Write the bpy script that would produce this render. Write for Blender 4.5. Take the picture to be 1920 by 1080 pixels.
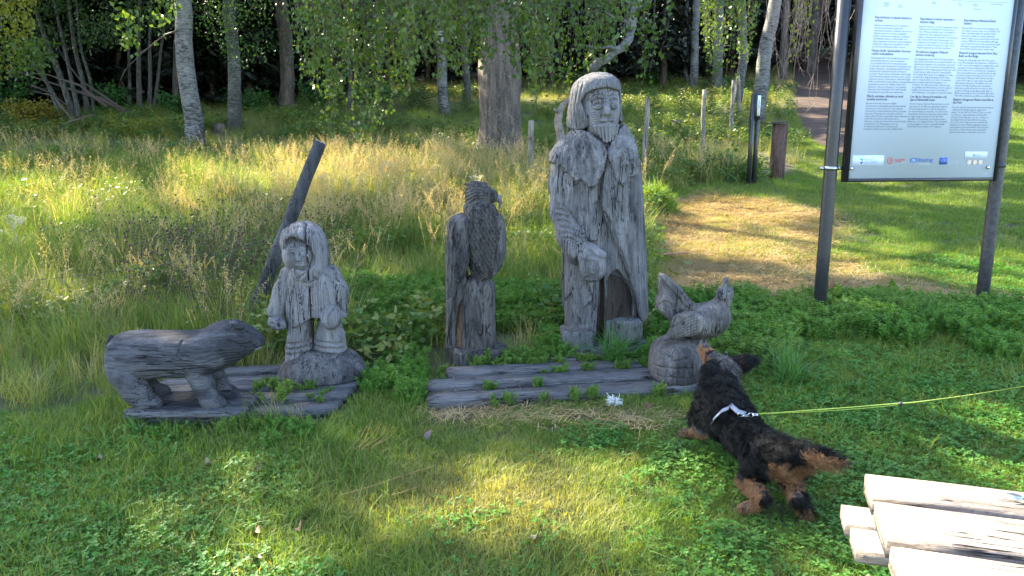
import bpy, math, random
import numpy as np
from mathutils import Vector, Matrix
random.seed(7)
RNG = np.random.default_rng(11)
for o in list(bpy.data.objects): bpy.data.objects.remove(o)
SC = bpy.context.scene
COL = SC.collection

# ------------------------------------------------------------------ camera, sky, sun, exposure
CAMZ = 1.60; PITCH = math.radians(11.0); FPX = 1400.0
cam_d = bpy.data.cameras.new('camera'); cam = bpy.data.objects.new('camera', cam_d); COL.objects.link(cam)
cam.location = (0, 0, CAMZ); cam.rotation_euler = (math.radians(90) - PITCH, 0, 0)
cam_d.sensor_width = 36.0; cam_d.lens = 36.0 * FPX / 1920.0; cam_d.clip_end = 1500; cam_d.clip_start = 0.05
SC.camera = cam
SUN = Vector((-0.62, 0.52, 0.60)).normalized()
world = bpy.data.worlds.new('World'); SC.world = world; world.use_nodes = True
wn = world.node_tree.nodes; wl = world.node_tree.links
sky = wn.new('ShaderNodeTexSky'); sky.sky_type = 'NISHITA'; sky.sun_disc = False
sky.sun_elevation = math.asin(SUN.z); sky.sun_rotation = math.atan2(SUN.x, SUN.y)
sky.air_density = 1.0; sky.dust_density = 1.2
wl.new(sky.outputs[0], wn['Background'].inputs['Color']); wn['Background'].inputs['Strength'].default_value = 0.135
sun_d = bpy.data.lights.new('sun', 'SUN'); sun_o = bpy.data.objects.new('sun', sun_d); COL.objects.link(sun_o)
sun_d.energy = 5.0; sun_d.angle = math.radians(0.53); sun_d.color = (1.0, 0.90, 0.69)
sun_o.rotation_euler = SUN.to_track_quat('Z', 'Y').to_euler()
SC.view_settings.view_transform = 'Standard'; SC.view_settings.look = 'None'
SC.view_settings.exposure = 3.0; SC.view_settings.gamma = 1.0; SC.view_settings.use_curve_mapping = False
SC.render.engine = 'CYCLES'
SC.cycles.use_denoising = True; SC.cycles.denoising_input_passes = 'RGB_ALBEDO_NORMAL'; SC.cycles.denoising_prefilter = 'ACCURATE'
SC.cycles.max_bounces = 6; SC.cycles.diffuse_bounces = 3; SC.cycles.glossy_bounces = 2; SC.cycles.transmission_bounces = 4
SC.cycles.transparent_max_bounces = 8; SC.cycles.caustics_reflective = False; SC.cycles.caustics_refractive = False
SC.cycles.sample_clamp_indirect = 6.0

# ------------------------------------------------------------------ points from the photograph (design measurements)
CF = np.array((0, math.cos(PITCH), -math.sin(PITCH))); CU = np.array((0, math.sin(PITCH), math.cos(PITCH)))
CC = np.array((0, 0, CAMZ))
def ray(px, py):
    return CF * FPX + np.array((1., 0, 0)) * (px - 960.) + CU * (540. - py)
def onY(px, py, Y):
    d = ray(px, py); return CC + d * (Y / d[1])
def onZ(px, py, z):
    d = ray(px, py); return CC + d * ((z - CAMZ) / d[2])

# ------------------------------------------------------------------ noise
def _hash(ix, iy, iz, seed):
    n = (np.atleast_1d(ix).astype(np.int64) * 73856093) ^ (iy.astype(np.int64) * 19349663) ^ (iz.astype(np.int64) * 83492791) ^ (int(seed) * 2654435761)
    n = (n ^ (n >> 13)) * 1274126177 & 0xffffffff
    n = (n ^ (n >> 16)) & 0xffff
    return n.astype(np.float32) / 65535.0
def vnoise(x, y, z=None, seed=1):
    x = np.asarray(x, dtype=np.float64); y = np.asarray(y, dtype=np.float64)
    z = np.zeros_like(x) if z is None else np.asarray(z, dtype=np.float64)
    fx, fy, fz = np.floor(x), np.floor(y), np.floor(z)
    tx, ty, tz = x - fx, y - fy, z - fz
    tx = tx * tx * (3 - 2 * tx); ty = ty * ty * (3 - 2 * ty); tz = tz * tz * (3 - 2 * tz)
    r = 0; shp = x.shape
    for dx in (0, 1):
        wx = tx if dx else 1 - tx
        for dy in (0, 1):
            wy = ty if dy else 1 - ty
            for dz in (0, 1):
                wz = tz if dz else 1 - tz
                r = r + wx * wy * wz * _hash(fx + dx, fy + dy, fz + dz, seed)
    return (r * 2 - 1).reshape(shp) if np.size(r) == int(np.prod(shp)) else r * 2 - 1
def fbm(x, y, z=None, seed=1, oct=3):
    r = 0; a = 1.0; f = 1.0
    for i in range(oct):
        r = r + a * vnoise(np.asarray(x) * f, np.asarray(y) * f, None if z is None else np.asarray(z) * f, seed + i * 7); a *= .5; f *= 2.03
    return r

# ------------------------------------------------------------------ terrain
_Y = np.array([-60, 0, 2.5, 5, 8, 12, 16, 20, 26, 35, 60, 120, 400.])
_HC = np.array([-2.0, 0, .175, .345, .60, 1.05, 1.48, 1.98, 2.85, 4.3, 8.0, 15, 22.])
_HL = np.array([-2.0, 0, .175, .345, .58, 1.02, 1.50, 2.08, 2.75, 3.5, 6.0, 13, 20.])
_HR = np.array([-2.0, 0, .175, .345, .60, 1.05, 1.55, 2.15, 3.35, 5.3, 9.5, 16, 24.])
def height(x, y):
    x = np.asarray(x, dtype=np.float64); y = np.asarray(y, dtype=np.float64)
    hc = np.interp(y, _Y, _HC); hl = np.interp(y, _Y, _HL); hr = np.interp(y, _Y, _HR)
    u = np.clip(x / np.maximum(np.abs(y), 4.0), -1.2, 1.2)
    wl_ = np.clip((-u - .1) / .35, 0, 1); wr_ = np.clip((u - .12) / .25, 0, 1)
    h = hc * (1 - wl_) * (1 - wr_) + hl * wl_ + hr * wr_
    k = np.clip((y - 4.5) / 8, 0, 1)
    return h + k * .10 * fbm(x * .35, y * .35, seed=3, oct=2) + .012 * vnoise(x * 2.1, y * 2.1, seed=5)
def H(x, y): return float(height(x, y))
def at(px, py):
    d = ray(px, py); d = d / d[1]; y = 1.0; prev = None
    while y < 200:
        p = CC + d * y
        if p[2] <= H(p[0], p[1]):
            lo, hi = y - .1, y
            for _ in range(12):
                m = (lo + hi) / 2; q = CC + d * m
                if q[2] <= H(q[0], q[1]): hi = m
                else: lo = m
            q = CC + d * hi; return q
        y += .1
    return CC + d * 60

# ------------------------------------------------------------------ object helpers
def link(o): COL.objects.link(o); return o
def tag(o, label=None, cat=None, group=None, kind=None):
    if label: o['label'] = label
    if cat: o['category'] = cat
    if group: o['group'] = group
    if kind: o['kind'] = kind
    return o
def thing(name, label, cat, loc=(0, 0, 0), rz=0, group=None):
    o = link(bpy.data.objects.new(name, None)); o.location = loc; o.rotation_euler = (0, 0, rz); o.empty_display_size = .1
    return tag(o, label, cat, group)
def mesh_np(name, V, F, smooth=False):
    """V (n,3); F list of arrays each (m,k) or one array"""
    me = bpy.data.meshes.new(name)
    if isinstance(F, np.ndarray): F = [F]
    F = [f for f in F if len(f)]
    V = np.asarray(V, dtype=np.float32)
    me.vertices.add(len(V)); me.vertices.foreach_set('co', V.ravel())
    loops = np.concatenate([f.ravel() for f in F]).astype(np.int32)
    tot = np.concatenate([np.full(len(f), f.shape[1], dtype=np.int32) for f in F])
    st = np.concatenate([[0], np.cumsum(tot)[:-1]]).astype(np.int32)
    me.loops.add(len(loops)); me.loops.foreach_set('vertex_index', loops)
    me.polygons.add(len(tot)); me.polygons.foreach_set('loop_start', st); me.polygons.foreach_set('loop_total', tot)
    if smooth: me.polygons.foreach_set('use_smooth', np.ones(len(tot), dtype=bool))
    me.update(calc_edges=True); me.validate()
    return me
def obj(name, me, mat=None, parent=None, loc=None):
    o = link(bpy.data.objects.new(name, me))
    if mat is not None and len(me.materials) == 0: me.materials.append(mat)
    if parent is not None: o.parent = parent
    if loc is not None: o.location = loc
    return o
class MB:
    """collects geometry for ONE mesh"""
    def __init__(s): s.V = []; s.F = {}; s.n = 0
    def add(s, V, F):
        V = np.asarray(V, dtype=np.float64).reshape(-1, 3)
        for f in (F if isinstance(F, list) else [F]):
            f = np.asarray(f)
            if len(f): s.F.setdefault(f.shape[1], []).append(f + s.n)
        s.V.append(V); s.n += len(V); return s
    def mesh(s, name, smooth=False):
        return mesh_np(name, np.concatenate(s.V), [np.concatenate(v) for v in s.F.values()], smooth)
    def build(s, name, mat, parent=None, loc=None, smooth=False):
        return obj(name, s.mesh(name, smooth), mat, parent, loc)
    def box(s, lo, hi, M=None, jit=0):
        x0, y0, z0 = lo; x1, y1, z1 = hi
        V = np.array([(x0, y0, z0), (x1, y0, z0), (x1, y1, z0), (x0, y1, z0), (x0, y0, z1), (x1, y0, z1), (x1, y1, z1), (x0, y1, z1)], float)
        if jit: V = V + RNG.uniform(-jit, jit, V.shape)
        if M is not None: V = V @ np.array(M)[:3, :3].T + np.array(M)[:3, 3]
        return s.add(V, np.array([(0, 3, 2, 1), (4, 5, 6, 7), (0, 1, 5, 4), (1, 2, 6, 5), (2, 3, 7, 6), (3, 0, 4, 7)]))
    def tube(s, pts, rad, seg=8, noise=0, nf=3, cap=True, seed=1):
        pts = np.asarray(pts, float); n = len(pts); rad = np.atleast_1d(np.asarray(rad, float)); rad = np.interp(np.linspace(0, 1, n), np.linspace(0, 1, len(rad)), rad) if len(rad) > 1 else np.full(n, rad[0])
        t = np.gradient(pts, axis=0); t /= np.linalg.norm(t, axis=1)[:, None] + 1e-9
        up = np.array((0, 0, 1.)) if abs(t[0][2]) < .9 else np.array((1., 0, 0))
        a = np.cross(t, up); a /= np.linalg.norm(a, axis=1)[:, None] + 1e-9
        b = np.cross(t, a)
        th = np.linspace(0, 2 * np.pi, seg, endpoint=False)
        R = rad[:, None] * np.ones((n, seg))
        if noise:
            zz = np.arange(n)[:, None] * .35 * nf
            R = R * (1 + noise * fbm(np.cos(th)[None] * nf + 0 * zz, np.sin(th)[None] * nf + 0 * zz, zz + 0 * th[None], seed=seed, oct=2))
        V = pts[:, None] + R[..., None] * (np.cos(th)[None, :, None] * a[:, None] + np.sin(th)[None, :, None] * b[:, None])
        V = V.reshape(-1, 3)
        i = np.arange(n - 1)[:, None] * seg; j = np.arange(seg)[None]; j2 = (j + 1) % seg
        F = np.stack([i + j, i + j2, i + seg + j2, i + seg + j], -1).reshape(-1, 4)
        if not cap: return s.add(V, F)
        V = np.vstack([V, pts[0], pts[-1]]); c0 = n * seg; c1 = c0 + 1; jj = np.arange(seg); kk = (jj + 1) % seg
        T = np.vstack([np.stack([np.full(seg, c0), kk, jj], -1), np.stack([np.full(seg, c1), (n - 1) * seg + jj, (n - 1) * seg + kk], -1)])
        return s.add(V, [F, T])
def rotz(a): return Matrix.Rotation(a, 4, 'Z')

# ------------------------------------------------------------------ materials
def newmat(name):
    m = bpy.data.materials.new(name); m.use_nodes = True; nt = m.node_tree
    return m, nt, nt.nodes['Principled BSDF'], nt.nodes['Material Output']
def N(nt, t, **kw):
    n = nt.nodes.new(t)
    for k, v in kw.items():
        if k == 'inp':
            for a, b in v.items(): n.inputs[a].default_value = b
        else: setattr(n, k, v)
    return n
def ramp(nt, fac, stops, interp='LINEAR'):
    r = nt.nodes.new('ShaderNodeValToRGB'); r.color_ramp.interpolation = interp
    e = r.color_ramp.elements
    while len(e) > 1: e.remove(e[-1])
    e[0].position = stops[0][0]; e[0].color = (*stops[0][1], 1) if len(stops[0][1]) == 3 else stops[0][1]
    for p, c in stops[1:]:
        q = e.new(p); q.color = (*c, 1) if len(c) == 3 else c
    nt.links.new(fac, r.inputs[0]); return r.outputs[0]
def mixc(nt, a, b, fac, mode='MIX'):
    n = nt.nodes.new('ShaderNodeMix'); n.data_type = 'RGBA'; n.blend_type = mode
    for s, v in ((n.inputs['Factor'], fac), (n.inputs['A'], a), (n.inputs['B'], b)):
        if hasattr(v, 'links'): nt.links.new(v, s)
        elif isinstance(v, (int, float)): s.default_value = v
        else: s.default_value = (*v, 1)
    return n.outputs['Result']
def math_(nt, op, a, b=None, c=None):
    n = nt.nodes.new('ShaderNodeMath'); n.operation = op
    for s, v in zip(n.inputs, (a, b, c)):
        if v is None: continue
        if hasattr(v, 'links'): nt.links.new(v, s)
        else: s.default_value = v
    return n.outputs[0]
def noise(nt, vec, scale, detail=4, rough=.6, dist=0):
    n = nt.nodes.new('ShaderNodeTexNoise'); n.inputs['Scale'].default_value = scale; n.inputs['Detail'].default_value = detail
    n.inputs['Roughness'].default_value = rough; n.inputs['Distortion'].default_value = dist
    nt.links.new(vec, n.inputs['Vector']); return n.outputs['Fac']
def mapped(nt, vec, scale=(1, 1, 1), rot=(0, 0, 0), loc=(0, 0, 0)):
    n = nt.nodes.new('ShaderNodeMapping'); n.inputs['Scale'].default_value = scale; n.inputs['Rotation'].default_value = rot; n.inputs['Location'].default_value = loc
    nt.links.new(vec, n.inputs['Vector']); return n.outputs[0]
def bump(nt, h, strength, dist=.01):
    b = nt.nodes.new('ShaderNodeBump'); b.inputs['Strength'].default_value = strength; b.inputs['Distance'].default_value = dist
    nt.links.new(h, b.inputs['Height']); return b.outputs[0]
def plain(name, col, rough=.6, metal=0, var=0.12, scale=20, bumps=.15, spec=.5):
    m, nt, p, out = newmat(name)
    tc = N(nt, 'ShaderNodeTexCoord').outputs['Object']
    n = noise(nt, tc, scale, 5, .65)
    lo = tuple(c * (1 - var * 1.6) for c in col); hi = tuple(min(1, c * (1 + var * 1.6)) for c in col)
    nt.links.new(ramp(nt, n, [(.3, lo), (.7, hi)]), p.inputs['Base Color'])
    p.inputs['Roughness'].default_value = rough; p.inputs['Metallic'].default_value = metal; p.inputs['Specular IOR Level'].default_value = spec
    if bumps: nt.links.new(bump(nt, n, bumps, .004), p.inputs['Normal'])
    return m
def carved(name, light=(.33, .34, .37), dark=(.035, .033, .036), axis='Z', ring=26., blotch=.5, seed=0., streak=1.0, offs=(0, 0, 0), tint=None, stain=.8):
    """weathered grey carved wood: annual rings round the log axis, long streaks, drying checks"""
    m, nt, p, out = newmat(name); L = nt.links
    tc0 = N(nt, 'ShaderNodeTexCoord').outputs['Object']
    tc = mapped(nt, tc0, loc=(seed * 1.7 + offs[0], offs[1], seed + offs[2])) if False else mapped(nt, tc0, loc=offs)
    long_ = {'Z': (1, 1, .07), 'X': (.07, 1, 1), 'Y': (1, .07, 1)}[axis]
    mid_ = {'Z': (1, 1, .25), 'X': (.25, 1, 1), 'Y': (1, .25, 1)}[axis]
    sd = mapped(nt, tc0, loc=(seed, seed * .7, seed * 1.3))
    # warped ring field
    wv = N(nt, 'ShaderNodeTexNoise', inp={'Scale': 3.2, 'Detail': 3.0}); L.new(mapped(nt, sd, mid_), wv.inputs['Vector'])
    vadd = N(nt, 'ShaderNodeVectorMath', operation='MULTIPLY_ADD'); L.new(wv.outputs['Color'], vadd.inputs[0]); vadd.inputs[1].default_value = (.2, .2, .2); L.new(tc, vadd.inputs[2])
    w = N(nt, 'ShaderNodeTexWave', wave_type='RINGS', rings_direction=axis, inp={'Scale': ring, 'Distortion': 2.2, 'Detail': 2.0, 'Detail Scale': 1.5, 'Detail Roughness': .6})
    L.new(vadd.outputs[0], w.inputs['Vector'])
    rings = w.outputs['Fac']
    st = noise(nt, mapped(nt, sd, long_), 80, 5, .75)
    st2 = noise(nt, mapped(nt, sd, mid_), 26, 6, .75, .6)
    bl = noise(nt, mapped(nt, sd, mid_), 6.0, 6, .72, .4)
    sp = noise(nt, sd, 120, 3, .6)
    ck = noise(nt, mapped(nt, sd, long_), 30, 3, .6, .5)
    ckl = ramp(nt, ck, [(.482, (0, 0, 0)), (.495, (1, 1, 1)), (.505, (1, 1, 1)), (.518, (0, 0, 0))])
    ckm = math_(nt, 'MULTIPLY', ckl, ramp(nt, noise(nt, sd, 5, 3), [(.45, (0, 0, 0)), (.56, (1, 1, 1))]))
    mid = tuple((a * .42 + b * .58) for a, b in zip(light, dark)); hi = tuple(min(.9, a * 1.5) for a in light)
    c = mixc(nt, light, hi, ramp(nt, noise(nt, mapped(nt, sd, mid_), 14, 4, .6), [(.45, (0, 0, 0)), (.65, (1, 1, 1))]))
    c = mixc(nt, c, mid, math_(nt, 'MULTIPLY', ramp(nt, st, [(.34, (1, 1, 1)), (.56, (0, 0, 0))]), .75 * streak))
    rmask = ramp(nt, noise(nt, sd, 4.5, 2), [(.40, (0, 0, 0)), (.56, (1, 1, 1))])
    c = mixc(nt, c, mid, math_(nt, 'MULTIPLY', math_(nt, 'MULTIPLY', ramp(nt, rings, [(.0, (1, 1, 1)), (.30, (0, 0, 0))]), rmask), .8))
    lo = .60 - .16 * blotch
    c = mixc(nt, c, mid, math_(nt, 'MULTIPLY', ramp(nt, bl, [(lo - .06, (0, 0, 0)), (lo + .06, (1, 1, 1))]), .65))
    c = mixc(nt, c, dark, math_(nt, 'MULTIPLY', ramp(nt, bl, [(lo + .04, (0, 0, 0)), (lo + .13, (1, 1, 1))]), .85))
    c = mixc(nt, c, dark, math_(nt, 'MULTIPLY', ramp(nt, st2, [(.555, (0, 0, 0)), (.60, (1, 1, 1))]), .9 * stain))
    c = mixc(nt, c, tuple(q * .6 for q in mid), math_(nt, 'MULTIPLY', ramp(nt, sp, [(.56, (0, 0, 0)), (.66, (1, 1, 1))]), .5))
    if tint: c = mixc(nt, c, tint, math_(nt, 'MULTIPLY', ramp(nt, noise(nt, sd, 3.1, 3), [(.55, (0, 0, 0)), (.68, (1, 1, 1))]), .6))
    c = mixc(nt, c, (.006, .006, .007), ckm)
    L.new(c, p.inputs['Base Color'])
    h = math_(nt, 'ADD', math_(nt, 'MULTIPLY', math_(nt, 'MULTIPLY', rings, rmask), .6), math_(nt, 'MULTIPLY', st, 1.2))
    h = math_(nt, 'ADD', h, math_(nt, 'MULTIPLY', st2, -1.3 * (.3 + .7 * stain))); h = math_(nt, 'ADD', h, math_(nt, 'MULTIPLY', ckm, -2.0))
    L.new(bump(nt, h, .8, .0065), p.inputs['Normal'])
    p.inputs['Roughness'].default_value = .82; p.inputs['Specular IOR Level'].default_value = .2
    return m
def leafmat(name, a, b, dry=None, trans=.45, noise_scale=1.2, rough=.5, patch=None):
    """leaf/blade: diffuse + translucent; a..b by instance random, 'dry' attribute towards straw"""
    m, nt, p, out = newmat(name); L = nt.links
    rnd = N(nt, 'ShaderNodeObjectInfo').outputs['Random']
    geo = N(nt, 'ShaderNodeNewGeometry')
    n = noise(nt, geo.outputs['Position'], noise_scale, 3, .6)
    isl = geo.outputs['Random Per Island']
    f = math_(nt, 'ADD', math_(nt, 'MULTIPLY', rnd, .35), math_(nt, 'ADD', math_(nt, 'MULTIPLY', isl, .45), math_(nt, 'MULTIPLY', math_(nt, 'SUBTRACT', n, .3), .6)))
    c = mixc(nt, a, b, f)
    if dry is not None:
        at_ = N(nt, 'ShaderNodeAttribute', attribute_type='INSTANCER', attribute_name='dry').outputs['Fac']
        n2 = noise(nt, geo.outputs['Position'], 2.3, 3, .6)
        k = math_(nt, 'ADD', at_, math_(nt, 'MULTIPLY', math_(nt, 'SUBTRACT', math_(nt, 'ADD', math_(nt, 'MULTIPLY', n2, .6), math_(nt, 'MULTIPLY', isl, .5)), .55), .9))
        cl = N(nt, 'ShaderNodeClamp'); L.new(k, cl.inputs[0])
        c = mixc(nt, c, dry, cl.outputs[0])
    L.new(c, p.inputs['Base Color']); p.inputs['Roughness'].default_value = rough; p.inputs['Specular IOR Level'].default_value = .3
    tr = N(nt, 'ShaderNodeBsdfTranslucent'); L.new(mixc(nt, c, (1.0, .95, .25), 1.0, 'MULTIPLY'), tr.inputs[0])
    mx = N(nt, 'ShaderNodeMixShader'); mx.inputs[0].default_value = trans
    L.new(p.outputs[0], mx.inputs[1]); L.new(tr.outputs[0], mx.inputs[2]); L.new(mx.outputs[0], out.inputs[0])
    return m
# ------------------------------------------------------------------ sculpting by signed distance fields
class Vol:
    def __init__(s, lo, hi, h):
        s.h = h; s.ops = []
    def alloc(s):
        bb = [o[1][0] for o in s.ops if o[0] == 'add']
        lo = np.min([b[0] for b in bb], axis=0); hi = np.max([b[1] for b in bb], axis=0)
        for o in s.ops:
            if o[0] == 'cut' and hasattr(o[1], 'bb'): lo = np.maximum(lo, o[1].bb[0]); hi = np.minimum(hi, o[1].bb[1])
        h = s.h; lo = lo - 4 * h; hi = hi + 4 * h; s.lo = lo
        s.n = np.ceil((hi - s.lo) / h).astype(int) + 1
        s.ax = [(s.lo[i] + np.arange(s.n[i]) * h).astype(np.float32) for i in range(3)]
        s.D = np.full(tuple(s.n), 1.0, dtype=np.float32)
        last = None
        for kind, pr, k in s.ops:
            if kind == 'grv' and last != 'grv': s.D0 = s.D.copy()
            getattr(s, '_' + kind)(pr, k); last = kind
    def add(s, pr, k=.0): s.ops.append(('add', pr, k)); return s
    def sub(s, pr, k=.0): s.ops.append(('sub', pr, k)); return s
    def cut(s, f, k=0): s.ops.append(('cut', f, k)); return s
    def sl(s, bb, pad):
        r = []
        for i in range(3):
            a = int(np.floor((bb[0][i] - pad - s.lo[i]) / s.h)); b = int(np.ceil((bb[1][i] + pad - s.lo[i]) / s.h)) + 1
            a = max(0, a); b = min(s.n[i], b)
            if b <= a: return None
            r.append(slice(a, b))
        return tuple(r)
    def ev(s, pr, pad):
        sl = s.sl(pr[0], pad)
        if sl is None: return None, None
        X = s.ax[0][sl[0]][:, None, None]; Y = s.ax[1][sl[1]][None, :, None]; Z = s.ax[2][sl[2]][None, None, :]
        return sl, pr[1](X, Y, Z)
    def _add(s, pr, k=.0):
        sl, d = s.ev(pr, k + 3 * s.h)
        if sl is None: return s
        A = s.D[sl]
        if k > 0:
            h = np.maximum(k - np.abs(A - d), 0) / k; s.D[sl] = np.minimum(A, d) - h * h * k * .25
        else: s.D[sl] = np.minimum(A, d)
        return s
    def _sub(s, pr, k=.0):
        sl, d = s.ev(pr, k + 3 * s.h)
        if sl is None: return s
        A = s.D[sl]; d = -d
        if k > 0:
            h = np.maximum(k - np.abs(A - d), 0) / k; s.D[sl] = np.maximum(A, d) + h * h * k * .25
        else: s.D[sl] = np.maximum(A, d)
        return s
    def _cut(s, f, k=0):
        """keep where f<0"""
        d = f(s.ax[0][:, None, None], s.ax[1][None, :, None], s.ax[2][None, None, :])
        if k > 0:
            h = np.maximum(k - np.abs(s.D - d), 0) / k; s.D = np.maximum(s.D, d) + h * h * k * .25
        else: s.D = np.maximum(s.D, d + 0 * s.D)
        return s
    def groove(s, pts, r, k=.004, snap=True):
        if snap: s.ops.append(('grv', (pts, r), k)); return s
        for a, b in zip(pts[:-1], pts[1:]): s.sub(cap(a, b, r, r), k)
        return s
    def _grv(s, pr, k):
        """a cut that follows the front face of the carving"""
        pts, r = pr; pts = np.array(pts, float); out = []
        for a, b in zip(pts[:-1], pts[1:]):
            m = max(2, int(np.linalg.norm((b - a)[[0, 2]]) / (2.5 * s.h)) + 1)
            for t in np.linspace(0, 1, m, endpoint=False): out.append(a + (b - a) * t)
        out.append(pts[-1]); prev = None; r = r * 1.5
        for q in out:
            i = int(round((q[0] - s.lo[0]) / s.h)); j = int(round((q[2] - s.lo[2]) / s.h)); c = None
            if 0 <= i < s.n[0] and 0 <= j < s.n[2]:
                col = s.D0[i, :, j]; w = np.flatnonzero(col < 0)
                if len(w):
                    y = s.lo[1] + w[0] * s.h; c = np.array((q[0], y + .05 * r, q[2]))
            if c is not None and prev is not None and abs(c[1] - prev[1]) < .035: s._sub(cap(prev, c, r, r), k)
            prev = c
    def slot(s, pts, r, depth=.04):
        s.ops.append(('slt', (pts, r, depth), 0)); return s
    def _slt(s, pr, k):
        pts, r, depth = pr; pts = np.array(pts, float); D0 = s.D.copy(); last = None
        for a, b in zip(pts[:-1], pts[1:]):
            m = max(2, int(np.linalg.norm((b - a)[[0, 2]]) / (1.2 * s.h)) + 1)
            for t in np.linspace(0, 1, m):
                q = a + (b - a) * t; i = int(round((q[0] - s.lo[0]) / s.h)); j = int(round((q[2] - s.lo[2]) / s.h))
                if 0 <= i < s.n[0] and 0 <= j < s.n[2]:
                    w = np.flatnonzero(D0[i, :, j] < 0)
                    if len(w): y = s.lo[1] + w[0] * s.h; s._sub(cap((q[0], y - .012, q[2]), (q[0], y + depth, q[2]), r, r * .7), 0)
    def checks(s, n, seed, r=.0016, lmin=.08, lmax=.3):
        """long drying cracks"""
        s.ops.append(('chk', (n, seed, lmin, lmax), r)); return s
    def _chk(s, pr, r):
        n, seed, lmin, lmax = pr; g = np.random.default_rng(seed); hi = s.lo + s.n * s.h; s.D0 = s.D.copy()
        for _ in range(n):
            x = g.uniform(s.lo[0], hi[0]); z = g.uniform(s.lo[2], hi[2]); L_ = g.uniform(lmin, lmax); m = 5
            pts = [(x + g.normal(0, .0025), 0, z + L_ * i / m) for i in range(m + 1)]; s._grv((pts, r * g.uniform(.7, 1.5)), .001)
    def mesh(s, name, noise_=0, nf=30, seed=1, smooth=1):
        s.alloc(); D = s.D; D[0] = D[-1] = 1; D[:, 0] = D[:, -1] = 1; D[:, :, 0] = D[:, :, -1] = 1
        ins = D < 0
        nx, ny, nz = D.shape
        c = np.zeros((nx - 1, ny - 1, nz - 1), np.int8)
        for dx in (0, 1):
            for dy in (0, 1):
                for dz in (0, 1): c += ins[dx:nx - 1 + dx, dy:ny - 1 + dy, dz:nz - 1 + dz]
        act = (c > 0) & (c < 8); I = np.argwhere(act)
        idx = np.full(act.shape, -1, np.int64); idx[act] = np.arange(len(I))
        P = np.zeros((len(I), 3)); W = np.zeros(len(I))
        cor = [(a, b, e) for a in (0, 1) for b in (0, 1) for e in (0, 1)]
        for a in cor:
            for axis in range(3):
                if a[axis] == 1: continue
                b = list(a); b[axis] = 1
                va = D[I[:, 0] + a[0], I[:, 1] + a[1], I[:, 2] + a[2]]; vb = D[I[:, 0] + b[0], I[:, 1] + b[1], I[:, 2] + b[2]]
                m = (va < 0) != (vb < 0)
                t = np.where(m, va / np.where(m, va - vb, 1), 0)
                q = np.tile(np.array(a, float), (len(I), 1)); q[:, axis] += t
                P[m] += q[m]; W[m] += 1
        P /= W[:, None]; V = (P + I) * s.h + s.lo
        Q = []
        for axis in range(3):
            o = [i for i in range(3) if i != axis]
            sa = [slice(1, n - 1) for n in D.shape]; sb = list(sa); sa[axis] = slice(0, D.shape[axis] - 1); sb[axis] = slice(1, D.shape[axis])
            A = ins[tuple(sa)]; B = ins[tuple(sb)]; m = A != B; E = np.argwhere(m); fl = A[m]
            off = np.zeros(3, int); off[o[0]] = 1; off[o[1]] = 1; E = E + off
            def id_(u, v):
                e = E.copy(); e[:, o[0]] -= u; e[:, o[1]] -= v; return idx[e[:, 0], e[:, 1], e[:, 2]]
            q = np.stack([id_(0, 0), id_(1, 0), id_(1, 1), id_(0, 1)], -1)
            if axis == 1: fl = ~fl
            q[~fl] = q[~fl][:, ::-1]
            q = q[:, ::-1] if False else q
            Q.append(q)
        Q = np.concatenate(Q)
        # keep normals outward
        if noise_:
            nd = noise_ * fbm(V[:, 0] * nf, V[:, 1] * nf, V[:, 2] * nf * .6, seed=seed, oct=2)
            g = np.zeros_like(V)
            # gradient from D
            Ii = np.clip(I, 1, np.array(D.shape) - 3)
            for ax in range(3):
                e = np.zeros(3, int); e[ax] = 1
                g[:, ax] = D[tuple((Ii + e * 2).T)] - D[tuple((Ii - e).T)]
            g /= np.linalg.norm(g, axis=1)[:, None] + 1e-9
            V = V + g * nd[:, None]
        me = mesh_np(name, V, Q, True)
        return me
    def build(s, name, mat, parent, **kw): return obj(name, s.mesh(name, **kw), mat, parent)

def cap(a, b, ra, rb=None):
    rb = ra if rb is None else rb
    a = np.asarray(a, np.float32); b = np.asarray(b, np.float32); ba = b - a; bb = float(ba @ ba) + 1e-12; rm = max(ra, rb)
    def f(X, Y, Z):
        px, py, pz = X - a[0], Y - a[1], Z - a[2]
        t = np.clip((px * ba[0] + py * ba[1] + pz * ba[2]) / bb, 0, 1)
        return np.sqrt((px - t * ba[0]) ** 2 + (py - t * ba[1]) ** 2 + (pz - t * ba[2]) ** 2) - (ra + (rb - ra) * t)
    return ((np.minimum(a, b) - rm, np.maximum(a, b) + rm), f)
def ell(c, r, rot=None):
    c = np.asarray(c, np.float32); r = np.asarray(r, np.float32)
    M = None if rot is None else np.array(Matrix.Rotation(rot[0], 3, 'X') @ Matrix.Rotation(rot[1], 3, 'Y') @ Matrix.Rotation(rot[2], 3, 'Z')).T.astype(np.float32)
    rm = r if rot is None else np.full(3, r.max())
    def f(X, Y, Z):
        x, y, z = X - c[0], Y - c[1], Z - c[2]
        if M is not None: x, y, z = (M[i][0] * x + M[i][1] * y + M[i][2] * z for i in range(3))
        k0 = np.sqrt((x / r[0]) ** 2 + (y / r[1]) ** 2 + (z / r[2]) ** 2)
        k1 = np.sqrt((x / r[0] ** 2) ** 2 + (y / r[1] ** 2) ** 2 + (z / r[2] ** 2) ** 2) + 1e-6
        return k0 * (k0 - 1) / k1
    return ((c - rm, c + rm), f)
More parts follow.
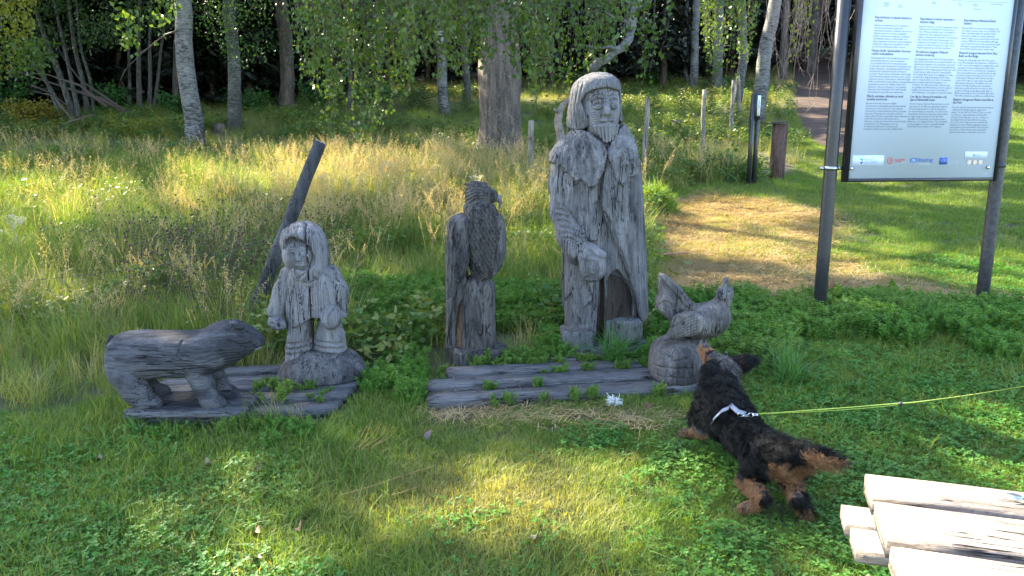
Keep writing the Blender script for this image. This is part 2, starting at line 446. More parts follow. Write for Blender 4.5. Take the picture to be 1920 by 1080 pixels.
def rbox(c, hs, rr=.01, rot=None):
    c = np.asarray(c, np.float32); hs = np.asarray(hs, np.float32)
    M = None if rot is None else np.array(Matrix.Rotation(rot[0], 3, 'X') @ Matrix.Rotation(rot[1], 3, 'Y') @ Matrix.Rotation(rot[2], 3, 'Z')).T.astype(np.float32)
    rm = hs if rot is None else np.full(3, float(np.linalg.norm(hs)))
    def f(X, Y, Z):
        x, y, z = X - c[0], Y - c[1], Z - c[2]
        if M is not None: x, y, z = (M[i][0] * x + M[i][1] * y + M[i][2] * z for i in range(3))
        qx, qy, qz = np.abs(x) - hs[0] + rr, np.abs(y) - hs[1] + rr, np.abs(z) - hs[2] + rr
        return np.sqrt(np.maximum(qx, 0) ** 2 + np.maximum(qy, 0) ** 2 + np.maximum(qz, 0) ** 2) + np.minimum(np.maximum(np.maximum(qx, qy), qz), 0) - rr
    return ((c - rm, c + rm), f)
def loft(zs, cx, cy, rx, ry, p=2.4, grow=0.):
    """upright body with a superelliptic cross-section given at heights zs (ascending)"""
    zs = np.asarray(zs, float); o = np.argsort(zs); zs = zs[o]
    arr = [np.broadcast_to(np.asarray(a, float), (len(o),))[o] for a in (cx, cy, rx, ry)]
    lo = np.array([(arr[0] - arr[2]).min(), (arr[1] - arr[3]).min(), zs[0]]) - grow; hi = np.array([(arr[0] + arr[2]).max(), (arr[1] + arr[3]).max(), zs[-1]]) + grow
    def f(X, Y, Z):
        z = Z.ravel(); a = [np.interp(z, zs, q).astype(np.float32)[None, None, :] for q in arr]
        k = (np.abs((X - a[0]) / a[2]) ** p + np.abs((Y - a[1]) / a[3]) ** p) ** (1 / p)
        d = (k - 1) * np.minimum(a[2], a[3]) - grow
        dz = np.maximum(zs[0] - grow - Z, Z - zs[-1] - grow)
        return np.maximum(d, dz + 0 * d)
    return ((lo, hi), f)
def smooth_z(pts, n=24):
    """monotone resample of [(z, cx, cy, rx, ry)] rows"""
    P = np.array(sorted(pts)); z = np.linspace(P[0, 0], P[-1, 0], n)
    out = [np.interp(z, P[:, 0], P[:, i]) for i in range(1, 5)]
    for q in out:
        for _ in range(2): q[1:-1] = (q[:-2] + 2 * q[1:-1] + q[2:]) / 4
    return (z, *out)
def poly(pts, y0=-9, y1=9):
    """(x,z) outline extruded in y: negative inside"""
    P = np.array(pts, float)
    def f(X, Y, Z):
        x = X[:, 0, 0][:, None] if X.ndim == 3 else X; z = Z[0, 0, :][None]
        d = np.full((x.shape[0], z.shape[1]), 1e9); s = np.ones_like(d)
        for i in range(len(P)):
            a = P[i]; b = P[i - 1]; e = b - a; wx = x - a[0]; wz = z - a[1]
            t = np.clip((wx * e[0] + wz * e[1]) / (e @ e + 1e-12), 0, 1)
            d = np.minimum(d, (wx - e[0] * t) ** 2 + (wz - e[1] * t) ** 2)
            c1 = z >= a[1]; c2 = z < b[1]; c3 = e[0] * wz > e[1] * wx
            s = np.where((c1 & c2 & c3) | (~c1 & ~c2 & ~c3), -s, s)
        d = (s * np.sqrt(d)).astype(np.float32)[:, None, :]
        return np.maximum(d, np.maximum(y0 - Y, Y - y1) + 0 * d)
    lo = np.array([P[:, 0].min(), y0, P[:, 1].min()]); hi = np.array([P[:, 0].max(), y1, P[:, 1].max()]); f.bb = (lo, hi)
    return ((lo, hi), f)
class Frame:
    """a statue's own frame; p(px,py,dy) reads a photo point lying dy behind the statue's middle plane"""
    def __init__(s, bx, by, Y, lift=0.):
        s.o = onY(bx, by, Y); s.o[2] = H(s.o[0], Y) + lift; s.Y = Y; s.s = FPX / ((onY(bx, by - 150, Y) - CC) @ CF)
    def p(s, px, py, dy=0.): return onY(px, py, s.Y + dy) - s.o
    def xz(s, pts, dy=0.): return [(s.p(a, b, dy)[0], s.p(a, b, dy)[2]) for a, b in pts]
    def r(s, q): return q / s.s
    def rows(s, rows, dy=0.):
        """rows of (py, x_left, x_right, cy, ry)"""
        out = []
        for (py, xl, xr, cy, ry) in rows:
            a = s.p(xl, py, dy); b = s.p(xr, py, dy); out.append((a[2], (a[0] + b[0]) / 2, cy, (b[0] - a[0]) / 2, ry))
        return smooth_z(out)
# ------------------------------------------------------------------ ground
gm, nt, pr, out = newmat('ground_soil')
pos = N(nt, 'ShaderNodeNewGeometry').outputs['Position']
n1 = noise(nt, pos, 1.3, 6, .7); n2 = noise(nt, pos, 38, 6, .75); n3 = noise(nt, pos, .5, 3, .5)
c = ramp(nt, n2, [(.3, (.018, .014, .008)), (.5, (.055, .045, .022)), (.7, (.12, .095, .05))])
c = mixc(nt, c, (.05, .075, .018), ramp(nt, n1, [(.42, (0, 0, 0)), (.6, (.75, .75, .75))]))
nt.links.new(c, pr.inputs['Base Color']); pr.inputs['Roughness'].default_value = .95; nt.links.new(bump(nt, n2, .8, .03), pr.inputs['Normal'])
def grid_mesh(name, xs, ys, dz=0):
    X, Y = np.meshgrid(xs, ys, indexing='ij'); Z = height(X, Y) + dz
    V = np.stack([X, Y, Z], -1).reshape(-1, 3); n, m = len(xs), len(ys)
    i = np.arange(n - 1)[:, None] * m; j = np.arange(m - 1)[None]
    return mesh_np(name, V, np.stack([i + j, i + m + j, i + m + j + 1, i + j + 1], -1).reshape(-1, 4), True)
def graded(a, b, near, n):
    t = np.linspace(-1, 1, n); return np.sign(t) * (np.abs(t) * near + (np.abs(t) ** 5) * (b - near))
ground = obj('ground', grid_mesh('ground', graded(0, 400, 14, 181), np.concatenate([np.linspace(-60, 0, 12), np.linspace(.3, 16, 90), np.linspace(16.5, 40, 48), np.linspace(42, 400, 40)])), gm)
tag(ground, 'sloping forest-edge ground under the grass', kind='structure'); 
if 'label' in ground: pass
# path: bare trodden earth climbing into the wood on the right
pm, nt, pr, out = newmat('path_earth')
pos = N(nt, 'ShaderNodeNewGeometry').outputs['Position']
n1 = noise(nt, mapped(nt, pos, (.6, 2.2, 1)), 2.2, 5, .7); n2 = noise(nt, pos, 45, 5, .7)
c = ramp(nt, n1, [(.35, (.025, .012, .007)), (.55, (.062, .032, .018)), (.7, (.12, .07, .042))]); c = mixc(nt, c, (.05, .03, .02), math_(nt, 'MULTIPLY', n2, .5))
nt.links.new(c, pr.inputs['Base Color']); pr.inputs['Roughness'].default_value = .95; nt.links.new(bump(nt, math_(nt, 'ADD', n2, math_(nt, 'MULTIPLY', n1, 2)), .7, .03), pr.inputs['Normal'])
PATH = [(at(1600, 292), .9), (at(1575, 262), 1.15), (at(1556, 236), 1.3), (at(1540, 212), 1.35), (at(1530, 190), 1.4), (at(1535, 172), 1.4)]
pc = np.array([[q[0][0], q[0][1], q[1]] for q in PATH]); pc[:, 0] += np.array([.3, .25, .25, .3, .3, .3])
dlast = np.array([.35, 1, 0]); pc = np.vstack([pc[0] + np.array([1.2, -1.6, -.2]), pc, pc[-1] + dlast * 4 + (0, 0, .2), pc[-1] + dlast * 12 + (0, 0, .5)])
tt = np.linspace(0, len(pc) - 1, 90); PX = np.interp(tt, range(len(pc)), pc[:, 0]); PY = np.interp(tt, range(len(pc)), pc[:, 1]); PW = np.interp(tt, range(len(pc)), pc[:, 2])
Vp = []
for k in range(90):
    for s in np.linspace(-1, 1, 13):
        w = PW[k] * .8 * (1 + .18 * float(vnoise(np.array(k * .35), np.array(s > 0) * 9., seed=9)))
        x = PX[k] + s * w; y = PY[k]; Vp.append((x, y, H(x, y) + .012 + .02 * (1 - s * s) + .02 * float(vnoise(np.array(x * 2.5), np.array(y * 2.5), seed=12)) * (1 - s * s)))
i = np.arange(89)[:, None] * 13; j = np.arange(12)[None]
path = obj('path', mesh_np('path', np.array(Vp), np.stack([i + j, i + j + 1, i + 14 + j, i + 13 + j], -1).reshape(-1, 4), True), pm); tag(path, 'brown trodden earth path climbing into the wood', kind='structure')
def on_path(x, y): 
    w = np.interp(y, PY, PW) * .8; cx = np.interp(y, PY, PX); return (np.abs(x - cx) < w * .95) & (y > PY[0])
# ------------------------------------------------------------------ carved wooden figures
W_MAN = carved('carved_wood_pale', ring=26, seed=1.0, blotch=.5, light=(0.136, 0.131, 0.133), stain=.5)
W_MAN2 = carved('carved_wood_pale_fine', ring=34, seed=2.2, blotch=.3, light=(0.144, 0.138, 0.140), streak=.7, stain=.30)
W_FACE = carved('carved_face_wood', ring=38, seed=17.2, blotch=-.4, light=(0.146, 0.140, 0.144), streak=.5, stain=.08)
W_HOLLOW = carved('dark_brown_wood', ring=30, seed=3.0, blotch=.5, light=(0.051, 0.039, 0.031), dark=(.012, .010, .009))
W_CHILD = carved('carved_wood_child', ring=30, seed=4.0, blotch=-.1, light=(0.157, 0.148, 0.150), streak=.6, stain=.15)
W_CHILDB = carved('carved_wood_child_base', ring=24, seed=5.0, blotch=.9, light=(0.128, 0.120, 0.119), stain=.6)
W_EAGLE = carved('carved_wood_eagle', ring=26, seed=6.0, blotch=.9, light=(0.103, 0.093, 0.088), dark=(.02, .018, .018))
W_EAGLEB = carved('carved_wood_breast', ring=26, seed=6.5, blotch=.8, light=(0.085, 0.078, 0.074), dark=(.012, .011, .011))
W_EAGLEW = carved('carved_wood_wing', ring=20, seed=7.0, blotch=.7, light=(0.123, 0.112, 0.106), tint=(.20, .13, .075))
W_BEAR = carved('carved_wood_bear', axis='X', ring=20, seed=8.0, blotch=.95, light=(0.104, 0.101, 0.108), dark=(.022, .022, .026), stain=.55)
W_BEARD = carved('carved_wood_bear_head', axis='X', ring=20, seed=8.0, blotch=1.15, light=(0.104, 0.101, 0.108), dark=(.022, .022, .026), stain=.55)
W_HEN = carved('carved_wood_hen', ring=22, seed=10.0, blotch=.7, light=(0.151, 0.134, 0.123), axis='Z', stain=.5)
W_HENB = carved('carved_wood_hen_base', ring=24, seed=11.0, blotch=.8, light=(0.128, 0.115, 0.110), stain=.6)

def statue_man():
    F = Frame(1127, 655, 4.62); p, r, xz = F.p, F.r, F.xz
    t = thing('carved_man_statue', 'tall weathered wooden statue of a bearded man in fur collared coat and cap', 'statue', tuple(F.o))
    h = .0058
    lo, hi = p(1010, 672, -.3), p(1235, 235, .3); lo = (lo[0], -.34, -.05); hi = (hi[0], .26, 1.42)
    body_rows = F.rows([(668, 1052, 1208, 0, .17), (600, 1050, 1206, 0, .18), (540, 1048, 1204, 0, .18), (470, 1050, 1202, 0, .175), (400, 1046, 1196, 0, .17), (330, 1046, 1192, 0, .165),
                        (285, 1050, 1188, 0, .15), (262, 1066, 1178, 0, .12), (246, 1092, 1160, 0, .08)])
    # --- tunic and trousers (inner body), with the dark hollow between the legs
    v = Vol(lo, hi, h); v.add(loft(*body_rows, grow=-.020))
    [v.sub(cap(p(1128, 516, q_), p(1127, 655, q_ - .01), .022, .036), .01) for q_ in (-.17, -.13, -.09)]
    v.sub(cap(p(1128, 520, -.1), p(1127, 660, -.12), .022, .03), .02)
    v.sub(poly(xz([(1140, 520), (1158, 506), (1176, 528), (1192, 562), (1198, 600), (1138, 602)], -.17), -.4, -.10), .015)
    v.sub(poly(xz([(1096, 580), (1112, 566), (1110, 612), (1088, 612)], -.17), -.4, -.135), .02)
    v.groove([p(1127, 470, -.18), p(1124, 500, -.19), p(1128, 520, -.18)], .006)
    v.groove([p(1060, 575, -.15), p(1078, 545, -.175)], .005)
    v.groove([p(1098, 520, -.19), p(1113, 562, -.185), p(1116, 600, -.185)], .005)
    v.groove([p(1140, 300, -.16), p(1138, 380, -.18), p(1141, 450, -.18), p(1133, 470, -.18)], .004)
    v.checks(14, 3); v.build('tunic', W_MAN, t, noise_=.0035, nf=26)
    # --- darker brown piece set in the hollow
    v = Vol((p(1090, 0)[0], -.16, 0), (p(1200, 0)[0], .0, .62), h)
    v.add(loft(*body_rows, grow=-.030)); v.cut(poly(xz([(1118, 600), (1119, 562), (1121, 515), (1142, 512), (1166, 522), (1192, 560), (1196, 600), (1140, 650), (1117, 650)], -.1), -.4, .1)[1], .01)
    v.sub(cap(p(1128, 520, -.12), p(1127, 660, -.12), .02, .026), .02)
    v.build('dark_hollow', W_HOLLOW, t, noise_=.002)
    # --- coat panels
    pan_l = xz([(1137, 285), (1121, 345), (1122, 400), (1126, 430), (1118, 450), (1104, 452), (1092, 436), (1078, 410), (1052, 380), (1030, 420), (1030, 300), (1060, 250), (1110, 245)], -.15)
    v = Vol(lo, hi, h); v.add(loft(*body_rows, grow=.018)); v.cut(poly(pan_l, -.5, .0)[1], .02)
    for a in ([(1112, 340), (1098, 385), (1096, 430)], [(1085, 345), (1078, 380), (1082, 420)], [(1118, 380), (1113, 420)]): v.groove([p(x, y, -.185) for x, y in a], .005, .01)
    v.sub(ell(p(1092, 392, -.2), (r(7), .03, r(32))), .02)
    v.build('coat_front', W_MAN, t, noise_=.003, nf=26, seed=3)
    pan_r = xz([(1137, 290), (1128, 350), (1127, 385), (1136, 415), (1150, 445), (1162, 478), (1178, 515), (1190, 550), (1204, 612), (1222, 600), (1222, 250), (1160, 245)], -.16)
    v = Vol(lo, hi, h); v.add(loft(*body_rows, grow=.024)); v.cut(poly(pan_r, -.5, .02)[1], .02)
    for a in ([(1134, 400), (1148, 425), (1158, 462), (1174, 500), (1186, 535)], [(1152, 350), (1150, 400), (1162, 440)], [(1168, 350), (1170, 420), (1182, 480), (1190, 540)], [(1183, 345), (1186, 400)], [(1160, 380), (1166, 440)]):
        v.groove([p(x, y, -.19) for x, y in a], .0045, .01)
    v.checks(16, 5, .0018, .1, .4); v.build('coat_front', W_MAN, t, noise_=.003, nf=26, seed=4)
    v = Vol(lo, hi, h); v.add(loft(*body_rows, grow=-.012)); v.cut(lambda X, Y, Z: (-.01 - Y) + 0 * X + 0 * Z, .0); v.cut(lambda X, Y, Z: (.25 - Z) + 0 * X, .01)
    v.build('coat_back', W_MAN, t, noise_=.003)
    # --- fur collar lobes
    for i, (pg, gr) in enumerate(((xz([(1034, 272), (1048, 252), (1076, 239), (1100, 246), (1122, 262), (1137, 284), (1130, 318), (1121, 336), (1114, 348), (1102, 349), (1093, 340), (1086, 336), (1078, 338), (1072, 330), (1060, 321), (1046, 310), (1030, 304)], -.13), .052),
                                  (xz([(1137, 288), (1146, 268), (1160, 246), (1174, 232), (1192, 250), (1200, 300), (1197, 322), (1188, 331), (1178, 332), (1170, 342), (1160, 345), (1150, 330), (1144, 312)], -.13), .046))):
        v = Vol(lo, hi, h * .85); v.add(loft(*body_rows, grow=gr))
        v.cut(poly(pg, -.5, .2)[1], .014)
        for _ in range(120 if i == 0 else 80):
            x = random.uniform(1036, 1135) if i == 0 else random.uniform(1140, 1196); y = random.uniform(250, 340)
            yy = -.16 - gr * .9; L = random.uniform(6, 14); dx = (1085 - x) * .05 + random.uniform(-2, 2)
            a = p(x, y, yy); b = p(x + dx, y + L, yy)
            # push onto the surface
        if i == 0:
            for a in ([(1072, 262), (1066, 300), (1071, 326)], [(1083, 262), (1086, 300), (1088, 334)], [(1095, 300), (1096, 330)]): v.groove([p(x, y, -.185) for x, y in a], .008, .012)
        else:
            for k in range(4): v.groove([p(1160 + 8 * k, 312, -.18), p(1158 + 9 * k, 336, -.18)], .006, .01)
        rg_ = random.Random(i + 3)
        for _ in range(90 if i == 0 else 60):
            x = rg_.uniform(1038, 1134) if i == 0 else rg_.uniform(1142, 1196); y = rg_.uniform(250, 338); L_ = rg_.uniform(7, 16); dx = (x - (1085 if i == 0 else 1168)) * .06 + rg_.uniform(-3, 3)
            v.groove([p(x, y, -.18), p(x + dx, y + L_, -.18)], rg_.uniform(.0018, .0034), .003)
        v.build('fur_collar', W_MAN2, t, noise_=.006, nf=60, seed=8 + i)
    # --- sleeves and hands
    v = Vol((p(1022, 0)[0], -.34, p(0, 505)[2]), (p(1112, 0)[0], .14, p(0, 285)[2]), h)
    ch = [((1060, 296), -.03, 25), ((1055, 345), -.03, 25), ((1058, 395), -.05, 25), ((1070, 440), -.11, 25), ((1086, 472), -.17, 21)]
    for (a, b) in zip(ch[:-1], ch[1:]): v.add(cap(p(*a[0], a[1]), p(*b[0], b[1]), r(a[2]), r(b[2])), .03)
    v.add(cap(p(1074, 446, -.13), p(1082, 474, -.17), r(25), r(22)), .02)
    for k in range(6):
        y = 392 + 11 * k; x = 1044 + 3.4 * k; v.groove([p(x - 4, y, -.11 - .012 * k), p(x + 10, y + 2, -.145 - .014 * k), p(x + 20, y + 6, -.15 - .016 * k)], .0045, .006)
    v.sub(ell(p(1100, 496, -.23), (r(24), .05, r(22))), .01)
    v.build('sleeve', W_MAN, t, noise_=.003, seed=5)
    v = Vol((p(1072, 0)[0], -.36, p(0, 540)[2]), (p(1145, 0)[0], -.05, p(0, 440)[2]), .0042)
    v.add(ell(p(1104, 478, -.215), (r(23), .055, r(22)))); v.add(ell(p(1112, 500, -.235), (r(24), .06, r(28))), .03); v.add(cap(p(1098, 462, -.22), p(1130, 478, -.24), r(9), r(7)), .012)
    for k in range(5): v.groove([p(1094 + 6 * k, 488 + k, -.30), p(1097 + 6.5 * k, 505, -.305), p(1101 + 5 * k, 524, -.29)], .0042, .006)
    v.groove([p(1104, 470, -.29), p(1118, 482, -.305), p(1134, 488, -.29)], .004, .006)
    v.build('hand', W_MAN2, t, noise_=.0015)
    v = Vol((p(1160, 0)[0], -.14, p(0, 620)[2]), (p(1232, 0)[0], .16, p(0, 270)[2]), h)
    ch = [((1172, 290), 0, 23), ((1180, 340), 0, 21), ((1184, 400), 0, 20), ((1189, 460), 0, 20), ((1193, 530), 0, 18), ((1200, 592), 0, 11)]
    for (a, b) in zip(ch[:-1], ch[1:]): v.add(cap(p(*a[0], a[1]), p(*b[0], b[1]), r(a[2]), r(b[2])), .03)
    for k in range(5): y = 366 + 9 * k; v.groove([p(1172, y + 4, -.08), p(1184, y, -.078), p(1199, y + 6, -.06)], .005, .008)
    v.build('sleeve', W_MAN, t, noise_=.0035, seed=6)
    # --- boots and the log base
    for k, (bx0, bx1, y0, y1, yy) in enumerate(((1052, 1114, 618, 664, -.15), (1146, 1203, 596, 640, -.15))):
        a, b = p(bx0, y1, yy), p(bx1, y0, yy)
        v = Vol((a[0] - .03, -.32, a[2] - .04), (b[0] + .03, .02, b[2] + .04), .0048)
        v.add(rbox(((a[0] + b[0]) / 2, -.11, (a[2] + b[2]) / 2), ((b[0] - a[0]) / 2, .115, (b[2] - a[2]) / 2), .028))
        if k: v.cut(lambda X, Y, Z: ((X - b[0]) * .35 - (Y + .20)) * .9 + 0 * Z, .01)
        v.build('boot', W_MAN, t, noise_=.004, nf=18, seed=20 + k)
    v = Vol((p(1030, 0)[0], -.36, -.12), (p(1225, 0)[0], .26, .1), h)
    a = p(1128, 650); v.add(loft([-.1, .055], a[0], -.03, .268, .25, p=2.1)); v.sub(ell((a[0] + .02, -.28, .07), (.09, .07, .03)), .03)
    v.checks(8, 12, .0014, .03, .1); v.build('base', W_MAN, t, noise_=.005, nf=14)
    # --- head
    hr = F.rows([(262, 1112, 1150, -.03, .05), (250, 1104, 1156, -.035, .085), (236, 1098, 1161, -.035, .10), (215, 1090, 1166, -.03, .112), (195, 1086, 1168, -.02, .118), (175, 1084, 1168, -.01, .122), (155, 1090, 1162, 0, .115), (142, 1104, 1150, 0, .08)], -.1)
    g = .0031
    v = Vol((p(1070, 0)[0], -.22, p(0, 272)[2]), (p(1180, 0)[0], .02, p(0, 140)[2]), g); v.add(loft(*hr, p=2.15))
    S = lambda x, y, d: p(x, y, d)
    FY = -.142
    v.sub(ell(S(1121, 197, FY - .002), (r(13), .016, r(7.5))), .012); v.sub(ell(S(1152, 195, FY - .002), (r(10), .016, r(7))), .012)
    v.add(ell(S(1122, 201, FY + .009), (r(9.5), .014, r(5.2))), .003); v.add(ell(S(1151, 200, FY + .009), (r(7.5), .013, r(4.8))), .003)
    for cx, w in ((1122, 10), (1151, 8)):
        v.groove([S(cx - w, 200, FY - .002), S(cx - w * .4, 194.5, FY - .007), S(cx + w * .5, 194.5, FY - .007), S(cx + w, 200, FY - .004), S(cx + w * .4, 206, FY - .005), S(cx - w * .4, 207, FY - .004)], .0021, .002)
        v.groove([S(cx - w * 1.1, 191, FY - .004), S(cx, 186, FY - .012), S(cx + w * 1.1, 187, FY - .01)], .0045, .006)
        v.groove([S(cx - w * 1.1, 180, FY + .002), S(cx, 176, FY - .002), S(cx + w * 1.3, 180, FY - .002)], .0022, .003)
    v.groove([S(1120, 201, FY), S(1124, 201, FY)], .0014, .001)
    v.add(cap(S(1137, 188, FY), S(1139, 211, FY - .028), r(4), r(7)), .014); v.add(ell(S(1139, 213, FY - .024), (r(9), .016, r(4.5))), .006)
    v.sub(ell(S(1139, 219.5, FY - .022), (r(8), .014, r(2.2))), .004)
    v.groove([S(1127, 222, FY - .006), S(1130, 212, FY - .01)], .002, .003)
    v.add(ell(S(1139, 226, FY - .004), (r(13), .012, r(4))), .008); v.add(ell(S(1140, 234, FY - .003), (r(11), .011, r(3))), .006)
    v.groove([S(1127, 230, FY - .006), S(1139, 229, FY - .016), S(1152, 228.5, FY - .006)], .0028, .002)
    v.groove([S(1140, 220, FY - .02), S(1140, 228, FY - .02)], .0018, .002)
    for k in range(6): v.groove([S(1106 + 1.5 * k, 214 + 4 * k, FY + .02), S(1118 + k, 211 + 4.2 * k, FY + .002)], .0019, .003)
    for k in range(3): v.groove([S(1098 + 2 * k, 200 + 6 * k, FY + .035), S(1101 + 2 * k, 208 + 6 * k, FY + .035)], .0018, .003)
    v.build('head', W_FACE, t, noise_=.0012, nf=50)
    v = Vol((p(1100, 0)[0], -.22, p(0, 275)[2]), (p(1172, 0)[0], .0, p(0, 222)[2]), g)
    for k in range(7):
        x = 1117 + 6.6 * k; l = (255, 262, 268, 270, 268, 266, 258)[k]; d = (.02, .004, -.006, -.012, -.008, .0, .014)[k]
        v.add(cap(S(x, 234 + abs(k - 3), FY + d), S(1128 + (x - 1128) * .8 + 3, l - 4, FY + d - .004), r(4.4), r(2.2)), .005)
    v.add(ell(S(1138, 244, FY + .02), (r(19), .03, r(11))), .008)
    for k in range(6): v.groove([S(1120.5 + 6.4 * k, 240, FY - .02), S(1124 + 5.4 * k, 262, FY - .02)], .0022, .003)
    v.build('beard', W_FACE, t, noise_=.001)
    # --- cap with long side flaps
    cr = F.rows([(246, 1064, 1172, .01, .12), (225, 1064, 1171, .01, .135), (195, 1068, 1169, 0, .148), (170, 1071, 1168, -.005, .152), (152, 1078, 1166, -.005, .145), (141, 1092, 1158, 0, .115), (134, 1112, 1142, 0, .05)], -.08)
    v = Vol((p(1050, 0)[0], -.22, p(0, 255)[2]), (p(1185, 0)[0], .18, p(0, 128)[2]), .004); v.add(loft(*cr, p=2.2))
    pg = xz([(1050, 120), (1180, 120), (1180, 226), (1170, 230), (1163, 224), (1162, 200), (1163, 170), (1140, 164), (1116, 167), (1098, 176), (1090, 190), (1096, 205), (1103, 222), (1103, 236), (1095, 243), (1078, 243), (1060, 236), (1056, 200)], -.14)
    f1 = poly(pg, -.5, .5)[1]
    def keep(X, Y, Z):
        d = f1(X, Y, Z); return np.where(Y < .03, d, np.minimum(d, .03 - Y + 0 * d) )
    v.cut(keep, .012)
    v.sub(loft(*hr, p=2.15, grow=-.002), .004)
    v.groove([p(1096, 205, -.13), p(1101, 222, -.12), p(1097, 238, -.11)], .003, .004)
    for k in range(4): v.groove([p(1072 + 7 * k, 150 + k, -.12), p(1066 + 6 * k, 200, -.12), p(1068 + 7 * k, 236, -.11)], .002, .004)
    v.build('fur_cap', W_MAN, t, noise_=.002, nf=40)
    return t

def statue_child():
    F = Frame(597, 722, 4.02, .056); p, r, xz = F.p, F.r, F.xz
    t = thing('carved_child_statue', 'small wooden statue of a child in a hooded buttoned coat with split face', 'statue', tuple(F.o))
    h = .0048; FY = -.12
    R = F.rows([(612, 538, 628, 0, .115), (580, 533, 638, 0, .12), (540, 534, 634, 0, .12), (512, 538, 620, 0, .115), (490, 550, 605, 0, .09)], -.05)
    v = Vol((p(525, 0)[0], -.18, p(0, 628)[2]), (p(655, 0)[0], .18, p(0, 482)[2]), h)
    v.add(loft(*R, p=2.6)); v.cut(poly(xz([(520, 480), (660, 480), (655, 598), (622, 600), (586, 596), (544, 620), (530, 612)], -.11), -.5, .5)[1], .01)
    v.slot([p(577, 500, -.125), p(579, 540, -.125), p(582, 602, -.125)], .0050, .035)
    v.groove([p(544, 540, -.12), p(541, 600, -.12)], .003, .004)
    v.checks(8, 6, .0012); v.build('coat', W_CHILD, t, noise_=.0022, nf=45)
    for k, (x, y) in enumerate(((562, 553), (563, 568), (564, 583))):
        b = Vol(p(x - 8, y + 8, -.13) - (0, .03, 0), p(x + 8, y - 8, -.1) + (0, .03, 0), .0022)
        c = p(x, y, -.121); b.add(ell(c, (r(5.5), .010, r(6)))); b.sub(ell(c - (0, .009, 0), (r(3.4), .006, r(3.8))), .002); b.build('button', W_CHILD, t)
    # hood: one shell draping to the shoulders
    Hd = F.rows([(536, 560, 606, -.03, .09), (520, 545, 612, -.02, .12), (500, 537, 612, -.01, .135), (480, 526, 612, 0, .145), (455, 520, 606, 0, .15), (436, 523, 597, 0, .14), (424, 534, 586, 0, .105), (418, 550, 572, 0, .05)], -.07)
    v = Vol((p(505, 0)[0], -.22, p(0, 545)[2]), (p(630, 0)[0], .18, p(0, 410)[2]), .0036)
    v.add(loft(*Hd, p=2.15))
    op = xz([(532, 455), (541, 446), (552, 446), (566, 452), (580, 466), (587, 484), (587, 498), (580, 505), (568, 508), (556, 505), (543, 494), (534, 478)], -.14)
    v.sub(poly(op, -.5, -.095), .016)
    v.sub(ell(p(560, 478, -.10), (r(26), .05, r(27))), .01)
    crack = [p(568, 416, -.04), p(569, 424, -.10), p(570, 440, -.145), p(572, 470, -.155), p(576, 505, -.15), p(578, 525, -.13)]
    v.slot(crack, .0062, .05)
    v.groove([p(534, 503, -.11), p(545, 520, -.13), p(556, 530, -.135), p(578, 532, -.13), p(598, 524, -.1)], .003, .004)
    v.groove([p(576, 510, -.145), p(562, 520, -.14), p(558, 531, -.13)], .0035, .003)
    v.groove([p(556, 424, -.12), p(556, 446, -.15)], .0022, .002)
    v.checks(8, 7, .0012); v.build('hood', W_CHILD, t, noise_=.003, nf=50, seed=3)
    # face
    v = Vol((p(525, 0)[0], -.2, p(0, 515)[2]), (p(595, 0)[0], .02, p(0, 440)[2]), .0026)
    v.add(ell(p(560, 478, -.06), (r(30), .078, r(33)))); Z = -.134
    v.add(cap(p(559, 474, Z), p(560, 487, Z - .012), r(2.5), r(4.5)), .01)
    for cx in (546, 573):
        v.sub(ell(p(cx, 477, Z), (r(8), .008, r(4.5))), .006); v.add(ell(p(cx, 479, Z + .006), (r(6), .008, r(3))), .002)
        v.groove([p(cx - 6, 479, Z), p(cx, 475, Z - .004), p(cx + 6, 479, Z)], .0018, .002); v.groove([p(cx - 7, 471, Z), p(cx + 6, 469, Z - .002)], .0022, .003)
    v.add(ell(p(562, 496, Z + .002), (r(9), .008, r(4))), .004); v.groove([p(553, 494, Z - .002), p(562, 496.5, Z - .008), p(571, 493, Z - .002)], .0022, .002)
    v.groove([p(540, 463, Z + .02), p(560, 459, Z + .005), p(578, 464, Z + .012)], .002, .003)
    v.slot([p(571, 446, Z), p(573, 480, Z), p(577, 512, Z)], .0052, .03)
    v.build('face', W_FACE, t, noise_=.001)
    # sleeves, mittens
    for k, (ch, mt) in enumerate(((([(542, 512), .0, 15], [(530, 545), -.02, 17], [(519, 585), -.03, 17]), ((520, 603), -.045, 17, 15)),
                                  (([(618, 515), .0, 20], [(632, 545), -.01, 20], [(634, 588), -.02, 19]), ((621, 594), -.10, 20, 24)))):
        xs = [c[0][0] for c in ch]; a = p(min(xs) - 30, 610); b = p(max(xs) + 30, 485)
        v = Vol((a[0], -.14, a[2]), (b[0], .11, b[2]), h)
        for c, d in zip(ch[:-1], ch[1:]): v.add(cap(p(*c[0], c[1]), p(*d[0], d[1]), r(c[2]), r(d[2])), .02)
        yy = 590 if k == 0 else 592; v.cut((lambda zz: lambda X, Y, Z: (zz - Z) + 0 * X + 0 * Y)(p(0, yy)[2]), .004)
        if k: v.groove([p(605, 520, -.04), p(608, 560, -.07), p(616, 572, -.09), p(632, 570, -.09), p(650, 588, -.03)], .003, .004)
        v.build('sleeve', W_CHILD, t, noise_=.003, nf=40, seed=k + 30)
        (mx, my), md, rx, rz = mt
        v = Vol(p(mx - 30, my + 34, md) - (0, .1, 0), p(mx + 30, my - 34, md) + (0, .1, 0), .0036)
        v.add(ell(p(mx, my, md), (r(rx), .05, r(rz)))); v.add(ell(p(mx + (-3 if k else 5), my + 6, md - .03), (r(rx * .7), .03, r(rz * .7))), .02)
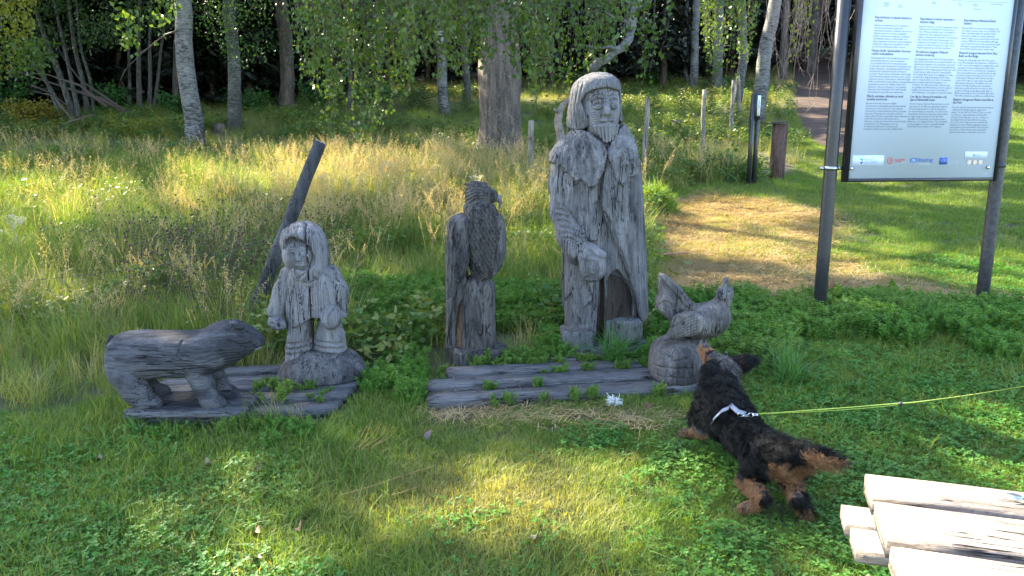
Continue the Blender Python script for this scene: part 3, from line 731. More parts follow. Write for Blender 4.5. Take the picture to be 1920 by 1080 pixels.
        if k:
            v.groove([p(mx - 12, my - 14, md - .045), p(mx - 17, my + 2, md - .045), p(mx - 12, my + 20, md - .045)], .003, .004); v.groove([p(mx + 4, my - 16, md - .055), p(mx - 6, my, md - .06), p(mx - 6, my + 16, md - .05)], .003, .004)
        else: v.groove([p(mx - 12, my + 2, md - .04), p(mx + 2, my + 6, md - .055), p(mx + 3, my - 6, md - .05)], .0035, .004); v.sub(ell(p(mx + 2, my + 8, md - .055), (r(4), .014, r(4))), .004)
        v.build('mitten', W_CHILD, t, noise_=.0015)
    # trouser legs
    for k, (xl, xr) in enumerate(((532, 585), (584, 645))):
        RR = F.rows([(682, xl - 2, xr + (6 if k else 0), 0, .10), (655, xl, xr, 0, .095), (630, xl + 4, xr - 4, 0, .09), (600, xl + 4 + (4 if k else 0), xr - 2 - (12 if k else 0), 0, .085)], -.05)
        v = Vol((p(xl - 18, 0)[0], -.16, p(0, 690)[2]), (p(xr + 18, 0)[0], .14, p(0, 595)[2]), h); v.add(loft(*RR, p=2.3))
        for j, y in enumerate((642, 652, 662)): v.groove([p(xl - 2, y + (4 if k == 0 else -4), -.06), p((xl + xr) / 2, y + 3, -.1), p(xr + 2, y - (2 if k == 0 else -4), -.06)], .004, .008)
        if not k: v.sub(ell(p(552, 618, -.13), (r(7), .03, r(12))), .02)
        v.build('trouser_leg', W_CHILD, t, noise_=.004, nf=30, seed=k + 40)
    v = Vol((p(500, 0)[0], -.28, -.04), (p(695, 0)[0], .24, p(0, 652)[2]), h)
    RR = F.rows([(726, 511, 684, -.01, .20), (712, 513, 684, -.01, .20), (695, 518, 682, -.01, .19), (680, 527, 672, 0, .165), (668, 540, 655, 0, .13), (660, 560, 640, 0, .09)], -.08)
    v.add(loft(*RR, p=2.1)); v.groove([p(568, 668, -.12), p(567, 722, -.21)], .0025, .002)
    v.cut(lambda X, Y, Z: -(Z + .004) + 0 * X + 0 * Y)
    v.checks(8, 12, .0014, .03, .1); v.build('base', W_CHILDB, t, noise_=.005, nf=20)
    return t

def statue_eagle():
    F = Frame(897, 690, 4.38, .02); p, r, xz = F.p, F.r, F.xz
    t = thing('carved_eagle_statue', 'dark wooden eagle carving perched on a log stump marked JK', 'statue', tuple(F.o)); h = .0042
    # base disc
    v = Vol((p(825, 0)[0], -.22, -.06), (p(970, 0)[0], .22, p(0, 628)[2]), h); a = p(897, 690)
    v.add(loft([-.05, p(0, 652)[2], p(0, 645)[2]], a[0], 0, [.182, .182, .165], [.17, .17, .155], p=2.0)); v.groove([p(902, 655, -.16), p(903, 690, -.17)], .002, .002)
    v.checks(8, 12, .0014, .03, .1); v.build('base', W_EAGLE, t, noise_=.005, nf=16)
    # stump it stands on, J K cut in
    R = F.rows([(655, 866, 929, -.03, .10), (600, 865, 928, -.03, .10), (545, 866, 928, -.02, .10), (528, 870, 926, -.02, .09), (520, 880, 916, -.02, .06)], -.1)
    v = Vol((p(850, 0)[0], -.17, p(0, 660)[2]), (p(945, 0)[0], .1, p(0, 512)[2]), .0034); v.add(loft(*R, p=3.2))
    v.groove([p(872, 540, -.12), p(873, 650, -.13)], .0022, .003); v.groove([p(900, 530, -.12), p(902, 650, -.135)], .0018, .002)
    v.sub(ell(p(888, 540, -.13), (r(7), .02, r(12))), .01); v.sub(ell(p(912, 534, -.13), (r(8), .015, r(6))), .01)
    J = [p(905, 609, -.128), p(905, 626, -.13), p(901, 630, -.13), p(897, 628, -.13)]; K1 = [p(911, 610, -.126), p(911, 630, -.128)]; K2 = [p(919, 609, -.122), p(911, 621, -.127), p(920, 631, -.122)]
    for gline in (J, K1, K2): v.slot(gline, .0040, .012)
    v.checks(10, 8, .0014); v.build('stump', W_EAGLE, t, noise_=.002)
    # back slab = folded tail running down to the base
    v = Vol((p(828, 0)[0], -.14, p(0, 660)[2]), (p(925, 0)[0], .17, p(0, 480)[2]), h)
    sl = xz([(836, 520), (872, 500), (880, 540), (862, 570), (855, 610), (856, 652), (836, 652)], 0)
    v.add(loft([0.05, .7], p(870, 560)[0], .03, .125, .105, p=2.2)); v.cut(poly(sl, -.5, .5)[1], .015)
    for k in range(5): v.groove([p(842 + 5 * k, 500, -.085), p(840 + 3.2 * k, 560, -.085), p(839 + 2.6 * k, 650, -.075)], .003, .005)
    v.build('tail', W_EAGLEW, t, noise_=.002)
    v = Vol((p(850, 0)[0], -.1, p(0, 655)[2]), (p(890, 0)[0], .1, p(0, 520)[2]), h); v.add(cap(p(872, 540, .0), p(866, 650, .0), .05, .05)); v.build('heartwood', carved('bare_brown_wood', ring=20, light=(0.150, 0.088, 0.051), dark=(.06, .035, .02), blotch=.6, seed=13.), t, noise_=.002)
    # body
    v = Vol((p(850, 0)[0], -.2, p(0, 535)[2]), (p(955, 0)[0], .16, p(0, 372)[2]), .0034)
    v.add(ell(p(905, 440, -.02), (r(37), .135, r(58)))); v.add(ell(p(902, 405, -.03), (r(28), .10, r(34))), .04); v.add(ell(p(906, 485, -.03), (r(28), .11, r(44))), .04); v.add(cap(p(902, 505, -.05), p(902, 524, -.05), r(18), r(16)), .02)
    row = 0
    for y in np.arange(396, 518, 7.2):
        row += 1
        for x in np.arange(884 + (row % 2) * 4, 938, 8.0):
            sx = (x - 908) / 34.; 
            if abs(sx) > 1: continue
            yy = -.155 * math.sqrt(max(0.02, 1 - sx * sx * .85)) + (.02 if y < 412 or y > 500 else 0) + abs(y - 448) / 448 * .12
            v.groove([p(x - 4, y - 1.5, yy), p(x + 2.5, y + 4.5, yy)], .0040, .002)
    v.groove([p(888, 380, -.12), p(889, 430, -.14), p(892, 512, -.14)], .0025, .002)
    v.build('body', W_EAGLEB, t, noise_=.0012)
    # wings
    v = Vol((p(825, 0)[0], -.2, p(0, 640)[2]), (p(900, 0)[0], .16, p(0, 392)[2]), .0038)
    wl = xz([(838, 420), (846, 407), (862, 401), (876, 407), (886, 425), (889, 450), (884, 480), (876, 505), (862, 530), (850, 560), (843, 600), (838, 640), (836, 560), (836, 480)], -.08)
    v.add(loft([.02, p(0, 560)[2], p(0, 480)[2], p(0, 410)[2], p(0, 398)[2]], [p(862, 480)[0]] * 5, -.02, [r(30), r(30), r(30), r(30), r(20)], [.08, .10, .125, .11, .07], p=2.3)); v.cut(poly(wl, -.5, .5)[1], .02)
    for k in range(6): v.groove([p(843 + 7.5 * k, 455 + (k % 2) * 8, -.135 + abs(k - 3) * .006), p(842 + 6.6 * k, 500, -.125 + abs(k - 3) * .006), p(840 + 3.6 * k, 545 + 4 * (5 - k), -.10)], .0036, .005)
    for k in range(9): x = 846 + (k * 17) % 38; y = 418 + (k * 11) % 34; v.groove([p(x, y, -.135), p(x + 3, y + 8, -.138)], .002, .004)
    v.checks(8, 9, .0016); v.build('wing', W_EAGLEW, t, noise_=.003, nf=34)
    v = Vol((p(915, 0)[0], -.16, p(0, 535)[2]), (p(962, 0)[0], .14, p(0, 395)[2]), .0038)
    wr = xz([(928, 405), (938, 402), (945, 415), (950, 440), (950, 470), (944, 495), (930, 515), (918, 523), (926, 490), (932, 460), (929, 430)], -.06)
    v.add(loft([p(0, 530)[2], p(0, 470)[2], p(0, 400)[2]], p(930, 460)[0], .0, r(22), [.09, .11, .08], p=2.3)); v.cut(poly(wr, -.5, .5)[1], .015)
    for k in range(4): v.groove([p(934 + 4.5 * k, 430, -.11 + .012 * k), p(936 + 4 * k, 470, -.11 + .012 * k), p(928 + 3 * k, 510, -.09)], .0032, .005)
    v.build('wing', W_EAGLEW, t, noise_=.003, seed=4)
    # head, looking to the right
    v = Vol((p(862, 0)[0], -.15, p(0, 405)[2]), (p(948, 0)[0], .13, p(0, 330)[2]), .003)
    v.add(ell(p(898, 366, 0), (r(26), .085, r(24)))); v.add(ell(p(916, 368, -.01), (r(18), .06, r(15))), .02); v.add(ell(p(888, 392, .0), (r(19), .075, r(18))), .03); v.add(ell(p(888, 350, .01), (r(12), .05, r(10))), .02)
    for k in range(7): v.groove([p(908, 352 + 5.4 * k, -.085), p(890, 350 + 6.4 * k, -.1), p(872, 358 + 7 * k, -.06)], .0035, .005)
    for k in range(5): v.groove([p(886 + 7 * k, 345 + k * 1.2, -.06 + .0 * k), p(880 + 6 * k, 338, -.0)], .003, .004)
    v.sub(ell(p(915, 366, -.072), (r(6), .012, r(4))), .004); v.add(ell(p(915, 366.5, -.064), (r(3), .008, r(2.4))), .001); v.groove([p(903, 360, -.09), p(914, 357, -.08), p(926, 361, -.06)], .0034, .004)
    v.groove([p(889, 338, -.04), p(889, 370, -.09), p(888, 398, -.08)], .0022, .002)
    v.build('head', W_EAGLE, t, noise_=.002, nf=40)
    crest = MB()
    for k in range(16):
        a = p(878 + random.uniform(0, 34), 347 + random.uniform(-3, 8), random.uniform(-.05, .05)); b = a + np.array((-.022 + random.uniform(-.014, .004), random.uniform(-.01, .01), random.uniform(.002, .016)))
        crest.tube([a, (a + b) / 2 + (-.003, 0, .002), b], [.0055, .004, .001], 5)
    crest.build('crest', W_EAGLE, t)
    v = Vol((p(915, 0)[0], -.08, p(0, 402)[2]), (p(952, 0)[0], .07, p(0, 350)[2]), .0026)
    v.add(cap(p(922, 369, -.012), p(933, 371, -.012), r(8), r(6.5))); v.add(cap(p(933, 371, -.012), p(939, 380, -.012), r(6), r(3)), .01); v.add(cap(p(938, 379, -.012), p(937, 390, -.012), r(3.2), r(1.2)), .006)
    v.groove([p(918, 377, -.05), p(928, 377.5, -.042), p(936, 380, -.03)], .0022, .002)
    v.build('beak', carved('carved_wood_beak', ring=30, seed=15., blotch=.4, light=(0.177, 0.173, 0.177)), t, noise_=.0008)
    return t

def statue_bear():
    F = Frame(322, 770, 3.56, .056); p, r, xz = F.p, F.r, F.xz
    t = thing('carved_bear_statue', 'dark grey wooden bear carving walking on all fours toward the child figure', 'statue', tuple(F.o)); h = .0046
    v = Vol((p(190, 0)[0], -.2, p(0, 735)[2]), (p(440, 0)[0], .18, p(0, 595)[2]), h)
    top = [(204, 645), (207, 633), (222, 624), (245, 620), (300, 622), (340, 624), (370, 620), (395, 608), (425, 601), (440, 603), (452, 625), (446, 660), (428, 684), (408, 694), (396, 702), (362, 706), (340, 709), (310, 707), (292, 708), (268, 718), (240, 730), (214, 712), (206, 680)]
    ps = xz(top, -.05)
    v.add(cap(p(235, 668, 0), p(385, 665, 0), .138, .138)); v.add(ell(p(420, 650, 0), (.13, .115, .15)), .05); v.add(ell(p(240, 690, 0), (.12, .14, .13)), .03)
    v.cut(poly(ps, -.5, .5)[1], .045)
    v.groove([p(222, 716, -.13), p(260, 712, -.145), p(330, 700, -.145), p(380, 690, -.14)], .003, .003)
    v.groove([p(333, 643, -.142), p(332, 672, -.145)], .003, .003); v.sub(ell(p(296, 722, -.08), (.025, .08, .02)), .02)
    v.groove([p(347, 695, -.14), p(356, 710, -.13), p(365, 725, -.12)], .006, .01)
    v.build('body', W_BEAR, t, noise_=.002, nf=18)
    # head
    v = Vol((p(395, 0)[0], -.16, p(0, 705)[2]), (p(505, 0)[0], .14, p(0, 592)[2]), .0038)
    hp = xz([(400, 606), (425, 601), (447, 604), (462, 613), (478, 620), (490, 627), (495, 637), (493, 648), (487, 655), (472, 662), (455, 672), (438, 684), (418, 698), (400, 700)], -.05)
    v.add(cap(p(415, 650, 0), p(452, 642, -.01), .125, .095)); v.add(cap(p(450, 640, -.01), p(487, 640, -.02), .078, .036), .04); v.cut(poly(hp, -.5, .5)[1], .03)
    v.groove([p(478, 657, -.075), p(484, 652, -.07), p(494, 650, -.05)], .004, .003); v.sub(ell(p(463, 630, -.092), (.009, .01, .006)), .005); v.groove([p(425, 640, -.11), p(450, 648, -.10), p(468, 645, -.09)], .004, .008)
    v.sub(ell(p(489, 633, -.06), (.006, .008, .005)), .003)
    v.build('head', W_BEARD, t, noise_=.002, nf=24)
    tth = MB().tube([p(478, 656, -.078), p(484, 654, -.075), p(490, 651, -.066)], .0035, 5); tth.build('teeth', W_MAN2, t)
    for k, (a, dy) in enumerate((((444, 610), -.075), ((446, 606), .06))):
        v = Vol(p(a[0] - 25, a[1] + 18, dy) - (0, .05, 0), p(a[0] + 30, a[1] - 14, dy) + (0, .05, 0), .0028)
        v.add(ell(p(a[0], a[1], dy), (r(15), .02, r(7)), (0, .35, 0))); v.sub(ell(p(a[0] + 4, a[1] - 2, dy - .02), (r(9), .014, r(4)), (0, .35, 0)), .006); v.build('ear', W_BEARD, t, noise_=.001)
    v = Vol(p(192, 660, 0) - (0, .06, 0), p(216, 622, 0) + (0, .06, 0), .003); v.add(cap(p(208, 632, -.02), p(203, 650, -.02), r(5), r(6))); v.build('tail', W_BEARD, t)
    legs = [([(238, 700), -.07, 31], [(256, 732), -.08, 24], [(276, 762), -.08, 18]), ([(262, 705), .07, 30], [(272, 735), .08, 24], [(290, 752), .09, 19]),
            ([(368, 688), -.06, 26], [(380, 716), -.07, 19], [(392, 745), -.08, 17]), ([(390, 690), .06, 26], [(404, 715), .07, 20], [(418, 738), .07, 17])]
    for k, L in enumerate(legs):
        a = p(L[0][0][0] - 50, 785, 0); b = p(L[2][0][0] + 60, 665, 0); v = Vol((a[0], -.2, a[2]), (b[0], .2, b[2]), h)
        for c, d in zip(L[:-1], L[1:]): v.add(cap(p(*c[0], c[1]), p(*d[0], d[1]), r(c[2]), r(d[2])), .03)
        f = L[2]; q = p(f[0][0] + 10, f[0][1] + 3, f[1]); q[2] = .045; v.add(cap(p(*f[0], f[1]), q - (.01, 0, 0), r(f[2]), .036), .02); v.add(ell(q, (.058, .045, .035)), .03)
        v.cut(lambda X, Y, Z: (.022 - Z) + 0 * X + 0 * Y, .006)
        v.build('leg', W_BEAR, t, noise_=.002, seed=50 + k)
    a, b = p(248, 772, -.13), p(446, 742, -.13)
    v = Vol((a[0] - .03, -.22, -.06), (b[0] + .05, .2, .07), .005); v.add(rbox(((a[0] + b[0]) / 2, -.01, .012), ((b[0] - a[0]) / 2 + .03, .15, .018), .012, (0, math.atan2(-(b[2] - a[2]) * .0, 1), .0))); v.checks(8, 12, .0014, .03, .1); v.build('base', W_BEAR, t, noise_=.004, nf=14)
    return t

def statue_hen():
    F = Frame(1268, 720, 4.02, .056); p, r, xz = F.p, F.r, F.xz
    t = thing('carved_hen_statue', 'wooden hen carving with raised tail on a low round stump beside the dog', 'statue', tuple(F.o)); h = .0042
    R = F.rows([(722, 1234, 1312, 0, .15), (712, 1224, 1322, 0, .17), (690, 1222, 1326, 0, .175), (664, 1226, 1322, 0, .17), (650, 1238, 1312, 0, .15), (641, 1262, 1300, 0, .09)], -.1)
    v = Vol((p(1205, 0)[0], -.24, -.02), (p(1345, 0)[0], .22, p(0, 634)[2]), h); v.add(loft(*R, p=2.3)); v.groove([p(1224, 690, -.14), p(1250, 692, -.175), p(1300, 692, -.18)], .003, .004); v.groove([p(1240, 664, -.15), p(1262, 672, -.165), p(1262, 680, -.17), p(1290, 672, -.17)], .0035, .005); v.groove([p(1228, 706, -.14), p(1260, 710, -.175), p(1300, 710, -.18)], .002, .003)
    v.checks(8, 12, .0014, .03, .1); v.build('base', W_HENB, t, noise_=.005, nf=18)
    v = Vol((p(1235, 0)[0], -.18, p(0, 648)[2]), (p(1385, 0)[0], .16, p(0, 545)[2]), .004)
    v.add(ell(p(1305, 603, 0), (r(46), .125, r(33)))); v.add(ell(p(1338, 596, 0), (r(30), .10, r(32))), .04); v.add(cap(p(1345, 590, 0), p(1355, 562, 0), r(22), r(14)), .03); v.add(cap(p(1305, 625, 0), p(1308, 645, 0), r(16), r(20)), .02)
    for k in range(6): v.groove([p(1330 + 5 * k, 575 + 3 * k, -.1), p(1335 + 4 * k, 600, -.11), p(1325 + 3 * k, 622, -.1)], .0022, .004)
    v.build('body', W_HEN, t, noise_=.003)
    v = Vol((p(1225, 0)[0], -.12, p(0, 625)[2]), (p(1320, 0)[0], .12, p(0, 508)[2]), .0038)
    tp = xz([(1236, 516), (1245, 514), (1258, 522), (1276, 540), (1300, 568), (1318, 590), (1290, 612), (1262, 606), (1243, 590), (1233, 580), (1231, 566), (1238, 556), (1236, 538)], -.02)
    v.add(loft([p(0, 630)[2], p(0, 570)[2], p(0, 510)[2]], p(1270, 560)[0], 0, r(60), [.09, .07, .035], p=4)); v.cut(poly(tp, -.5, .5)[1], .02)
    for k in range(6): v.groove([p(1239 + 4 * k, 521 + 5 * k, -.055), p(1252 + 5 * k, 548 + 4 * k, -.065), p(1272 + 6 * k, 588, -.075)], .0048, .003)
    v.groove([p(1232, 572, -.05), p(1246, 566, -.06), p(1262, 575, -.07), p(1270, 600, -.07)], .005, .006)
    v.build('tail', W_HEN, t, noise_=.003, seed=2)
    v = Vol((p(1236, 0)[0], -.2, p(0, 650)[2]), (p(1335, 0)[0], .0, p(0, 575)[2]), .0036)
    v.add(ell(p(1290, 608, -.118), (r(33), .040, r(24)))); v.add(cap(p(1276, 616, -.118), p(1248, 634, -.118), r(17), r(5)), .015)
    for k in range(7): v.groove([p(1312 - 2 * k, 590 + 6 * k, -.15), p(1288, 598 + 6 * k, -.16), p(1258, 618 + 4 * k, -.15)], .0036, .003)
    v.build('wing', W_HEN, t, noise_=.002, seed=3)
    v = Vol((p(1330, 0)[0], -.12, p(0, 580)[2]), (p(1385, 0)[0], .1, p(0, 512)[2]), .003)
    v.add(ell(p(1358, 551, 0), (r(15), .045, r(15)))); v.add(ell(p(1369, 552, .0), (r(6), .03, r(16))), .01); v.build('head', W_HEN, t, noise_=.002)
    v = Vol((p(1340, 0)[0], -.1, p(0, 565)[2]), (p(1372, 0)[0], .06, p(0, 512)[2]), .0028)
    v.add(cap(p(1360, 534, -.02), p(1362, 523, -.01), r(5), r(4))); v.add(cap(p(1357, 540, -.04), p(1354, 556, -.055), r(6), r(7)), .01); v.groove([p(1350, 552, -.08), p(1360, 552, -.08)], .002, .002); v.build('comb', W_MAN2, t)
    v = Vol(None, None, .0022); v.add(cap(p(1353, 548, -.045), p(1349, 556, -.082), r(5), r(1.8))); v.build('beak', W_HENB, t)
    v = Vol((p(1345, 0)[0], -.1, p(0, 588)[2]), (p(1382, 0)[0], .06, p(0, 555)[2]), .003); v.add(ell(p(1366, 568, -.03), (r(6), .02, r(10)))); v.build('wattle', W_HEN, t)
    return t
# ------------------------------------------------------------------ plank platforms
W_PLANK = carved('weathered_plank', axis='X', ring=16, seed=21., light=(0.100, 0.097, 0.098), dark=(.04, .037, .036), blotch=.4)
def plank_mesh(L, w, th, seed, ends=(0, 0)):
    """board along +X from 0..L, top at z=0; uneven edges, split end"""
    n = max(8, int(L / .08)); m = 5; V = []
    xs = np.linspace(0, L, n); r = np.random.default_rng(seed)
    for i, x in enumerate(xs):
        wl_ = w / 2 * (1 + .05 * float(vnoise(np.array(x * 3.1), np.array(seed * 1.7), seed=2))); cy = .006 * float(vnoise(np.array(x * 2.), np.array(seed * 3.1), seed=4))
        for j in range(m):
            s = -1 + 2 * j / (m - 1)
            xx = x + (ends[0] * s * w / 2 if i == 0 else 0) + (ends[1] * s * w / 2 if i == n - 1 else 0) + (r.uniform(-.006, .006) if i in (0, n - 1) else 0)
            z = -.006 * abs(s) ** 6 + .003 * float(vnoise(np.array(x * 7.), np.array(j * 1.3 + seed), seed=6)); V.append((xx, cy + s * wl_, z))
    top = len(V); V = np.array(V); B = V.copy(); B[:, 2] = -th; V = np.vstack([V, B])
    i = np.arange(n - 1)[:, None] * m; j = np.arange(m - 1)[None]
    T = np.stack([i + j, i + m + j, i + m + j + 1, i + j + 1], -1).reshape(-1, 4); F = [T, T[:, ::-1] + top]
    a = np.arange(n - 1) * m; F += [np.stack([a, a + top, a + m + top, a + m], -1), np.stack([a + m - 1, a + 2 * m - 1, a + 2 * m - 1 + top, a + m - 1 + top], -1)]
    a = np.arange(m - 1); F += [np.stack([a, a + 1, a + 1 + top, a + top], -1), np.stack([a + (n - 1) * m, a + (n - 1) * m + top, a + 1 + (n - 1) * m + top, a + 1 + (n - 1) * m], -1)]
    return mesh_np('plank', V, np.concatenate(F), False)
def platform(name, label, A, B, boards, w, th, gap):
    """A->B front edge on the ground; boards = list of (start, end, end skews)"""
    A = np.array(A); B = np.array(B); d = B - A; L = math.hypot(d[0], d[1]); ang = math.atan2(d[1], d[0])
    t = thing(name, label, 'platform', (A[0], A[1], A[2]), ang)
    slope = math.atan2(B[2] - A[2], L)
    for k, (s, e, sk) in enumerate(boards):
        me = plank_mesh(e - s, w * (1, .94, 1.05, .97, 1.02)[k % 5], th, 3 + k + len(boards) * 7, sk)
        o = obj('plank', me, W_PLANK, t); yy = (k + .5) * (w + gap); wy = Matrix.Rotation(ang, 4, 'Z') @ Vector((s, yy, 0)); 
        zz = H(A[0] + wy.x, A[1] + wy.y) + .055 + .006 * ((k * 7) % 3 - 1)
        we = Matrix.Rotation(ang, 4, 'Z') @ Vector((e, yy, 0)); z2 = H(A[0] + we.x, A[1] + we.y) + .055 + .006 * ((k * 5) % 3 - 1)
        o.location = (s, yy, zz - A[2]); o.rotation_euler = (0, -math.atan2(z2 - zz, e - s), random.uniform(-.006, .006))
    return t
A = at(268, 806); B = at(640, 782)
LB = math.hypot(*(B - A)[:2])
platform('plank_platform', 'low platform of weathered planks under the bear and the child', A, B,
         [(.03, LB * .985, (.1, .25)), (-.08, LB * 1.04, (0, .3)), (-.10, LB * 1.08, (-.1, .3)), (-.05, LB * 1.11, (0, .15)), (.2, LB * 1.08, (.1, -.2))], .125, .05, .012)
A2 = at(804, 774); B2 = at(1420, 730); LB2 = math.hypot(*(B2 - A2)[:2])
platform('plank_platform', 'long weathered board platform before the eagle, the bearded man and the hen', A2, B2,
         [(0, LB2 * .83, (.05, .1)), (.0, LB2 * 1.0, (0, .1)), (.13, LB2 * .98, (0, .2)), (.75, LB2 * .72, (.2, .1))], .15, .06, .018)

# ------------------------------------------------------------------ information board on two black posts
M_BLACK = plain('black_painted_steel', (.018, .019, .023), .38, .0, .25, 60, .1)
M_BLACK2 = plain('worn_black_paint', (.025, .026, .03), .5, 0, .5, 35, .2)
M_STEEL = plain('zinc_steel', (.45, .45, .46), .35, 1, .1, 60, .05)
M_PANEL = plain('white_print_panel', (.50, .57, .67), .5, 0, .012, 3, 0)
M_STICK = plain('white_sticker', (.56, .62, .70), .3, 0, .01, 3, 0)
def flat(name, c, r=.5): return plain(name, c, r, 0, .02, 5, 0)
M_INK = flat('print_grey', (.12, .15, .20)); M_INK2 = flat('print_dark', (.045, .055, .085)); M_BLUE = flat('print_blue', (.03, .09, .36)); M_TEAL = flat('print_teal', (.03, .30, .33)); M_GREEN = flat('print_green', (.08, .4, .25)); M_RED = flat('print_red', (.5, .05, .05)); M_BEIGE = flat('print_beige', (.58, .45, .33)); M_YEL = flat('print_yellow', (.8, .65, .1)); M_LINE = flat('print_line', (.42, .46, .52)); M_MID = flat('print_midblue', (.18, .28, .5))
GL = at(1534, 606); GR = at(1838, 586)
dS = GR - GL; angS = math.atan2(dS[1], dS[0]); LS = math.hypot(dS[0], dS[1])
sign = thing('information_board', 'tall white information board with three columns of print between two black posts', 'sign', tuple(GL), angS)
for u, zb in ((0, 0), (LS, dS[2])):
    mb = MB().tube([(u, 0, zb - .3), (u, 0, zb + .5), (u, 0, zb + 1.4), (u, 0, 2.75)], .043, 28); o = mb.build('post', M_BLACK if u == 0 else M_BLACK2, sign, smooth=True)
    for p_ in o.data.polygons: p_.use_smooth = len(p_.vertices) == 4
ux = np.array((math.cos(angS), math.sin(angS), 0)); nx = np.array((math.sin(angS), -math.cos(angS), 0)); DF = .052   # board face 5 cm before the posts' axis
def PP(px, py):
    d = ray(px, py); P0 = np.array(GL) + nx * DF
    t = ((P0 - CC) @ nx) / (d @ nx); q = CC + d * t - P0
    return float(q @ ux), float(q[2])
u0, w0 = PP(1589, 336); u1, _ = PP(1863, 333); wtop = w0 + 1.62
th_ = .045
fr = MB(); b_ = .02
fr.box((u0 - b_, -DF - .006, w0 - b_), (u0 + .004, -DF + th_, wtop)); fr.box((u1 - .004, -DF - .006, w0 - b_), (u1 + b_, -DF + th_, wtop)); fr.box((u0 + .005, -DF - .005, w0 - b_), (u1 - .005, -DF + th_, w0 + .003)); fr.box((u0 - b_, -DF - .006, wtop + .001), (u1 + b_, -DF + th_, wtop + b_)); fr.box((u0 + .005, -DF + .03, w0 + .005), (u1 - .005, -DF + .04, wtop))
fr.build('frame', M_BLACK, sign)
pb = MB().box((u0 + .005, -DF, w0 + .004), (u1 - .005, -DF + .012, wtop)); panel = pb.build('print_panel', M_PANEL, sign)
YF = -DF - .0012
def quad(u, w, du, dw, y=YF): return MB().box((u, y - .0004, w), (u + du, y, w + dw))
def text(s, px, py, size, mat, bold=0., align='LEFT', lsp=1.0, ex=0.0, xs=1.0):
    c = bpy.data.curves.new('lettering', 'FONT'); c.body = s; c.size = size; c.space_line = lsp; c.align_x = align; c.resolution_u = 1; c.offset = bold; c.materials.append(mat)
    tmp = link(bpy.data.objects.new('lettering_tmp', c)); bpy.context.view_layer.update(); dg = bpy.context.evaluated_depsgraph_get()
    me = bpy.data.meshes.new_from_object(tmp.evaluated_get(dg)); bpy.data.objects.remove(tmp); me.name = 'lettering'
    o = link(bpy.data.objects.new('lettering', me)); u, w = PP(px, py); o.parent = panel; o.location = (u, YF - .0006, w); o.rotation_euler = (math.radians(90), 0, 0); o.scale = (xs, 1, 1)
    return o
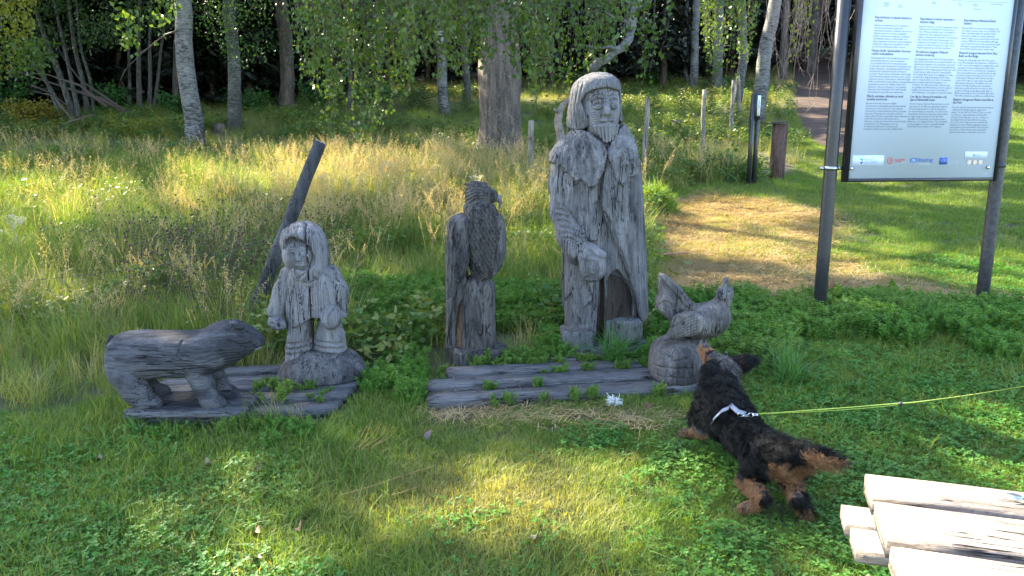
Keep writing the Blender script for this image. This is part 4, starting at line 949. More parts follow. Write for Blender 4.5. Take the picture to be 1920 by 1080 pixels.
COLS = [
 (["Rapolanharju houkutti ihmisiä jo\nvarhain", "Harjun laelle rakennettiin Suomen\nsuurin muinaislinna", "Eläydy entisajan elämään ja nauti\nupeasta luonnosta"],
  ["Rapolan muinaislinna ja sen ympäristö\nmuodostavat Suomen laajimman\nmuinaismuistoalueen. Kalaisine järvineen ja\nviljavine maineen se tarjosi asukkaille\npaikan vaihtelevia asuinalueita, ja ihmiset\nasettuivatkin tänne jo 400-luvulla. Seu-\ntukaa maanteitä ulottuvien, jotka asettuivat\nnykypäiviin säilyneiden kuppikivien avulla\nja antoivat kasvatettia harjun rinteen.",
   "Viikinkiajalla 800-1050 luvulla Rapolanharju\nvaurastuttiin linnavuoreksi suojaamaan\nryöstöretkiltä kansoita ja varustautuneita,\nja seurusti osaksi Vanajaveden muinaislinnojen\nketjua. Jääkauden synnyttämät jyrkkärinteiset\nharjumuodot tarjosivat linnalle luontaisen\nperustan. Harjun lakea kiertämään rakennettiin\nnoin kilometrin pituinen varustus, josta on yhä\nnäkyvissä vuoren, linnan kaivos. Alueelta löytyi\nlisäksi rautakautisia asuinpaikkoja, muinaispeltoja,\nympärillä olevineen tai -kallista sekä kolme\nkalmistoa. Rapolan linnavuori on tiettävästi\nkäytössä vielä keskiajalla 1200-1400-luvuilla\nmahdollisesti sotajoukkojen tukikohtana.",
   "Rapolan historian ja luonnon jäljille\ntutustumisen seuraamalla viitoitettuja polkuja.\nLinnavuoren kierroksella (1,2 km) näkyvät\nmuinaislinnan lisäksi harjunrinteiden ja kauniita\nmaisemia. Kierrokselta voit jatkaa edelleen\nharjupolulle (2,5 km), joka kulkee Rapolanharjun\nlaella sekä kosteikon pellonreunoille ja\nlaidunten vierillä muinaisten kaivosmerkintöiden\nja kupillisten ohi. Muinaisjäännösten ja\narvokkaan kasvillisuuden turvaamiseksi\npyydämme kulkemaan ainoalla polkuja pitkin."]),
 (["Rapolaåsen lockade människor\nmycket tidigt", "På åskrönet byggdes Finlands\nstörsta fornborg.", "Lev dig in i livet på forntiden och\nnjut av fantastisk natur"],
  ["Rapola fornborg och dess omgivningar utgör\nFinlands mest omfattande fornminnesom-\nråde. Med sina fiskrika sjöar och fruktbara\nmarker var det en gynnsam plats för de\ntidiga bosättarna och människor kom bofasta\nhär redan på 400-talet. Sammanlagt över\nbadar genom offergåvor som sedan i säd-\ngropar som finns bevarade än i dag och de\nangivna bygravarna i åkerns omnämnes.",
   "På vikingatiden under 800-1050-talet befästes\nRapolaåsen till fornborg som skulle skydda mot\nplundrande stammar och korsfarare; uppenbar-\nligen som en del i en kedja av fornborgar kring\nVanajavesi. Under istiden uppstod åsgropar med\nbranta kanter, vilka erbjöd en naturlig plats\nför borgen. Runt åsens krön byggdes en cirka\nen kilometer lång befästning. Av den finns\nännu en låg stenvall i norr kvar. På området\nfinns dessutom järnåldersboplatser, en\nfornåker, tre offerstenar eller -kyrkor samt\ntre gravfält. Rapola fornborg användes uppen-\nbarligen fortfarande under medeltiden på\n1200-1400-talet, eventuellt som bas för militär.",
   "Du kan bekanta dig med Rapolas historia och\nnatur genom att följa de uppmärkta stigarna.\nPå fornborgsrundan (1,2 km) får du utöver\nfornborgen njuta av åsvärlden och det vackra\nlandskapet. Från leden kan du fortsätta vidare\npå stigen längs åsens krön (2,5 km) förbi\nåkerfält och betesmark som kantas av grav-\nfältsröset och skålgropsstenar. För att skydda\nfornlämningarna och den värdefulla växtlig-\nheten ber vi att ni håller er till stigarna."]),
 (["Rapolanharju Attracted Early\nSettlers", "Finland's Largest Ancient Fort Was\nBuilt on the Ridge", "Explore Gorgeous Nature and Life in\nthe Past"],
  ["Rapola Hill Fort and its surroundings form\nthe largest ancient relics area in Finland. The\nlakes, abundant with fish, and the fertile\nland were suitable for early settlement,\nwhich is why people arrived here in the 5th\ncentury. With the aid of sacrificial offerings,\npeople asked for good crops and placed small\nofferings in cup-marked depressions. They\nburied their dead in cairns on the ridge.",
   "During the Viking Age (the 9th-11th centu-\nries), Rapolanharju was made into a hill fort in\norder to provide refuge from raiding tribes and\ncrusaders. It was probably part of the chain\nof forts that were located by Lake Vanajavesi.\nThe steep kettle holes, created by the Ice Age\nprovided a natural foundation for the fort. A\n1-km-long fortification was built around the\ncrest of the ridge. A supporting stone wall\nstill exists in the place. In addition, the area\nboasts Iron Age dwelling sites, an ancient\nfield, nine sacrificial stones or rocks, as well\nas three burial grounds. Apparently, Rapola\nHill Fort was still used in the Middle Ages (the\n13th-15th centuries), possibly as a military base.",
   "You can explore the history and natural features\nof Rapola by hiking along the signposted\npaths. On the Hill Fort Trail (1.2 km), you will\nsee the fort, ridge landscape and beautiful\nscenery. From this trail, you can continue to\nthe Ridge Path (2.5 km), which runs along\nthe crest of the ridge and next to fields and\npastures on lower slopes, passing by ancient\ncairn graves and a cup-marked stone. For the\nprotection of the ancient relics and valuable\nplants, please keep to the paths in the area."])]
HP = [[(1640, 34), (1634, 96.5), (1625, 182)], [(1725, 37), (1717, 99), (1706.5, 183)], [(1807, 40), (1798, 101), (1787, 188.5)]]
BP = [[(1639, 48.5), (1632, 110), (1623, 195)], [(1723, 51), (1715, 112), (1705, 196)], [(1804, 54), (1796, 114), (1785, 202.5)]]
for ci in range(3):
    for k in range(3):
        text(COLS[ci][0][k], *HP[ci][k], .0225, M_INK2, .0003, lsp=.88, xs=.92)
        nl = COLS[ci][1][k].count('\n') + 1
        text(COLS[ci][1][k], *BP[ci][k], .0168, M_INK, .0, lsp=.985 if ci else .99, xs=.97)
for (px, py, s) in ((1662, 6, 'Asuinpaikka\nGravfält\nMuinaispelto'), (1688, 11, 'Uhrikivi\nOffersten'), (1751, 5, 'Kalmisto\nGravfält'), (1800, 8, 'Linna\nBorg'), (1829, 9, 'Pysäköinti\nParkering'), (1868, 9, 'Luontopolku Naturstig'), (1832, 18, 'Näköalapaikka')):
    text(s, px, py, .0105, M_INK, 0, 'CENTER', .95, xs=.9)
m_ = MB(); a = PP(1785, 1); b = PP(1888, 5); m_.box((a[0], YF - .0006, b[1]), (b[0], YF, b[1] + .0022)); m_.build('ruled_line', M_LINE, panel)
def PQ(x0, y0, x1, y1): (ua, wa), (ub, wb) = PP(x0, y1), PP(x1, y0); return ua, wa, ub - ua, wb - wa
def patch(name, x0, y0, x1, y1, mat, y=YF): u, w, du, dw = PQ(x0, y0, x1, y1); return quad(u, w, du, dw, y).build(name, mat, panel)
patch('sticker', 1597, 291, 1658, 312, M_STICK); patch('sticker', 1808, 284, 1852, 298, M_STICK)
for (a, b, c, d, mt) in ((1612.5, 296, 1615, 300, M_GREEN), (1615, 298, 1618.5, 301, M_TEAL), (1613, 303, 1616, 307, M_BLUE), (1616, 302.5, 1618.5, 305, M_TEAL)): patch('logo_mark', a, b, c, d, mt, YF - .0008)
text("METSÄHALLITUS\nFORSTSTYRELSEN\nMEÄHCIRÁÐÐEHUS", 1620.5, 299.6, .0125, M_MID, .0003, lsp=1.0, xs=.9)
def ringmesh(cx, cy, r0, r1, a0=0, a1=360, n=28, sx=1.0, y=YF):
    u, w = PP(cx, cy); V = []
    for i in range(n + 1):
        t = math.radians(a0 + (a1 - a0) * i / n)
        for r_ in (r0, r1): V.append((u + r_ * math.cos(t) * sx, y - .0007, w + r_ * math.sin(t)))
    F = np.array([(2 * i, 2 * i + 1, 2 * i + 3, 2 * i + 2) for i in range(n)]); return np.array(V), F
ra = .0225
mb = MB().add(*ringmesh(1668.5, 301.5, ra * .80, ra, 30, 330)); mb.add(*ringmesh(1669.5, 301.8, ra * .42, ra * .6, 0, 270)); mb.add(*ringmesh(1670.5, 302, ra * .1, ra * .28, 0, 360)); mb.build('logo_mark', M_RED, panel)
text("VALKEAKOSKEN\nKAUPUNKI", 1677, 301, .0135, M_RED, .0003, lsp=.95, xs=.78); patch('logo_rule', 1677, 305.5, 1699.5, 306.4, M_LINE)
mb = MB().add(*ringmesh(1713, 300.5, .012, .0165, 0, 360, sx=1.75)); mb.build('logo_mark', M_BLUE, panel); mb = MB().add(*ringmesh(1713, 300.5, .0, .0085, 0, 360, sx=1.5, y=YF - .0006)); mb.build('logo_mark', M_MID, panel)
text("Interreg", 1721, 303.5, .040, M_BLUE, .0006, xs=.86); text("Central Baltic", 1721.5, 309.5, .019, M_LINE, .0002, xs=.86)
patch('flag', 1760.5, 295.5, 1776.5, 308.5, M_BLUE); mb = MB()
for k in range(12):
    a = math.radians(30 * k); u, w = PP(1768.5, 302); r_ = .0125; s = .0021; cx, cz = u + r_ * math.cos(a), w + r_ * math.sin(a)
    V = [(cx, YF - .0012, cz)]
    for i in range(10): q = s * (1 if i % 2 == 0 else .42); b = math.pi / 2 + i * math.pi / 5; V.append((cx + q * math.cos(b), YF - .0012, cz + q * math.sin(b)))
    mb.add(V, np.array([(0, 1 + i, 1 + (i + 1) % 10) for i in range(10)]))
mb.build('flag_stars', M_YEL, panel)
text("EUROPEAN UNION\nEuropean Regional Development Fund", 1778, 303.8, .0105, M_LINE, .0002, lsp=1.15, xs=.8)
patch('logo_mark', 1824.5, 288.5, 1827, 293, M_BLUE, YF - .0008); text("METSÄHALLITUS\nFORSTSTYRELSEN\nMEÄHCIRÁÐÐEHUS", 1828, 290, .0062, M_MID, .0002, xs=.9)
for x in (1817, 1827.5, 1838): MB().add(*ringmesh(x, 304, 0, .0165, 0, 360)).build('round_emblem', M_BEIGE, panel)
patch('ruled_line', 1838, 325.5, 1852, 326.2, M_LINE)
for (x, y) in ((1596, 316), (1852, 314)):
    u, w = PP(x, y); b = MB().tube([(u, YF, w), (u, YF - .006, w), (u, YF - .009, w)], [.0125, .0115, .006], 14); b.build('bolt', M_STEEL, sign, smooth=True)
for side, uu, ue in ((0, 0, u0), (1, LS, u1)):
    zc = PP(1560, 316)[1] + (.0 if side == 0 else .012)
    c = MB().tube([(uu, 0, zc - .013), (uu, 0, zc + .013)], .0475, 24); s = 1 if side == 0 else -1
    c.box((min(uu + s * .04, ue - s * .0), -.012, zc - .011), (max(uu + s * .04, ue - s * .0), -.004, zc + .011)); c.tube([(uu + s * .058, -.022, zc), (uu + s * .058, .004, zc)], .009, 10)
    if side == 0: c.box((uu - .075, -.004, zc - .011), (uu - .04, .004, zc + .011)); c.tube([(uu - .062, -.012, zc), (uu - .062, .01, zc)], .008, 10)
    c.build('clamp', M_BLACK2 if side else M_STEEL, sign)

# ------------------------------------------------------------------ leaning log, fence posts, small posts
W_LOG = carved('weathered_log', ring=14, seed=31., light=(0.062, 0.061, 0.063), dark=(.02, .02, .022), blotch=.6)
W_POST = carved('weathered_post', ring=14, seed=33., light=(0.204, 0.184, 0.156), dark=(.06, .05, .04), blotch=.2)
W_POSTR = carved('red_brown_post', ring=14, seed=35., light=(0.109, 0.065, 0.051), dark=(.05, .03, .025), blotch=.3)
b0 = onY(489, 552, 5.15); t0 = onY(600, 268, 5.45)
lg = thing('leaning_log', 'dark bare pole leaning behind the hooded child figure', 'log', tuple(b0))
k_ = np.linspace(-.12, 1, 12)[:, None]; pts = (t0 - b0) * k_ + np.stack([.002 * np.sin(k_[:, 0] * 7), 0 * k_[:, 0], 0 * k_[:, 0]], -1)
MB().tube(pts, np.linspace(.052, .044, 12), 18, noise=.08, nf=2).build('shaft', W_LOG, lg, smooth=True)
cp = np.array(pts[-1]); dd = (t0 - b0) / np.linalg.norm(t0 - b0); MB().tube([cp - dd * .002, cp + dd * .004], [.0425, .041], 18).build('cut_end', plain('grey_end_grain', (.20, .20, .21), .9, 0, .3, 90, .4), lg)
posts = [(995, 226, 352, 11, 10.8, 'grey fence post between the big birch and the bearded man statue', .0), (1206, 184, 342, 9.5, 12.0, 'thin pale fence post just right of the bearded man statue', .003), (1317, 168, 300, 8, 14.2, 'thin fence post standing over the leafy sapling', -.003),
         (1370, 150, 255, 6.5, 17.0, 'slim stake left of the slim double black post', 0), (1387, 140, 212, 6, 20.5, 'slim stake farthest back, beside the leaning white birch', .01)]
for (px, yt, yb, w, Y, lab, ln) in posts:
    t_ = onY(px, yt, Y); b = onY(px, yb, Y); g = H(b[0], b[1]); rr = w / 2 / (FPX / Y)
    f = thing('fence_post', lab, 'fence post', (b[0], b[1], g), random.uniform(0, 3), 'old wooden fence posts')
    h_ = t_[2] - g; n = 9; P_ = [(ln * h_ * i + .006 * math.sin(i * 1.3 + px), .005 * math.cos(i * 1.7 + px), -.2 + (h_ + .2) * i / (n - 1)) for i in range(n)]
    MB().tube(P_, np.linspace(rr * 1.05, rr * .92, n), 12, noise=.12, nf=2, seed=px).build('shaft', W_POST, f, smooth=True)
# double black post with its narrow white panel seen from the edge
g = at(1407, 348); s_ = FPX / g[1]
bp = thing('trail_sign', 'slim black double post sign with a narrow pale panel, seen almost edge-on', 'sign', tuple(g), math.radians(20)); hh = onY(1407, 175, g[1])[2] - g[2]
for x in (-.038, .052): MB().box((x - .020, -.025, -.2), (x + .020, .025, hh)).build('post', M_BLACK, bp)
MB().box((-.018, -.03, hh * .72), (.072, .03, hh - .02)).build('panel_frame', M_BLACK, bp); MB().box((.012, -.034, hh * .76), (.064, -.031, hh - .03)).build('panel', plain('pale_panel', (.62, .66, .60), .5, 0, .05), bp); MB().box((.032, -.037, hh * .84), (.041, -.0345, hh * .93)).build('printed_mark', M_INK2, bp)
g = at(1455, 338); hs = onY(1455, 232, g[1])[2] - g[2]; rs = .105
sp = thing('wooden_marker_post', 'reddish brown plank post with slanted cap right of the black post', 'post', tuple(g), math.radians(12))
MB().box((-rs, -.045, -.2), (rs, .045, hs), Matrix.Rotation(.02, 4, 'Y')).build('shaft', W_POSTR, sp)
MB().box((-rs - .02, -.10, hs - .0), (rs + .03, .10, hs + .02), Matrix.Translation((0, 0, .01)) @ Matrix.Rotation(-.06, 4, 'Y')).build('cap', M_BLACK2, sp)

# ------------------------------------------------------------------ picnic table corner, lower right
W_TAB = carved('pale_table_wood', axis='X', ring=14, seed=41., light=(.21, .175, .148), dark=(.07, .055, .045), blotch=-.3, streak=.7, stain=.12)
ZT = .86; Cn = onZ(1622, 886, ZT); D1 = onZ(1920, 921, ZT) - Cn; angT = math.atan2(D1[1], D1[0])
gz = H(Cn[0] + .5, Cn[1] - .5)
tab = thing('picnic_table', 'pale unpainted wooden picnic table corner in full sun at lower right', 'table', (Cn[0], Cn[1], gz), angT)
rot = lambda P: (Matrix.Rotation(-angT, 4, 'Z') @ Vector((P[0] - Cn[0], P[1] - Cn[1], 0)))
zt = ZT - gz; y = 0.; pw = [-rot(onZ(1642, 946, ZT)).y, -rot(onZ(1643, 953, ZT)).y, -rot(onZ(1664, 1031, ZT)).y, -rot(onZ(1672, 1046, ZT)).y]
W1 = .125; st = [0]; gp = .026
def board(x0, x1, ya, yb, z, th, parent, mat, name='plank'):
    n = 14; V = []; bev = .006
    prof = [(ya, z - th), (ya, z - bev), (ya - bev, z), (yb + bev, z), (yb, z - bev), (yb, z - th)]
    for i in range(n):
        x = x0 + (x1 - x0) * i / (n - 1)
        for (py_, pz_) in prof: V.append((x, py_ + .0012 * float(vnoise(np.array(x * 6), np.array(py_ * 40))), pz_ + .0008 * float(vnoise(np.array(x * 9), np.array(py_ * 30)))))
    m = 6; F = [(i * m + j, i * m + (j + 1) % m, (i + 1) * m + (j + 1) % m, (i + 1) * m + j) for i in range(n - 1) for j in range(m)]
    me = mesh_np(name, np.array(V), [np.array(F)[:, ::-1], np.array([[0, 1, 2, 3, 4, 5], [(n - 1) * m + k for k in (5, 4, 3, 2, 1, 0)]])]); return obj(name, me, mat, parent)
ys = 0.
xoff = [0, .0, .0, .01, .015, .01]
for k in range(6):
    w = (.118, .152, .15, .15, .145, .12)[k]; board(xoff[k], 1.9, -ys, -ys - w, zt, .045, tab, W_TAB); ys += w + (.024, .032, .03, .03, .03, .03)[k]
wt = ys
for x in (.32, 1.55): MB().box((x, -wt + .04, zt - .14), (x + .045, -.03, zt - .047)).build('crossbeam', W_TAB, tab)
bz = .50 - gz; bA = rot(onZ(1577, 944, .50)); 
for k in range(2): board(bA.x - .0 + .01 * k, bA.x + 1.9, bA.y - k * .145, bA.y - k * .145 - .122, bz, .045, tab, W_TAB, 'bench_plank')
for k in range(2): board(bA.x, bA.x + 1.9, -wt - .28 - k * .145, -wt - .28 - k * .145 - .122, bz, .045, tab, W_TAB, 'bench_plank')
for x in (.37, 1.50):
    MB().box((x, -wt - .5, bz - .14), (x + .045, bA.y + .0, bz - .047)).build('bench_beam', W_TAB, tab)
    for s in (0, 1):
        ya, yb = (-.12, .16) if s == 0 else (-wt + .12, -wt - .2)
        V = []
        for (yy, zz) in ((ya, zt - .05), (yb, 0 - .05)):
            for (dx, dy) in ((0, -.05), (.045, -.05), (.045, .05), (0, .05)): V.append((x + .048 + dx, yy + dy, zz))
        MB().add(V, np.array([(0, 1, 2, 3), (7, 6, 5, 4), (0, 4, 5, 1), (1, 5, 6, 2), (2, 6, 7, 3), (3, 7, 4, 0)])).build('leg', W_TAB, tab)
for (px, py) in ((1902, 931),):
    q = rot(onZ(px, py, ZT)); MB().tube([(q.x, q.y, zt - .001), (q.x, q.y, zt + .0015)], [.016, .0155], 20).build('bolt', M_STEEL, tab)
# ------------------------------------------------------------------ the dog
def dogmat(name, a, b, rough=.55):
    m, nt, p, out = newmat(name); tc = N(nt, 'ShaderNodeTexCoord').outputs['Object']
    hi = N(nt, 'ShaderNodeHairInfo').outputs['Random']
    nt.links.new(mixc(nt, a, b, hi), p.inputs['Base Color']); p.inputs['Roughness'].default_value = rough; p.inputs['Specular IOR Level'].default_value = .22
    return m
FUR_B = dogmat('black_fur', (.002, .0018, .0017), (.010, .009, .008), .45); FUR_T = dogmat('tan_fur', (.17, .075, .03), (.31, .165, .08)); FUR_G = dogmat('grizzled_fur', (.02, .018, .017), (.22, .20, .19)); 
SKIN = plain('dog_skin_dark', (.012, .010, .009), .8, 0, .2, 30, .1); NOSE = plain('dog_nose', (.01, .01, .011), .3, 0, .1)
def make_dog():
    def P(px, py, Y): return onY(px, py, Y)
    O = np.array((*P(1420, 850, 2.85)[:2], 0)); O[2] = H(O[0], O[1])
    t = thing('dog', 'small black and tan rough-haired dog on a leash, stretching up to sniff the hen carving', 'dog', tuple(O))
    L = lambda px, py, Y: P(px, py, Y) - O
    def G(px, py): q = at(px, py); return q - O
    # skeleton
    hip = L(1440, 852, 2.75); rump = L(1460, 858, 2.69); loin = L(1397, 815, 2.88); rib = L(1364, 775, 3.03); wither = L(1350, 745, 3.13); chest = L(1330, 780, 3.16)
    neck = L(1348, 712, 3.24); skull = L(1352, 690, 3.31); muz0 = L(1332, 672, 3.35); muz1 = L(1321, 653, 3.39)
    v = Vol(None, None, .0056)
    v.add(cap(hip, loin, .068, .063)); v.add(cap(loin, rib, .063, .082), .03); v.add(cap(rib, wither, .082, .074), .03); v.add(cap(chest, wither, .07, .075), .03); v.add(cap(rump, hip, .055, .066), .03)
    v.add(cap(wither, neck, .064, .052), .03); v.add(cap(neck, skull, .052, .052), .03); v.add(ell(skull, (.058, .062, .052)), .02); v.add(cap(muz0, muz1, .034, .023), .02)
    # hind legs: thigh, hock, foot
    lf = G(1402, 968); rf = G(1508, 975)
    for (th, kn, hk, ft, toe) in ((L(1422, 872, 2.73), L(1402, 898, 2.74), L(1432, 932, 2.62), lf + (.02, .0, .045), lf + (-.02, .01, .03)),
                                  (L(1478, 872, 2.70), L(1486, 900, 2.72), L(1496, 936, 2.60), rf + (-.012, .0, .045), rf + (.018, .03, .03))):
        v.add(cap(th, kn, .056, .036), .03); v.add(cap(kn, hk, .032, .02), .02); v.add(cap(hk, ft, .021, .019), .01); v.add(cap(ft, toe, .02, .017), .01)
    # front legs: left foot visible
    ffl = G(1288, 826); ffr = L(1372, 800, 3.34); ffr[2] = H(ffr[0] + O[0], ffr[1] + O[1]) - O[2] + .02
    v.add(cap(L(1335, 772, 3.16), L(1318, 800, 3.20), .048, .028), .03); v.add(cap(L(1318, 800, 3.20), ffl + (.025, 0, .045), .026, .017), .02); v.add(cap(ffl + (.03, 0, .045), ffl + (-.015, .02, .035), .018, .016), .01)
    v.add(cap(L(1372, 775, 3.17), (np.array(L(1376, 790, 3.22))), .05, .034), .03); v.add(cap(L(1376, 790, 3.22), ffr, .03, .02), .02); v.add(cap(ffr, ffr + (0, .03, 0), .02, .017), .01)
    # tail
    T = [L(1470, 848, 2.70), L(1500, 845, 2.66), L(1535, 853, 2.62), L(1575, 865, 2.58)]
    for a, b, r0, r1 in zip(T[:-1], T[1:], (.03, .02, .015), (.02, .015, .008)): v.add(cap(a, b, r0, r1), .015)
    body = v.build('body', SKIN, t)
    # ears
    V = []
    for nm, e in (('ear', [L(1338, 680, 3.27), L(1330, 692, 3.215), L(1336, 708, 3.19)]), ('ear', [L(1368, 682, 3.31), L(1388, 681, 3.31), L(1409, 675, 3.32)])):
        w = Vol(None, None, .0035)
        for a, b, r0, r1 in zip(e[:-1], e[1:], (.016, .024), (.024, .010)): w.add(cap(a, b, r0, r1), .01)
        w.build(nm, SKIN, t); V.append(w)
    w = Vol(None, None, .0022); w.add(ell(muz1 + np.array((.004, -.008, .014)), (.014, .014, .011))); w.build('nose', NOSE, t)
    for e in (L(1342, 668, 3.34), L(1362, 668, 3.34)):
        w = Vol(None, None, .002); w.add(ell(e + np.array((0, .01, .012)), (.009, .009, .009))); w.build('eye', plain('dog_eye', (.01, .006, .004), .08), t)
    # harness and its ring
    MH = plain('grey_reflective_webbing', (.20, .205, .23), .45, 0, .08, 80, .2); hs = thing_none = None
    def strap(pts, wv, name='harness', mat=MH):
        pts = [np.array(q) for q in pts]; mb = MB(); V = []
        for i, q in enumerate(pts):
            V += [q - wv / 2, q + wv / 2, q + wv / 2 - np.array((0, 0, .004)), q - wv / 2 - np.array((0, 0, .004))]
        F = []
        for i in range(len(pts) - 1):
            a = i * 4; F += [(a, a + 1, a + 5, a + 4), (a + 1, a + 2, a + 6, a + 5), (a + 2, a + 3, a + 7, a + 6), (a + 3, a, a + 4, a + 7)]
        F += [(0, 3, 2, 1), (len(V) - 4, len(V) - 3, len(V) - 2, len(V) - 1)]
        return mb.add(V, np.array(F)).build(name, mat, t)
    up = np.array((0, -.004, .016))
    strap([L(1331, 798, 2.985) + up * .5, L(1340, 788, 2.935) + up, L(1352, 776, 2.90) + up, L(1366, 770, 2.90) + up], np.array((.007, .012, .010)))
    strap([L(1368, 763, 2.95) + up, L(1374, 770, 2.91) + up, L(1382, 777, 2.885) + up, L(1396, 781, 2.88) + up], np.array((.014, .010, .009)))
    strap([L(1331, 798, 2.98) + up * 1.3, L(1340, 789, 2.93) + up * 1.3, L(1354, 777, 2.895) + up * 1.3], np.array((.002, .004, .003)), 'reflective_stripe', plain('reflective_white', (.42, .43, .5), .3))
    ring = MB(); c = L(1393, 778, 2.86)
    for k, q in enumerate((L(1388, 778, 2.875), L(1398, 779, 2.87), L(1408, 778, 2.865), L(1416, 777.5, 2.86))):
        th = np.linspace(0, 2 * np.pi, 13); R_ = .0085; pts = [q + np.array((R_ * 1.3 * math.cos(a), (R_ * math.sin(a) if k % 2 else 0), (R_ * math.sin(a) if k % 2 == 0 else 0))) for a in th]; ring.tube(pts, .0018, 6, cap=False)
    ring.build('ring_and_clip', plain('chrome_clip', (.7, .7, .72), .2, 1), t)
    # ---------------- coat: hair curves grown from the body surface
    def fur(name, mat, roots, nrm, ln, lay, curl, rad=.0008, clump=.5):
        n = len(roots); K = 7; ck = np.floor(roots / .022)
        lay = lay / (np.linalg.norm(lay, axis=1)[:, None] + 1e-9)
        cn_ = np.stack([_hash(ck[:, 0], ck[:, 1], ck[:, 2], 11 + q_) - .5 for q_ in range(3)], -1); d = nrm * .8 + lay * .7 + cn_ * .9 + RNG.normal(0, .12, (n, 3)); d /= np.linalg.norm(d, axis=1)[:, None]
        ph = _hash(ck[:, 0], ck[:, 1], ck[:, 2], 5) * 6.28
        a = np.cross(d, (0, 0, 1.)); a /= np.linalg.norm(a, axis=1)[:, None] + 1e-9; b = np.cross(d, a)
        tt = np.linspace(0, 1, K)[None, :, None]
        l = (ln * RNG.uniform(.6, 1.15, n))[:, None, None]
        w_ = tt * curl
        pos = roots[:, None] + d[:, None] * tt * l + lay[:, None] * (tt ** 2) * l * .45 - np.array((0, 0, 1.)) * (tt ** 2) * l * .22
        wob = 7.5; pos += a[:, None] * (np.sin(ph[:, None, None] + tt * wob) - np.sin(ph)[:, None, None]) * w_ * l + b[:, None] * (np.cos(ph[:, None, None] * 1.7 + tt * wob)) * w_ * l
        hc = bpy.data.hair_curves.new(name); hc.add_curves([K] * n)
        hc.attributes['position'].data.foreach_set('vector', pos.astype(np.float32).ravel()) if 'position' in hc.attributes else hc.points.foreach_set('position', pos.astype(np.float32).ravel())
        ra = np.broadcast_to(np.linspace(1, .25, K) * rad, (n, K)).astype(np.float32).ravel()
        at_ = hc.attributes.get('radius') or hc.attributes.new('radius', 'FLOAT', 'POINT'); at_.data.foreach_set('value', ra)
        hc.materials.append(mat); o = link(bpy.data.objects.new(name, hc)); o.parent = t; return o
    R, Nn = [], []
    def sample(me, n):
        nv = len(me.vertices); nl = len(me.polygons)
        co = np.empty(nv * 3, np.float32); me.vertices.foreach_get('co', co); co = co.reshape(-1, 3)
        q = np.empty(nl * 4, np.int32); me.loops.foreach_get('vertex_index', q); q = q.reshape(-1, 4)
        e1 = co[q[:, 2]] - co[q[:, 0]]; e2 = co[q[:, 3]] - co[q[:, 1]]; nn = np.cross(e1, e2); ar = np.linalg.norm(nn, axis=1) + 1e-12
        pick = RNG.choice(nl, n, p=ar / ar.sum()); u, v_ = RNG.random(n)[:, None], RNG.random(n)[:, None]
        c = co[q[pick]]; p_ = (c[:, 0] * (1 - u) + c[:, 1] * u) * (1 - v_) + (c[:, 3] * (1 - u) + c[:, 2] * u) * v_
        return p_.astype(float), (nn[pick] / ar[pick][:, None]).astype(float)
    p_, n_ = sample(body.data, 56000)
    # lay direction: along the spine towards the tail
    sp = np.array([muz1, muz0, skull, neck, wither, rib, loin, hip, T[1], T[2], T[3]]); seg = np.diff(sp, axis=0)
    md = (sp[:-1] + sp[1:]) / 2; dist = ((p_[:, None] - md[None]) ** 2).sum(-1); near = dist.argmin(1); lay = seg[near] / np.linalg.norm(seg[near], axis=1)[:, None]
    def D(c): return np.linalg.norm(p_ - np.asarray(c), axis=1)
    leg_low = np.zeros(len(p_), bool)
    gzr = height(p_[:, 0] + O[0], p_[:, 1] + O[1]) - O[2]; hgt = p_[:, 2] - gzr
    tan = (hgt < .115) & (near > 2)
    for k_, (px, py, Y, rr) in enumerate(((1466, 893, 2.64, .052), (1452, 905, 2.62, .035), (1412, 925, 2.66, .05), (1490, 925, 2.62, .055), (1480, 895, 2.63, .04))): tan |= D(L(px, py, Y)) < rr * (1 + .45 * vnoise(p_[:, 0] * 42, p_[:, 1] * 42, p_[:, 2] * 42, seed=3))
    tl = (near >= 8) & (p_[:, 0] > T[1][0] - .01); tan |= tl & (n_[:, 1] * -.6 - n_[:, 2] * .8 > .05) & (p_[:, 0] < T[3][0] - .012)
    tan &= ~(tl & ~((n_[:, 1] * -.6 - n_[:, 2] * .8 > .05) & (p_[:, 0] < T[3][0] - .012)))
    tan |= (D(muz1) < .042) | (D(muz0) < .03) | ((D(skull) < .1) & (n_[:, 0] < -.55) & (D(muz0) < .075))
    nose = D(muz1 + np.array((.004, -.008, .016))) < .017
    dark_toe = (D(rf + np.array((.018, .03, .02))) < .045) | (D(L(1440, 940, 2.6)) < .03) | (D(L(1498, 945, 2.58)) < .03)
    tan &= ~dark_toe
    griz = (~tan) & (near <= 3) & (D(skull) < .085) & (RNG.random(len(p_)) < .75); griz |= (~tan) & (D(L(1322, 795, 3.15)) < .05)
    ln = np.full(len(p_), .033); ln[near <= 1] = .014; ln[(near > 1) & (near <= 3)] = .036; ln[hgt < .15] = .015; ln[hgt < .07] = .009; ln[tl] = .036; ln[nose] = .001
    curl = np.full((len(p_), 1, 1), .34); 
    lay[hgt < .13] = (0, 0, -1.)
    blk = ~tan & ~griz
    for nm, mt, m_ in (('black_coat', FUR_B, blk & ~nose), ('tan_coat', FUR_T, tan & ~nose), ('grizzled_coat', FUR_G, griz & ~nose)):
        fur(nm, mt, p_[m_], n_[m_], ln[m_], lay[m_], curl[m_])
    ears = [o for o in t.children if o.name.startswith('ear')]
